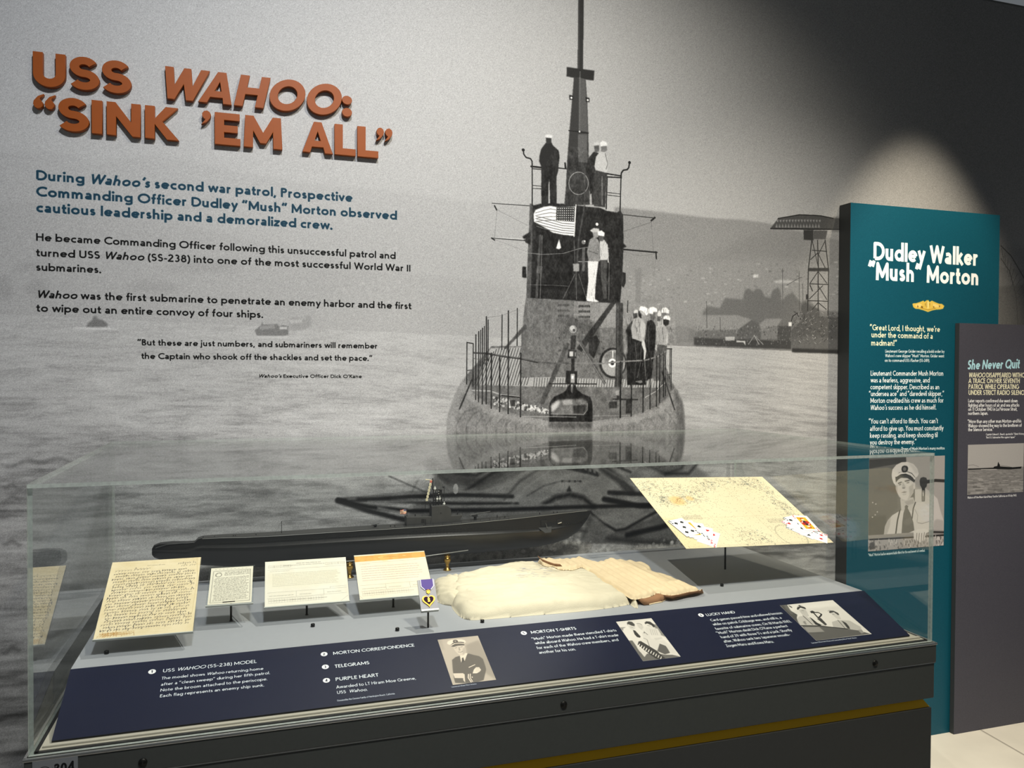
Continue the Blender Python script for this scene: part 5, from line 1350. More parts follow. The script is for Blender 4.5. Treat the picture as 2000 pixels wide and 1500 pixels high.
# ================================================================== submarine model
M_hull = mat('black satin hull paint', (.10, .10, .098), .36, noise=.10, nscale=18)
M_supr = mat('dark grey deck paint', (.21, .21, .205), .5, noise=.10, nscale=60)
M_blk = mat('matt black fittings', (.06, .06, .06), .6)
M_brass = mat('aged brass', (.80, .64, .34), .28, 1.0)
M_steel = mat('bright steel', (.75, .75, .73), .3, 1.0)
M_cream = mat('cream cloth', (.88, .84, .70), .8)
M_crew = mat('white uniform', (.85, .85, .82), .7)
M_keel = mat('worn grey paint and edge highlight', (.50,.50,.48), .4)
M_red = mat('faded red cloth', (.80, .42, .34), .8)
SY = 2.512
sub = empty('submarine_model', (.41, SY, DZ), 'black scale model submarine on brass pedestals along the back of the case', 'ship model')
def sp(x, y, dy=0.0): return onY(x, y, SY + dy)
ST = [ # px, deck y, chine y, keel y, deck half width, half beam
 (297,1072,1076,1084,.003,.006),(301,1066,1074,1089,.008,.015),(312,1063,1074,1093,.014,.022),(335,1061.5,1074,1098,.018,.029),(365,1061.5,1073,1101,.018,.034),
 (380,1060.5,1068,1102.5,.018,.036),(386,1055,1065,1103,.019,.037),(396,1052.5,1064,1104,.021,.039),(430,1051,1064,1105.5,.026,.045),(480,1050,1063,1107.5,.030,.050),
 (550,1046.5,1059,1106,.033,.054),(650,1040,1052.5,1100,.036,.057),(760,1033.5,1046,1092.5,.037,.057),(860,1027,1041,1085.5,.036,.056),(940,1019.8,1038,1079.5,.033,.052),
 (1000,1013.8,1035.5,1073.5,.030,.045),(1050,1008,1033,1067.5,.026,.036),(1081,1004.5,1030,1061.5,.021,.027),(1108,1001.5,1026,1052,.015,.018),(1130,999.3,1018,1037.5,.009,.010),(1146,997.9,1009,1016,.004,.0045),(1154,997.3,999,1001,.0015,.0015)]
HV, HF = [], []
NS = 9
rows = []
for x, yd, yc, yk, wd, hb in ST:
    zd = sp(x, yd, -wd)[2]; zc = sp(x, yc, -wd)[2]; zk = sp(x, yk)[2]
    zc = max(zc, zk + .002)
    X_ = sp(x, yd)[0]
    half = [(0, zd + .0008), (wd, zd), (wd*1.02, (zd+zc)/2), (wd*1.06, zc)]
    for i in range(1, NS+1):
        a = PI/2*i/NS
        t_ = i/NS
        z_ = zc + (zk - zc)*(1 - math.cos(a*1.0))**.85
        wmax = wd*1.06 + (hb - wd*1.06)*min(1, t_*3.2)
        w_ = wmax*math.cos(a)**.62 if t_ > .3 else wmax
        half.append((max(w_, 0.0), z_))
    half[-1] = (0, zk)
    sec = [(X_, SY - w, z) for w, z in half] + [(X_, SY + w, z) for w, z in half[-2:0:-1]]
    rows.append(sec)
n_ = len(rows[0])
HV = [p for r_ in rows for p in r_]
HF = [(i*n_+k, i*n_+(k+1) % n_, (i+1)*n_+(k+1) % n_, (i+1)*n_+k) for i in range(len(rows)-1) for k in range(n_)]
HF += [tuple(range(n_)), tuple(reversed(range((len(rows)-1)*n_, len(rows)*n_)))]
hull = meshobj('hull', HV, HF, M_hull, sub)
for p in hull.data.polygons: p.use_smooth = True
es = hull.modifiers.new('edges', 'EDGE_SPLIT'); es.split_angle = math.radians(38)
def stat(x):
    xs_ = [s[0] for s in ST]
    return [np.interp(x, xs_, [s[k] for s in ST]) for k in range(1, 6)]
# slotted planking strip and limber holes
dp = MB()
for i in range(len(ST)-6):
    s0, s1 = ST[i+6], ST[i+7] if i+7 < len(ST) else ST[-1]
    if s1[0] > 1150: break
    q = []
    for s_ in (s0, s1):
        z_ = sp(s_[0], s_[1], -s_[4])[2] + .0016; X_ = sp(s_[0], s_[1])[0]; w = s_[4]*.92
        q.append([(X_, SY-w, z_), (X_, SY+w, z_)])
    dp.add([q[0][0], q[1][0], q[1][1], q[0][1]], [(0,1,2,3)])
dp.build('deck_planking', M_supr, sub)
lh = MB()
for x in np.arange(430, 1046, 6.6):
    yd, yc, yk, wd, hb = stat(x)
    p = sp(x, yc - 3.4, -wd*1.06); q = sp(x+3.6, yc - 3.4, -wd*1.06)
    lh.box((p[0], SY-wd*1.055-.0006, p[2]-.0011), (q[0], SY-wd*1.0, p[2]+.0011))
    if x > 800:
        p = sp(x, yc - 7.2, -wd*1.05); lh.box((p[0], SY-wd*1.045-.0006, p[2]-.0009), (q[0], SY-wd*.98, p[2]+.0009))
for x in np.arange(1104, 1136, 4.5):
    yd, yc, yk, wd, hb = stat(x)
    p = sp(x, 1022.5-(x-1104)*.03, -wd); lh.box((p[0], SY-wd*1.3-.0012, p[2]-.0008), (p[0]+.003, SY-wd*.9, p[2]+.0008))
o = lh.build('limber_holes', M_blk, sub); o['kind'] = 'stuff'
de = MB(); pts = []  # pale tube added as a modelled highlight along the near deck edge
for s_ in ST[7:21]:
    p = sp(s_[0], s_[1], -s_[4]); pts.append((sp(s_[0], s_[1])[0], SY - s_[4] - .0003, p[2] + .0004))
de.tube(pts, .0008, 5); de.build('deck_edge_highlight', M_keel, sub)
# bilge keel
bk = MB()
pts = [sp(x, y, -.045) for x, y in [(560,1101),(640,1098),(760,1091),(833,1085.8),(915,1075.2)]]
bk.tube([(p[0], SY-.047+ (.006 if i == 4 else 0), p[2]) for i, p in enumerate(pts)], .0016, 6); bk.build('bilge_keel', M_keel, sub)
# bow plane, anchor, fairleads
p = [sp(*q, -.035) for q in [(1053,1031.5),(1079,1029),(1072,1036.5),(1060,1038)]]
yb = SY - .027
bp = MB().add([(p[0][0], yb, p[0][2]), (p[1][0], yb, p[1][2]), (p[2][0], yb-.03, p[2][2]), (p[3][0], yb-.03, p[3][2])] + [(a[0], b, a[2]-.002) for a, b in zip(p, (yb, yb, yb-.03, yb-.03))],
              [(0,1,2,3),(7,6,5,4),(0,4,5,1),(1,5,6,2),(2,6,7,3),(3,7,4,0)])
bp.build('bow_plane', M_supr, sub)
a = sp(1066, 1021, -.03); b = sp(1069, 1031, -.045)
MB().tube([(a[0], SY-.024, a[2]), (b[0], SY-.045, b[2])], .0012, 6).build('plane_strut', M_steel, sub)
a = sp(1056, 1016, -.024); b = sp(1068, 1028, -.024)
MB().box((a[0], SY-.0285, b[2]), (b[0], SY-.020, a[2])).build('plane_recess', M_blk, sub)
a = sp(1087, 1014, -.02); b = sp(1098, 1024, -.02)
an = MB().box((a[0], SY-.0225, b[2]), (b[0], SY-.015, a[2])).build('anchor_recess', M_blk, sub)
MB().tube([(a[0]+.004, SY-.0235, b[2]+.004), (b[0]-.004, SY-.0235, b[2]+.007)], .0016, 6).build('anchor', M_steel, an)
# conning tower
def side_prism(name, pts, hw, m_, bevel=.001):
    q = [sp(*p_, -hw*.5) for p_ in pts]
    v = [(a_[0], SY-hw, a_[2]) for a_ in q] + [(a_[0], SY+hw, a_[2]) for a_ in q]
    n = len(q)
    f = [tuple(range(n)), tuple(reversed(range(n, 2*n)))] + [(i, n+i, n+(i+1) % n, (i+1) % n) for i in range(n)]
    mb = MB().add(v, f); return mb.build(name, m_, sub, bevel=bevel)
side_prism('aft_deckhouse', [(793,1009),(845,1008),(845,1029),(793,1032)], .017, M_supr)
side_prism('conning_tower', [(842,988),(869,986),(876,989),(879.5,995),(880.5,1006),(882,1026),(838,1029),(842,1008)], .018, M_supr)
side_prism('gun_platform', [(880,1006.5),(903,1005),(902,1008),(899,1012),(898,1024),(880,1026)], .013, M_supr)
for x0, x1, ya, yb_ in [(823,829,1014,1021),(830,832,1014,1026)]:
    a = sp(x0, ya, -.018); b = sp(x1, yb_, -.018); MB().box((a[0], SY-.0178, b[2]), (b[0], SY-.0165, a[2])).build('door', M_blk, sub)
for x, y in [(861,1002)]:
    a = sp(x, y, -.018); MB().tube([(a[0], SY-.0188, a[2]), (a[0], SY-.017, a[2])], .0022, 10).build('porthole', M_blk, sub)
sh = MB()
for x in (846.5, 851, 856.5, 862.5):
    for dy in (-.006, .006):
        a, b = sp(x, 957, dy), sp(x, 990, dy); sh.tube([(a[0], SY+dy, a[2]), (b[0], SY+dy, b[2])], .0017, 6)
for y in (957, 964, 971, 977):
    a, b = sp(846, y), sp(863, y); sh.box((a[0], SY-.0075, a[2]-.001), (b[0], SY+.0075, a[2]+.001))
a, b = sp(855.5, 958), sp(861, 968); sh.box((a[0], SY-.006, b[2]), (b[0], SY+.006, a[2]))
sh.build('periscope_shears', M_blk, sub)
for x, y in [(857,960),(857,964.5)]:
    a = sp(x, y, -.01); MB().ball((a[0], SY-.0075, a[2]), .0024, 8).build('lookout_lamp', M_steel, sub)
for x, y0, y1, w in [(853.5,914,958,.00115),(861,939,957,.0014)]:
    a, b = sp(x, y0), sp(x, y1); MB().tube([(a[0], SY, a[2]), (b[0], SY, b[2])], w, 8).build('periscope', M_steel, sub)
a, b = sp(867.3, 950), sp(867.3, 986); rm = MB().tube([(a[0], SY, a[2]), (b[0], SY, b[2])], .001, 6); a = sp(866, 951); rm.box((a[0]-.002, SY-.004, a[2]-.003), (a[0]+.003, SY+.004, a[2]+.001)); rm.build('radar_mast', M_blk, sub)
a, b = sp(845.2, 934), sp(845.2, 957); mt_ = MB().tube([(a[0], SY, a[2]), (b[0], SY, b[2])], .0016, 6).build('mast', M_blk, sub)
a, b, c = sp(831, 936.5), sp(838, 937), sp(844.5, 938.5); MB().tube([(a[0], SY, a[2]), (b[0], SY, b[2]), (c[0], SY, c[2])], [.0016,.0012,.0007], 6).build('broom', M_cream, mt_)
a, b = sp(843, 940), sp(834, 978); hl = MB().tube([(a[0], SY, a[2]), (b[0], SY, b[2])], .0004, 4); hl.build('halyard', M_blk, sub)
for i in range(7):
    y = 940 + i*6.0; x = 842 - i*1.35
    a = sp(x-2.2, y-2.4); b = sp(x+1.8, y+2.4)
    fl_ = MB().box((a[0], SY-.0006, b[2]), (b[0], SY+.0006, a[2])).build('pennant', M_red if i == 0 else M_cream, sub)
    if i: 
        c = sp(x-.2, y, 0); MB().tube([(c[0], SY-.0012, c[2]), (c[0], SY-.0004, c[2])], .0011, 8).build('pennant_dot', M_blk, fl_)
# ensign
a = sp(794.5, 994); b = sp(794.5, 1012); MB().tube([(a[0], SY, a[2]), (b[0], SY, b[2])], .0008, 6).build('flag_staff', M_blk, sub)
V_, F_, fm_ = [], [], []
for i in range(7):
    x = 794.3 - i*2.1
    top_ = sp(x, 995 - .4*math.sin(i*.9) + (i > 4)*.6); bt = sp(x, 1002.5 + i*.45 + .3*math.sin(i))
    for k in range(8):
        t_ = k/7; V_.append((top_[0], SY + .002*math.sin(i*1.1 + k*.3), top_[2] + (bt[2]-top_[2])*t_))
for i in range(6):
    for k in range(7): F_.append((i*8+k, i*8+k+1, (i+1)*8+k+1, (i+1)*8+k)); fm_.append(2 if (i < 3 and k < 3) else (k % 2))
fl2 = meshobj('flag', V_, F_, [M_red, M_cream, mat('faded blue cloth', (.35,.33,.42), .8)], sub, fmats=fm_)
fl2.modifiers.new('thick', 'SOLIDIFY').thickness = .0005
# deck guns
def gun(x, y, L1, L2, rise, s_):
    b = sp(x, y); t_ = MB()
    t_.lathe([(.007*s_, 0), (.006*s_, .002), (.004*s_, .004), (.0042*s_, .012*s_), (.0055*s_, .014*s_), (.0055*s_, .019*s_)], (b[0], SY, b[2]), 12)
    t_.box((b[0]-.008*s_, SY-.006*s_, b[2]+.014*s_), (b[0]+.006*s_, SY+.006*s_, b[2]+.018*s_))
    g = t_.build('deck_gun', M_blk, sub)
    z = b[2] + .019*s_
    MB().tube([(b[0]-L1, SY, z - rise*.3), (b[0]+.4*L2, SY, z + rise*.5), (b[0]+L2, SY, z + rise)], [.0022*s_, .0018*s_, .0012*s_], 8).build('gun_barrel', M_supr, g)
    return g
gun(928, 1018, .020, .052, .008, 1.15)
gun(733, 1034, .012, .012, .003, .8)
a = sp(893, 1004); MB().tube([(a[0], SY, a[2]-.002), (a[0]+.003, SY, a[2]+.011)], [.0024,.0012], 6).build('machine_gun', M_blk, sub)
a = sp(811, 1008); MB().tube([(a[0], SY, a[2]-.001), (a[0], SY, a[2]+.006)], [.002,.0012], 6).build('machine_gun', M_blk, sub)
# railings
rl_ = MB()
def rails(xs_, ya, hgt, yo):
    top_ = []
    for x in xs_:
        p = sp(x, ya(x), yo); q = (p[0], SY+yo, p[2]); t_ = (p[0], SY+yo, p[2]+hgt)
        rl_.tube([q, t_], .00045, 4); top_.append(t_)
    rl_.tube(top_, .0004, 4)
rails(np.arange(772, 1000, 18.5), lambda x: float(stat(x)[0]) + .5, .011, -.032)
rails(np.arange(956, 985, 7), lambda x: float(stat(x)[0]) + .5, .011, -.020)
rails([882,890,897,903], lambda x: 1005.5, .010, -.012)
rails([796,810,824,838], lambda x: 1009, .008, -.015)
rails([829,834,842], lambda x: 989+ (842-x)*.2, .010, -.012)
o = rl_.build('railing', M_blk, sub); o['kind'] = 'stuff'
lp = sp(832, 985); MB().tube([(lp[0]-.004, SY-.01, lp[2]-.012), (lp[0]-.004, SY-.01, lp[2]), (lp[0]-.001, SY-.01, lp[2]+.006), (lp[0]+.004, SY-.01, lp[2]+.006), (lp[0]+.006, SY-.01, lp[2]), (lp[0]+.006, SY-.01, lp[2]-.012)], .0009, 6).build('rail_hoop', M_blk, sub)
# aerial
a, b = sp(550, 1018), sp(550, 1046); ap = MB().tube([(a[0], SY, a[2]), (b[0], SY, b[2])], .0009, 6).build('aerial_post', M_blk, sub)
w_ = MB(); e_ = sp(797, 1003); s__ = sp(533, 1049)
w_.tube([(a[0], SY, a[2]), (e_[0], SY, e_[2])], .0003, 4); w_.tube([(a[0], SY, a[2]), (s__[0], SY, s__[2])], .0003, 4); w_.build('aerial_wire', M_blk, ap)
for x, y in [(397,1050),(419,1049),(456,1047),(460,1047),(500,1045),(985,1010),(1053,1003),(1080,1001),(1087,1001),(970,1008),(770,1028),(762,1028)]:
    p = sp(x, y, 0); MB().tube([(p[0], SY-.006, p[2]-.004), (p[0], SY-.006, p[2]+.004)], [.0012,.0016], 6).build('bollard', M_blk, sub)
# propeller guard seam line at the stern
gd = MB(); pts = [sp(x, y, -.03) for x, y in [(303,1073),(325,1066),(355,1063.5),(378,1062)]]
gd.tube([(p[0], SY-.021, p[2]+.002) for p in pts], .001, 5); gd.build('stern_guard', M_supr, sub)
# tiny crew
def crew(x, y, m_, s_=1.0, dy=-.006):
    p = sp(x, y, dy); k = MB()
    k.tube([(p[0]-.0012, SY+dy, p[2]), (p[0]-.0012, SY+dy, p[2]+.007*s_)], [.0009,.0012], 6).tube([(p[0]+.0012, SY+dy, p[2]), (p[0]+.0012, SY+dy, p[2]+.007*s_)], [.0009,.0012], 6)
    k.tube([(p[0], SY+dy, p[2]+.006*s_), (p[0], SY+dy, p[2]+.010*s_), (p[0], SY+dy, p[2]+.0135*s_)], [.0018,.0023,.0012], 8)
    k.tube([(p[0]-.0022, SY+dy, p[2]+.0125*s_), (p[0]-.0034, SY+dy-.001, p[2]+.008*s_)], .0007, 5).tube([(p[0]+.0022, SY+dy, p[2]+.0125*s_), (p[0]+.0034, SY+dy-.001, p[2]+.008*s_)], .0007, 5)
    k.ball((p[0], SY+dy, p[2]+.0155*s_), .0016, 6)
    k.build('crew_figure', m_, sub)
for x, y in [(849.5,959),(859,978),(867.5,989),(854,979)]: crew(x, y, M_crew, .9)
crew(840, 988, M_blk)
# brass pedestals
for x, y in [(872,1112),(683,1128)]:
    p = onZ(x, y, DZ); zk_ = sp(x, stat(x)[2])[2]
    H_ = zk_ - DZ + .006
    prof = [(.013,0),(.013,.003),(.009,.005),(.0055,.012),(.0055,.020),(.010,.028),(.0125,.034),(.010,.041),(.0055,.047),(.0055,H_*.72),(.008,H_*.78),(.011,H_*.84),(.011,H_*.88),(.007,H_*.92),(.010,H_)]
    MB().lathe(prof, (p[0], SY, DZ), 20).build('pedestal', M_brass, sub, True)
# ================================================================== exhibits on rods
M_acr = glassmat('clear acrylic', (.95,.97,.97), 1.49)
M_acredge = mat('bright acrylic edge', (.72, .73, .70), .2)
M_rod = mat('grey metal rod', (.28, .27, .25), .4, .7)
M_paperback = mat('paper back', (.86, .80, .65), .8)
def frame_of(Xc, Yc, Zc, w, h, tilt, rz=0.0):
    t_ = math.radians(tilt); z_ = math.radians(rz)
    c = np.array([Xc, Yc, Zc]); a = np.array([math.cos(z_), math.sin(z_), 0])
    u = np.array([-math.sin(z_)*math.cos(t_), math.cos(t_)*math.cos(z_), math.sin(t_)])
    return c, a, u, np.cross(a, u)
def quad(c, a, u, w, h): return [c - a*w/2 + u*h/2, c + a*w/2 + u*h/2, c + a*w/2 - u*h/2, c - a*w/2 - u*h/2]
def stand(label, Xc, Yc, Zc, w, h, tilt, rz, grow=.003, th=.004, rod=True, rodx=None):
    c, a, u, n = frame_of(Xc, Yc, Zc, w, h, tilt, rz)
    st = empty('acrylic_stand', (rodx if rodx is not None else Xc, Yc, DZ), label, 'display stand')
    q = quad(c - n*.0012, a, u, w + 2*grow, h + 2*grow)
    v = q + [p - n*th for p in q]
    meshobj('plate', v, [(3,2,1,0),(4,5,6,7),(0,1,5,4),(1,2,6,5),(2,3,7,6),(3,0,4,7)], [M_acr, M_acredge], st, fmats=[0,0,1,1,1,1])
    # front lip that holds the sheet
    b0, b1 = q[3], q[2]
    lip = [b0, b1, b1 + n*.004, b0 + n*.004]; lv = lip + [p - u*.0025 for p in lip]
    meshobj('lip', lv, [(0,1,2,3),(7,6,5,4),(0,4,5,1),(1,5,6,2),(2,6,7,3),(3,7,4,0)], M_acredge, st)
    if rod:
        X_ = rodx if rodx is not None else Xc
        zt_ = (c - n*(th + .0012))[2]
        MB().tube([(X_, Yc, DZ), (X_, Yc, zt_ + .001)], .0028, 12).build('rod', M_rod, st, True)
        MB().lathe([(.0045,0),(.0045,.0012),(.003,.0016)], (X_, Yc, DZ), 14).build('rod_collar', M_rod, st, True)
    return c, a, u, n, st
def sheet_print(c, a, u, w, h, ppm, base):
    q = quad(c, a, u, w, h)
    return Print(q[0], q[1], q[3], ppm, base=base), q
def scribble(pr, x0, x1, y, s_, col, wt, rr, al=.85, slope=-.03, gap=.18):
    """a line of cursive handwriting, texel units"""
    x = x0
    while x < x1:
        L = rr.uniform(1.5, 5.5)*s_
        if x + L > x1:
            L = x1 - x
            if L < 1.2*s_: break
        t_ = np.arange(0, L/s_*2*PI*1.15, .55)
        px = x + t_/(2*PI*1.15)*s_ + .30*s_*np.sin(t_*1.0 + 1)
        am = np.interp(t_, np.arange(0, t_[-1]+2*PI+1, PI), rr.uniform(.15, .55, int((t_[-1]+2*PI+1)/PI)+1)[:len(np.arange(0, t_[-1]+2*PI+1, PI))])
        tall = rr.random(len(t_)) < .0
        py = y + (px - x0)*slope - am*s_*np.cos(t_)
        if rr.random() < .7: 
            k = rr.integers(0, max(1, len(t_)-3)); py[k] -= s_*rr.uniform(.7, 1.1)
        if rr.random() < .3:
            k = rr.integers(0, max(1, len(t_)-3)); py[k] += s_*rr.uniform(.5, .9)
        pr.line(None, wt, col, al*rr.uniform(.55, 1), local=np.stack([px, py], 1))
        x += L + gap*s_*rr.uniform(2, 4)
def mottle(pr, seed, amt, sc=6):
    yy, xx = np.mgrid[0:pr.H, 0:pr.W].astype(np.float32)
    n_ = vnoise(xx/pr.W*sc, yy/pr.W*sc, seed)*.6 + vnoise(xx/pr.W*sc*4, yy/pr.W*sc*4, seed+1)*.4 - .5
    pr.a += n_[..., None]*amt*np.array([.7, .9, 1.3], np.float32)

# --- large handwritten letter
rr = np.random.default_rng(21)
LC = (-.240, 2.095, .950, .209, .262, 27.5, -1.0)
c, a, u, n, st = stand('clear acrylic stand tilted under the large handwritten letter', *LC, grow=.001)
pr, q = sheet_print(c, a, u, LC[3], LC[4], 3200, (.85, .79, .64))
mottle(pr, 31, .07)
W_, H_ = pr.W, pr.H
for i in range(34):   # show-through from the back of the page
    y = H_*(.02 + .94*rr.random())
    pr.line(None, 2.2, (.74,.66,.46), .35, local=[(W_*rr.uniform(0,.8), y), (W_*rr.uniform(.1,.9), y + rr.uniform(-30,30))])
scribble(pr, W_*.40, W_*.60, H_*.078, 9, (.30,.28,.25), 1.8, rr, slope=0)
scribble(pr, W_*.74, W_*.95, H_*.075, 20, (.25,.24,.23), 2.2, rr); scribble(pr, W_*.78, W_*.97, H_*.11, 20, (.25,.24,.23), 2.2, rr)
scribble(pr, W_*.05, W_*.5, H_*.135, 26, (.25,.24,.23), 2.6, rr)
for i in range(21):
    scribble(pr, W_*rr.uniform(.03,.07), W_*rr.uniform(.90,.97), H_*(.178 + i*.0365), 21, (.22,.21,.21), 3.1, rr, 1)
for i in range(9):
    scribble(pr, W_*rr.uniform(.02,.1), W_*rr.uniform(.2,.4), H_*rr.uniform(.925,.975), 20, (.62,.42,.16), 2.6, rr, .6)
pr.line(None, 3, (.70,.62,.42), .6, local=[(W_*.955, 0), (W_*.985, H_*.3), (W_*.97, H_*.75), (W_*.9, H_*.9)])
pr.line(None, 3, (.55,.38,.16), .8, local=[(W_*.35,H_*.97),(W_*.39,H_*.945),(W_*.40,H_*.985)])
o = slab('handwritten_letter', *q, .0008, texmat('letter ink on paper', pr.image('letter', .012), .75, .2), M_paperback)
tag(o, 'largest handwritten page, yellowed, tilted at the left end of the case', 'letter'); origin_to(o, tuple(c))

# --- small photographed letter
VC = (-.0585, 2.165, .9435, .105, .122, 33.5, -2.5)
c, a, u, n, st = stand('clear acrylic stand on a rod under the small handwritten letter', *VC, grow=.004)
pr, q = sheet_print(c, a, u, VC[3], VC[4], 4500, (.85, .83, .75))
W_, H_ = pr.W, pr.H; K = (.10,.10,.10)
pr.line(None, 3, K, .8, local=[(W_*.06,H_*.09),(W_*.94,H_*.08),(W_*.96,H_*.95),(W_*.05,H_*.96)], closed=True)
pr.line(None, 1.6, K, .6, local=[(W_*.075,H_*.105),(W_*.925,H_*.095),(W_*.945,H_*.94),(W_*.065,H_*.945)], closed=True)
for i in range(9): pr.line(None, 3, K, .7, local=[(W_*(.1+i*.09),H_*.045),(W_*(.13+i*.09),H_*.043)])
pr.line(None, 6, K, .75, local=arc(W_*.19, H_*.20, W_*.07, H_*.055, 0, 360, 24)); pr.line(None, 3, K, .6, local=[(W_*.12,H_*.24),(W_*.17,H_*.15),(W_*.26,H_*.13)])
for i in range(3): scribble(pr, W_*.33, W_*.92, H_*(.14+i*.04), 11, K, 2.4, rr, 1)
for i in range(17): scribble(pr, W_*rr.uniform(.09,.12), W_*rr.uniform(.84,.93), H_*(.30 + i*.038), 10, K, 2.3, rr, 1, slope=-.03)
pr.fill(None, (.12,.10,.09), local=[(W_*.34,H_*.945),(W_*.62,H_*.94),(W_*.62,H_*.965),(W_*.34,H_*.97)])
o = slab('handwritten_letter', *q, .0006, texmat('small letter print', pr.image('small letter', .012), .7, .2), M_paperback)
tag(o, 'small photostat of a handwritten letter with black border, second from left on its rod', 'letter'); origin_to(o, tuple(c))

def telegram(C, label, slabel, seed, band):
    rr = np.random.default_rng(seed)
    c, a, u, n, st = stand(slabel, *C, grow=.0015)
    pr, q = sheet_print(c, a, u, C[3], C[4], 3600, (.88,.84,.75) if band else (.87,.85,.78))
    mottle(pr, seed, .04, 4)
    W_, H_ = pr.W, pr.H; ink = (.38,.36,.32)
    L = lambda x0,y0,x1,y1,w=1.6,al=.8: pr.line(None, w, ink, al, local=[(W_*x0,H_*y0),(W_*x1,H_*y1)])
    def typed(x0, x1, y, s_, col, al, gap=.12):
        x = W_*x0
        while x < W_*x1:
            w = rr.uniform(1.2, 4.2)*s_
            for k in np.arange(x, x + w, s_*.62):
                pr.line(None, s_*.22, col, al, local=[(k, H_*y - s_*.35), (k + s_*.25, H_*y + s_*rr.uniform(-.3,.35)), (k+s_*.1, H_*y + s_*.35)])
            x += w + s_*.7
    if band:
        pr.fill(None, (.83,.60,.30), .95, 2, local=[(W_*.0,H_*.03),(W_*1.0,H_*.02),(W_*1.0,H_*.145),(W_*.0,H_*.16)])
        for _ in range(14):
            pr.dot(None, rr.uniform(14, 50), (.90,.72,.42), .3, local=(W_*rr.uniform(.03,.97), H_*rr.uniform(.05,.13)), soft=12)
        pr.line(None, 4, (.97,.88,.62), .9, local=[(W_*.33,H_*.085),(W_*.36,H_*.082)]); pr.line(None, 4, (.97,.88,.62), .9, local=[(W_*.68,H_*.075),(W_*.72,H_*.08)])
        typed(.40,.60,.085,8,(.45,.30,.14),.8)
        L(.03,.20,.98,.19); typed(.06,.20,.225,8,ink,.6)
        for i in range(7): typed(.07, rr.uniform(.84,.93), .285 + i*.052, 9, (.56,.42,.40), .85)
        yb = .70
    else:
        typed(.38,.66,.075,11,(.35,.33,.30),.9); typed(.22,.72,.115,9,(.35,.33,.30),.9)
        for x0, x1 in [(.04,.11),(.11,.19),(.19,.23),(.23,.28),(.28,.31),(.74,.82),(.82,.90),(.90,.98)]:
            pr.line(None, 1.5, ink, .8, local=[(W_*x0,H_*.10),(W_*x1,H_*.10),(W_*x1,H_*.15),(W_*x0,H_*.15)], closed=True); typed(x0+.015, x1-.01, .125, 6, ink, .7)
        L(.03,.20,.98,.19); typed(.06,.28,.235,8,ink,.6)
        for i in range(9): typed(.09, rr.uniform(.84,.90), .295 + i*.034, 8, (.46,.44,.40), .9)
        pr.fill(None, (.86,.83,.71), .35, 20, local=[(W_*.03,H_*.27),(W_*.9,H_*.27),(W_*.9,H_*.62),(W_*.03,H_*.62)])
        L(.78,.66,.98,.655); L(.78,.66,.78,.69); yb = .705
    L(.03,yb,.98,yb-.008); L(.03,yb+.125,.98,yb+.11); L(.37,yb,.37,yb+.12); L(.70,yb,.70,yb+.12)
    typed(.05,.34,yb+.075,9,ink,.8); typed(.41,.55,yb+.075,9,ink,.8); typed(.74,.88,yb+.07,9,ink,.8)
    for y in (yb+.14, yb+.225): L(.04,y,.70,y-.006,1.2)
    for i in range(21):
        x = .045 + i*.031; L(x,yb+.14,x,yb+.225,1.2,.6); typed(x+.004, x+.018, yb+.18, 12, ink, .6)
    for p0, p1 in [((.90,.985),(.99,.88))] + ([((.0,.92),(.04,.98))] if band else []):
        pr.line(None, 1.6, ink, .7, local=[(W_*p0[0],H_*p0[1]),(W_*p1[0],H_*p1[1])])
    o = slab('telegram', *q, .0007, texmat('telegram print', pr.image('telegram', .010), .72, .2), M_paperback)
    tag(o, label, 'telegram', 'naval telegrams on rods'); origin_to(o, tuple(c))
telegram((.131, 2.16, .940, .212, .145, 37.5, -1.3), 'cream telegram form with grey typing and no coloured band, right of the small letter', 'clear acrylic stand on a rod under the plain cream telegram', 51, False)
telegram((.3615, 2.162, .9405, .198, .158, 33.5, 0.0), 'telegram form with an orange-brown band across its top, behind the medal', 'clear acrylic stand on a rod under the orange-banded telegram', 52, True)

# --- purple heart medal
c, a, u, n = frame_of(.4155, 1.963, .934, .046, .082, 52, 0)
mw, mh = .044, .080
ms = empty('medal_stand', (.412, 1.963, DZ), 'small clear acrylic block on a rod holding the medal', 'display stand')
q = quad(c, a, u, mw, mh); v = q + [p - n*.006 for p in q]
M_block = mat('frosted acrylic block', (.46,.45,.49), .35)
meshobj('block', v, [(3,2,1,0),(4,5,6,7),(0,1,5,4),(1,2,6,5),(2,3,7,6),(3,0,4,7)], [M_block, M_acredge], ms, fmats=[0,0,1,1,1,1])
l0 = [q[3] + n*.006, q[2] + n*.006, q[2] - n*.006, q[3] - n*.006]; lv = l0 + [p - u*.004 for p in l0]
meshobj('ledge', lv, [(0,1,2,3),(7,6,5,4),(0,4,5,1),(1,5,6,2),(2,6,7,3),(3,7,4,0)], M_acredge, ms)
MB().tube([(.4165,1.963,DZ),(.4165,1.963,(c-n*.006)[2]+.001)], .0026, 12).build('rod', M_rod, ms, True)
medal = empty('medal', tuple(c + n*.001), 'gold heart medal with purple centre hanging from a purple ribbon', 'medal')
M_gold = mat('polished gold', (.82,.58,.18), .38, .7); M_enam = mat('deep purple enamel', (.15,.0,.16), .6, spec=.12)
M_rib = mat('purple ribbon silk', (.29,.16,.56), .55, noise=.08, nscale=900); M_ribw = mat('white ribbon edge', (.90,.88,.92), .6)
def mp(x, y, d): return c + a*x + u*y + n*d      # x right, y up in metres
def mprism(name, pts, d0, d1, m_, bevel=0.0):
    v, f = prism(pts, c, a, u, n, d0, d1)
    o = meshobj(name, v, f, m_, medal)
    o.data.flip_normals()
    return o
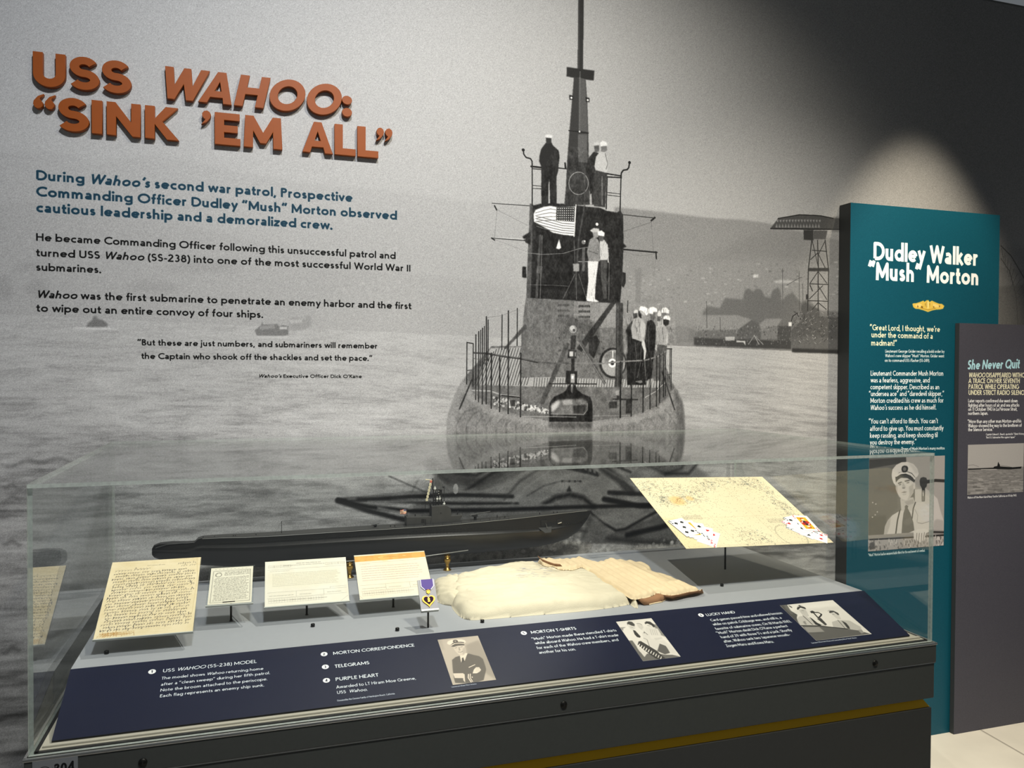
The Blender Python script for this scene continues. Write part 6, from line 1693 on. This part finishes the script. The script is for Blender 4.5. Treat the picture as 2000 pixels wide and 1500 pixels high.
mprism('ribbon', [(-.0135,.040),(.0165,.040),(.0165,.022),(.008,.0125),(-.005,.0125),(-.0135,.022)], .0005, .0022, M_rib)
mprism('ribbon_edge', [(-.0158,.0402),(-.0135,.0402),(-.0135,.022),(-.005,.0122),(-.0068,.0112),(-.0158,.021)], .0005, .0021, M_ribw)
mprism('ribbon_edge', [(.0165,.0402),(.0188,.0402),(.0188,.021),(.0098,.0112),(.008,.0122),(.0165,.022)], .0005, .0021, M_ribw)
rg = MB().tube([mp(.0015 + .0045*math.cos(t_), .0085 + .0032*math.sin(t_), .0025) for t_ in np.linspace(0, 2*PI, 17)], .0009, 6); rg.build('suspension_ring', M_gold, medal, True)
mprism('shield', [(-.0025,.0095),(.0055,.0095),(.006,.004),(.0015,.0005),(-.003,.004)], .0008, .003, M_gold)
def heart(s_, ox=0, oy=0):
    P_ = []
    for t_ in np.linspace(0, 2*PI, 40, endpoint=False):
        x = 16*math.sin(t_)**3; y = 13*math.cos(t_) - 5*math.cos(2*t_) - 2*math.cos(3*t_) - math.cos(4*t_)
        P_.append((x/16*s_ + ox, y/16*s_*1.0 + oy))
    return P_
mprism('heart_rim', heart(.0165, 0, -.0165), .0006, .0030, M_gold)
mprism('heart_field', heart(.0128, 0, -.0158), .0030, .0036, M_enam)
prof = [(-.0035,-.0215),(.0035,-.0215),(.0045,-.019),(.0025,-.0165),(.0030,-.0145),(.0036,-.0125),(.0028,-.0095),(.0008,-.0078),(-.0020,-.0082),(-.0034,-.0102),(-.0032,-.0125),(-.0042,-.0142),(-.0032,-.0150),(-.0030,-.0165),(-.0018,-.0175),(-.0040,-.0192)]
mprism('profile_relief', [(x*.78, (y+.0155)*.82-.0160) for x, y in prof], .0036, .0046, M_gold)

# --- chart with two fans of cards
MC = (1.451, 2.212, 1.0575, .520, .402, 23.0, .4)
c, a, u, n, st = stand('clear acrylic board on a thin rod under the chart', 1.451, 2.212, 1.0575, .520, .402, 23.0, .4, grow=-.012, th=.004, rod=False)
a = a + np.array([0, 0, -.029]); a /= np.linalg.norm(a); u = u - a*(u @ a); u /= np.linalg.norm(u); n = np.cross(a, u)
# re-lay the board with the same slight roll as the chart
for ch in list(st.children): bpy.data.objects.remove(ch)
q = quad(c - n*.0012, a, u, .500, .382); v = q + [p - n*.004 for p in q]
meshobj('plate', v, [(3,2,1,0),(4,5,6,7),(0,1,5,4),(1,2,6,5),(2,3,7,6),(3,0,4,7)], [M_acr, M_acredge], st, fmats=[0,0,1,1,1,1])
st.location = (1.472, 2.258, DZ)
for ch in st.children: ch.location = Vector((1.451, 2.212, DZ)) - Vector((1.472, 2.258, DZ))
tz = (c - n*.0052 + u*((2.258-2.212)/u[1]) )[2]
MB().tube([(1.472,2.258,DZ),(1.472,2.258,tz+.002)], .0030, 12).build('rod', M_rod, st, True)
pr, q = sheet_print(c, a, u, MC[3], MC[4], 2200, (.86, .81, .68))
mottle(pr, 77, .03, 3)
rr = np.random.default_rng(9)
W_, H_ = pr.W, pr.H; ink = (.22,.25,.24)
def coast(pts, k, spread, cnt):
    P_ = np.array(pts, float)*[W_, H_]
    for _ in range(cnt):
        i = rr.integers(0, len(P_)-1); t_ = rr.random(); p_ = P_[i]*(1-t_) + P_[i+1]*t_ + rr.normal(size=2)*spread*W_
        L_ = [p_]
        for _k in range(rr.integers(2, 6)): L_.append(L_[-1] + rr.normal(size=2)*k)
        pr.line(None, rr.uniform(1.2, 2.8), ink if rr.random() < .8 else (.45,.55,.55), rr.uniform(.3,.8), local=L_)
coast([(.04,.12),(.2,.15),(.38,.2),(.5,.17),(.6,.06),(.8,.1),(.95,.08)], 9, .04, 330)
coast([(.05,.1),(.1,.32),(.22,.36),(.42,.32)], 10, .04, 260)
coast([(.80,.08),(.92,.2),(.9,.38),(.93,.52),(.9,.6)], 9, .03, 240)
coast([(.42,.80),(.52,.86),(.56,.92),(.40,.97)], 8, .03, 110)
for _ in range(1500):
    x, y = rr.random(2)
    pr.dot(None, rr.uniform(1.5, 3.0), (.40,.40,.36), .7, local=(x*W_, y*H_))
for p_ in [[(.28,0),(.36,1)],[(.62,0),(.66,1)],[(0,.62),(1,.60)],[(.0,.05),(.45,.0)],[(.10,.0),(.13,.12)]]:
    pr.line(None, 1.4, (.55,.50,.38), .55, local=[(x*W_, y*H_) for x, y in p_])
for (x, y) in [(.14,.58),(.70,.66)]:
    for i in range(5): scribble(pr, W_*x, W_*(x+.13), H_*(y+i*.012), 7, ink, 1.4, rr, .7, slope=0)
pr.dot(None, 60, (.90,.66,.34), .45, local=(.20*W_,.36*H_), soft=40); pr.dot(None, 30, (.90,.66,.34), .4, local=(.30*W_,.33*H_), soft=22)
for k_ in (1, .96):
    pr.line(None, 1.6, ink, .6, local=arc(.76*W_, .89*H_, .092*W_*k_, .115*W_*k_, 0, 360, 60))
for i in range(36):
    p1 = arc(.76*W_, .89*H_, .088*W_, .110*W_, i*10, i*10, 1)[0]; p2 = arc(.76*W_, .89*H_, .082*W_, .103*W_, i*10, i*10, 1)[0]
    pr.line(None, 1.8, ink, .7, local=[p1, p2])
for y in (.975, .985): pr.line(None, 1.2, ink, .4, local=[(.02*W_,y*H_),(.98*W_,y*H_)])
pr.fill(None, (.84,.76,.54), .35, 8, local=[(0,.60*H_),(.10*W_,.60*H_),(.13*W_,1.0*H_),(0,1.0*H_)])
chart = slab('nautical_chart', *q, .0010, texmat('chart print', pr.image('chart', .010), .75, .2), M_paperback)
tag(chart, 'cream nautical chart tilted high at the right end of the case under the card fans', 'chart'); origin_to(chart, tuple(c))

# playing cards
def pip(pr, k, x, y, s_, col):
    P_ = lambda pts: [(x + a_*s_, y + b_*s_) for a_, b_ in pts]
    if k == 'D': pr.fill(None, col, local=P_([(0,-1.1),(.8,0),(0,1.1),(-.8,0)]))
    if k == 'H': pr.fill(None, col, local=P_([(b[0], -b[1]) for b in heart(1.0)]))
    if k == 'S': pr.fill(None, col, local=P_([(b[0], b[1]-.1) for b in heart(.95)])); pr.fill(None, col, local=P_([(0,.2),(.35,1.1),(-.35,1.1)]))
    if k == 'C':
        for a_, b_ in [(0,-.5),(-.5,.2),(.5,.2)]: pr.dot(None, .48*s_, col, local=(x+a_*s_, y+b_*s_))
        pr.fill(None, col, local=P_([(0,-.2),(.35,1.0),(-.35,1.0)]))
def card_img(rank, suit):
    pr = Print((0,0,0), (.058,0,0), (0,-.088,0), 4200, base=(.95,.95,.95))
    W_, H_ = pr.W, pr.H; col = (.80,.06,.08) if suit in 'HD' else (.03,.03,.04)
    pr.line(None, 2, (.6,.6,.6), .6, local=[(2,2),(W_-3,2),(W_-3,H_-3),(2,H_-3)], closed=True)
    for fx, fy, s_ in [(.10,.12,1),(.90,.88,-1)]:
        text(pr, rank, (W_*fx - s_*14, H_*fy), (W_*fx + s_*14, H_*fy), .011, col, .2, local=True)
        pip(pr, suit, W_*fx, H_*fy + s_*26, 13*s_, col)
    if rank == '5':
        for x, y in [(.30,.22),(.70,.22),(.5,.5),(.30,.78),(.70,.78)]: pip(pr, suit, W_*x, H_*y, 27 if y < .6 else -27, col)
    else:
        x0, x1, y0, y1 = W_*.20, W_*.80, H_*.12, H_*.88
        pr.fill(None, (.92,.72,.16), local=[(x0,y0),(x1,y0),(x1,y1),(x0,y1)])
        for s_ in (1, -1):
            cx_, cy_ = W_*.5, H_*.5
            g = lambda pts: [(cx_ + s_*a_*W_, cy_ + s_*b_*H_) for a_, b_ in pts]
            pr.fill(None, (.78,.12,.10), local=g([(-.28,0),(-.22,-.14),(.22,-.14),(.28,0)])); pr.fill(None, (.10,.12,.16), local=g([(-.10,-.02),(-.05,-.16),(.05,-.16),(.10,-.02)]))
            pr.fill(None, (.93,.86,.74), local=g([(-.08,-.16),(-.09,-.26),(.08,-.27),(.08,-.16)])); pr.fill(None, (.78,.12,.10), local=g([(-.13,-.26),(.13,-.30),(.12,-.34),(-.12,-.32)]))
            pr.fill(None, (.12,.12,.14), local=g([(-.10,-.16),(-.14,-.28),(-.09,-.27)])); pr.fill(None, (.95,.93,.9), local=g([(-.25,-.02),(-.12,-.12),(-.08,-.10),(-.20,0)]))
            pr.line(None, 3, (.12,.12,.14), local=g([(.18,-.36),(.20,-.02)])); pip(pr, suit, cx_ - s_*.22*W_, cy_ - s_*.31*H_, 12*s_, col)
    return texmat('card ' + rank + ' ' + suit, pr.image('card ' + rank + suit, .004), .35, .5)
SU = {'S':'spades','H':'hearts','C':'clubs','D':'diamonds'}
imgs = {}
for r_, s_ in [('5','S'),('5','H'),('5','C'),('5','D'),('J','D'),('J','C')]: imgs[r_+s_] = card_img(r_, s_)
M_cardback = mat('card stock', (.86,.86,.85), .5)
def card(key, px, py, ang, lv, side, label):
    """card centre traced on the chart, rotation in degrees, level in the pile"""
    pc = onp([(px, py)], c, n)[0] + n*(.0006 + .00055*lv)
    ca, sa = math.cos(math.radians(ang)), math.sin(math.radians(ang))
    a2 = a*ca + u*sa; u2 = u*ca - a*sa
    q = quad(pc, a2, u2, .058, .088)
    o = slab('playing_card', *q, .0004, imgs[key], M_cardback)
    tag(o, label, 'playing card', 'playing cards fanned on the %s corner of the chart' % side); origin_to(o, tuple(pc))
L_ = 'left'
card('5D', 1384, 1050, -38, 0, L_, 'five of diamonds lowest in the left card fan, nearest the chart edge')
card('5H', 1374, 1043, -28, 1, L_, 'five of hearts second from right in the left card fan')
card('5C', 1362, 1037, -14, 2, L_, 'five of clubs in the middle of the left card fan')
card('JC', 1349, 1034, 2, 3, L_, 'jack with yellow robe half covered in the left card fan')
card('5S', 1336, 1031, 14, 4, L_, 'five of spades on top at the left of the left card fan')
L_ = 'right'
card('5D', 1588, 1044, 52, 0, L_, 'five of diamonds lowest in the right card fan')
card('5C', 1566, 1036, 38, 1, L_, 'five of clubs near the left end of the right card fan')
card('5H', 1558, 1029, 24, 2, L_, 'five of hearts at the left of the right card fan')
card('5S', 1560, 1024, 12, 3, L_, 'five of spades just beneath the jack in the right card fan')
card('JD', 1573, 1023, -6, 4, L_, 'jack of diamonds lying on top of the right card fan')
# ================================================================== T-shirts
def cloth_mat(name, col, stain=None):
    m = mat(name, col, .9, spec=.15)
    nt = m.node_tree; b = nt.nodes['Principled BSDF']
    tc = nt.nodes.new('ShaderNodeTexCoord')
    n1 = nt.nodes.new('ShaderNodeTexNoise'); n1.inputs['Scale'].default_value = 14; n1.inputs['Detail'].default_value = 5
    n2 = nt.nodes.new('ShaderNodeTexNoise'); n2.inputs['Scale'].default_value = 420; n2.inputs['Detail'].default_value = 2
    nt.links.new(tc.outputs['Object'], n1.inputs['Vector']); nt.links.new(tc.outputs['Object'], n2.inputs['Vector'])
    mr = nt.nodes.new('ShaderNodeMapRange'); mr.inputs['From Min'].default_value = .3; mr.inputs['From Max'].default_value = .7; mr.inputs['To Min'].default_value = .93; mr.inputs['To Max'].default_value = 1.04
    nt.links.new(n1.outputs['Fac'], mr.inputs['Value'])
    vm = nt.nodes.new('ShaderNodeVectorMath'); vm.operation = 'SCALE'; vm.inputs[0].default_value = srgb(col)
    nt.links.new(mr.outputs[0], vm.inputs['Scale'])
    nt.links.new(vm.outputs[0], b.inputs['Base Color'])
    bp = nt.nodes.new('ShaderNodeBump'); bp.inputs['Distance'].default_value = .0009; bp.inputs['Strength'].default_value = .7
    ad = nt.nodes.new('ShaderNodeMath'); ad.operation = 'ADD'
    nt.links.new(n1.outputs['Fac'], ad.inputs[0]); nt.links.new(n2.outputs['Fac'], ad.inputs[1]); nt.links.new(ad.outputs[0], bp.inputs['Height'])
    nt.links.new(bp.outputs[0], b.inputs['Normal'])
    return m
M_sh1 = cloth_mat('cream cotton', (.81, .775, .68))
M_sh2 = cloth_mat('yellowed cotton', (.86, .78, .64))
M_sh2in = cloth_mat('inside of yellowed cotton', (.60, .45, .33))

def inside(poly, x, y):
    c_ = np.zeros(x.shape, bool); n = len(poly)
    for i in range(n):
        ax, ay = poly[i]; bx, by = poly[(i+1) % n]
        if ay == by: continue
        c_ ^= ((ay > y) != (by > y)) & (x < (bx-ax)*(y-ay)/(by-ay) + ax)
    return c_
def dist(poly, x, y):
    d = np.full(x.shape, 9.); n = len(poly)
    for i in range(n):
        ax, ay = poly[i]; bx, by = poly[(i+1) % n]
        L = (bx-ax)**2 + (by-ay)**2 + 1e-12
        t_ = np.clip(((x-ax)*(bx-ax) + (y-ay)*(by-ay))/L, 0, 1)
        d = np.minimum(d, np.hypot(x-ax-t_*(bx-ax), y-ay-t_*(by-ay)))
    return d
def smoothpoly(poly, it=2):
    for _ in range(it):
        n = len(poly); o = []
        for i in range(n):
            p, q = np.array(poly[i]), np.array(poly[(i+1) % n]); o += [tuple(p*.75+q*.25), tuple(p*.25+q*.75)]
        poly = o
    return poly
def garment(name, poly, height, base, m_, step=.0035, parent=None, thick=True):
    """poly in deck metres; height(x, y, d) -> top surface above base; base(x,y)"""
    P_ = np.array(poly); x0, y0 = P_.min(0) - step; x1, y1 = P_.max(0) + step
    xs_ = np.arange(x0, x1, step); ys_ = np.arange(y0, y1, step)
    X, Y = np.meshgrid(xs_, ys_)
    ins = inside(poly, X, Y); d = dist(poly, X, Y)
    sd = np.where(ins, d, -d)
    keep = sd > -step*.75
    # pull rim vertices onto the outline
    for _ in range(1):
        rim_ = keep & (sd < step*.25)
        gx = np.zeros_like(X); gy = np.zeros_like(Y)
        e = 1e-4
        def sdf(x, y): return np.where(inside(poly, x, y), dist(poly, x, y), -dist(poly, x, y))
        s0 = sd[rim_]; xx, yy = X[rim_], Y[rim_]
        gxx = (sdf(xx+e, yy) - s0)/e; gyy = (sdf(xx, yy+e) - s0)/e
        nn = np.hypot(gxx, gyy) + 1e-9
        X[rim_] = xx - s0*gxx/nn; Y[rim_] = yy - s0*gyy/nn
        sd[rim_] = 0
    Hh = height(X, Y, np.clip(sd, 0, None)); B = base(X, Y)
    idx = -np.ones(X.shape, int); V_ = []
    for j in range(X.shape[0]):
        for i in range(X.shape[1]):
            if keep[j, i]: idx[j, i] = len(V_); V_.append((X[j, i], Y[j, i], B[j, i] + Hh[j, i]))
    nt_ = len(V_); bot = [(v[0], v[1], B_) for v, B_ in zip(V_, B[keep].ravel())]
    F_ = []; cnt = {}
    for j in range(X.shape[0]-1):
        for i in range(X.shape[1]-1):
            q = (idx[j,i], idx[j,i+1], idx[j+1,i+1], idx[j+1,i])
            if min(q) >= 0:
                F_.append(q)
                for k in range(4):
                    e_ = (q[k], q[(k+1) % 4]); cnt[e_] = 1
    B2 = [tuple(reversed([k+nt_ for k in q])) for q in F_]
    side = [(b_, a_, a_+nt_, b_+nt_) for (a_, b_) in cnt if (b_, a_) not in cnt]
    o = meshobj(name, V_ + bot, F_ + B2 + side, m_, parent, True)
    return o
sm = lambda t_: np.clip(t_, 0, 1)**2*(3 - 2*np.clip(t_, 0, 1))
def nz(X, Y, s_, seed): return vnoise((X*s_ + 60).astype(np.float32), (Y*s_ + 60).astype(np.float32), seed) - .5

# ---- larger cream shirt, folded into a flat pad with one gathered sleeve at the left
zt1 = .030
fr = [onZ(x, y, DZ+.002)[:2] for x, y in [(880,1180),(886,1192),(900,1206),(918,1211),(960,1208),(1040,1201),(1120,1195),(1200,1186),(1247,1176)]]
bkp = [onZ(x, y, DZ+.035)[:2] for x, y in [(1246,1168),(1222,1150),(1196,1133),(1165,1114),(1146,1104),(1120,1096),(1095,1093),(1030,1091),(990,1092),(968,1098),(950,1096),(925,1105),(905,1111),(885,1114)]]
P1 = [tuple(p) for p in fr] + [tuple(p) for p in bkp]
def h1(X, Y, d):
    h = .030*(1 - np.exp(-np.clip(d, 0, None)/.009))*np.ones_like(X)
    cx_, cy_ = .78, 2.14
    h = h + .010*np.exp(-((X-cx_)/.20)**2 - ((Y-2.16)/.14)**2)*sm(d/.03)
    h = h + .0060*nz(X*.7, Y, 22, 3)*sm(d/.02) + .0026*nz(X, Y, 60, 4)*sm(d/.015)
    fold = np.abs(nz(X + .3*Y, Y*1.6, 16, 6)); h = h + .0030*np.exp(-(fold/.035)**2)*sm(d/.02)
    ph_ = (X-.55)*14 + (Y-2.1)*36
    h = h + .0035*np.sin(ph_*2.2)*np.exp(-((X-.55)/.06)**2)*sm(d/.015)     # gathers near the sleeve
    return np.clip(h, 0, None)
flat = lambda X, Y: np.full_like(X, DZ + .0004)
sh1 = garment('t_shirt', smoothpoly(P1, 2), h1, flat, M_sh1)
tag(sh1, 'large cream cotton T-shirt folded flat on the deck with a faded blue stencil', 't-shirt'); 
sl = [onZ(x, y, DZ+.004)[:2] for x, y in [(843,1128),(848,1150),(850,1170),(862,1178),(880,1181),(893,1183)]] + [onZ(x, y, DZ+.028)[:2] for x, y in [(905,1160),(915,1135),(905,1115),(887,1114),(866,1120),(850,1124)]]
def hs(X, Y, d):
    h = .026*(1 - np.exp(-d/.008)) + .0028*np.sin((X-.5)*150 + (Y-2)*120 + 3*nz(X, Y, 30, 5))*sm(d/.012) + .006*nz(X, Y*.5, 34, 8)*sm(d/.012) + .003*nz(X, Y, 60, 9)*sm(d/.01)
    return np.clip(h, 0, None)
slv = garment('sleeve', smoothpoly([tuple(p) for p in sl], 2), hs, flat, M_sh1, step=.0028)
slv.parent = sh1
# faded stencil: thin printed patch following the cloth
M_sten = mat('faded blue stencil', (.70, .70, .73), .9)
def drape(name, polys, m_, host, hfun, bfun, lift_=.0007):
    V_, F_ = [], []
    for poly in polys:
        P_ = np.array(poly); n0 = len(V_)
        X, Y = P_[:, 0], P_[:, 1]
        Z = bfun(X, Y) + hfun(X, Y, dist(host['poly'], X, Y))
        V_ += [(x, y, z + lift_) for x, y, z in zip(X, Y, Z)]; F_.append(tuple(range(n0, n0+len(P_))))
    return V_, F_
host1 = {'poly': smoothpoly(P1, 2)}
rr = np.random.default_rng(12)
pols = []
for k in range(46):
    t_ = rr.random()
    px = 1006 + 70*rr.random(); py = 1099 + 24*t_ + (px-1006)*.02
    if (px > 1030 and py > 1120 and px > 1062): continue
    w = rr.uniform(4, 13); 
    A_ = onZ(px, py, DZ+.048); B_ = onZ(px + w, py + w*.10, DZ+.048)
    pols.append([(A_[0], A_[1]-.0011), (B_[0], B_[1]-.0011), (B_[0], B_[1]+.0011), (A_[0], A_[1]+.0011)])
V_, F_ = drape('stencil', pols, M_sten, host1, h1, flat)
so = meshobj('stencil_print', V_, [tuple(reversed(f)) if False else f for f in F_], M_sten, None); so['kind'] = 'stuff'; so.parent = sh1; so['label'] = 'faded blue stencilled lettering'

# ---- small yellowed child's shirt: body, two sleeves, open hem
Z2 = DZ + .040
def pz(pts, z): return [tuple(onZ(x, y, z)[:2]) for x, y in pts]
P2 = pz([(1145,1108),(1163,1120),(1196,1140),(1222,1156),(1236,1164)], DZ+.030) + pz([(1250,1170),(1262,1168),(1275,1164),(1284,1158),(1296,1162),(1310,1164),(1325,1162),(1345,1157),(1360,1155),(1372,1151)], DZ+.018) + pz([(1366,1147),(1330,1130),(1283,1114),(1258,1111),(1268,1112),(1274,1107),(1266,1098),(1240,1094),(1205,1090),(1185,1088)], DZ+.030) + pz([(1168,1087),(1150,1081),(1133,1075),(1112,1080),(1086,1081),(1066,1082),(1052,1085),(1050,1090),(1062,1099),(1094,1106),(1120,1108)], Z2+.006)
host2 = smoothpoly(P2, 1)
def base2(X, Y):
    # lies over the cream shirt at its left, on the deck at its right
    h_ = DZ + .0006 + 0*X
    sd = np.where(inside(host1['poly'], X, Y), dist(host1['poly'], X, Y), 0)
    over = h1(X, Y, sd) + .0012
    # cloth bridges down from the cream shirt to the deck
    out_ = np.where(inside(host1['poly'], X, Y), 0, dist(host1['poly'], X, Y))
    return h_ + np.maximum(.0175, over*sm(sd/.012))
def h2(X, Y, d):
    h = .013*(1 - np.exp(-d/.005)) + .0022*nz(X, Y, 55, 14)*sm(d/.008) + .0012*nz(X, Y, 130, 15)*sm(d/.006)
    ax_, ay_ = P2[0]; bx_, by_ = P2[5]
    L_ = math.hypot(bx_-ax_, by_-ay_); tx_, ty_ = (bx_-ax_)/L_, (by_-ay_)/L_
    al_ = (X-ax_)*tx_ + (Y-ay_)*ty_; ac_ = -(X-ax_)*ty_ + (Y-ay_)*tx_
    h = h + .0015*np.sin(ac_*260 + al_*20)*sm(d/.01)
    return np.clip(h, 0, None)
sh2 = garment('t_shirt', host2, h2, base2, M_sh2, step=.003)
tag(sh2, 'small yellowed child-size T-shirt spread over the corner of the cream shirt', 't-shirt')
# open hem and sleeve mouth: darker inside layer showing as a wavy lower edge
def ribbon(pts_top, pts_bot, m_, name, z0, z1):
    n = len(pts_top); V_ = []; F_ = []
    for (xa, ya), (xb, yb_) in zip(pts_top, pts_bot):
        A_ = onZ(xa, ya, z0); B_ = onZ(xb, yb_, z1)
        V_ += [tuple(A_), tuple(B_)]
    F_ = [(2*i, 2*i+1, 2*i+3, 2*i+2) for i in range(n-1)]
    o = meshobj(name, V_, F_, m_, None, True); s_ = o.modifiers.new('thick', 'SOLIDIFY'); s_.thickness = .0012
    return o
hp = [(1236,1164),(1250,1170),(1262,1168),(1275,1164),(1284,1158),(1296,1162),(1310,1164),(1325,1162),(1345,1157),(1360,1155),(1372,1151)]
hb_ = [(1240,1166),(1258,1182),(1268,1181),(1280,1178),(1292,1176),(1303,1170),(1316,1171),(1330,1167),(1348,1163),(1362,1160),(1374,1158)]
o = ribbon(hp, hb_, M_sh2in, 'hem_inside', DZ+.0185, DZ+.0015); o.parent = sh2; o['label'] = 'brownish inside of the open hem'
hl_ = ribbon([(x, y-1.6) for x, y in hb_[2:]], [(x+.3, y+.6) for x, y in hb_[2:]], M_sh2, 'lower_hem', DZ+.0035, DZ+.0008); hl_.parent = sh2
o = ribbon([(1050,1086),(1058,1092),(1070,1097),(1082,1101),(1094,1102)], [(1052,1089),(1060,1097),(1074,1103),(1086,1106.5),(1098,1106.5)], M_sh2in, 'sleeve_inside', Z2+.019, Z2+.010); o.parent = sh2; o['label'] = 'brownish inside of the sleeve mouth'
# flat objects share the shirt's own origin
for s_ in (sh1, sh2):
    P_ = [v.co for v in s_.data.vertices]
    cxy = (sum(p.x for p in P_)/len(P_), sum(p.y for p in P_)/len(P_))
    kids = list(s_.children)
    origin_to(s_, (cxy[0], cxy[1], DZ))
    for k in kids: k.location = Vector(k.location) - Vector((cxy[0], cxy[1], DZ))
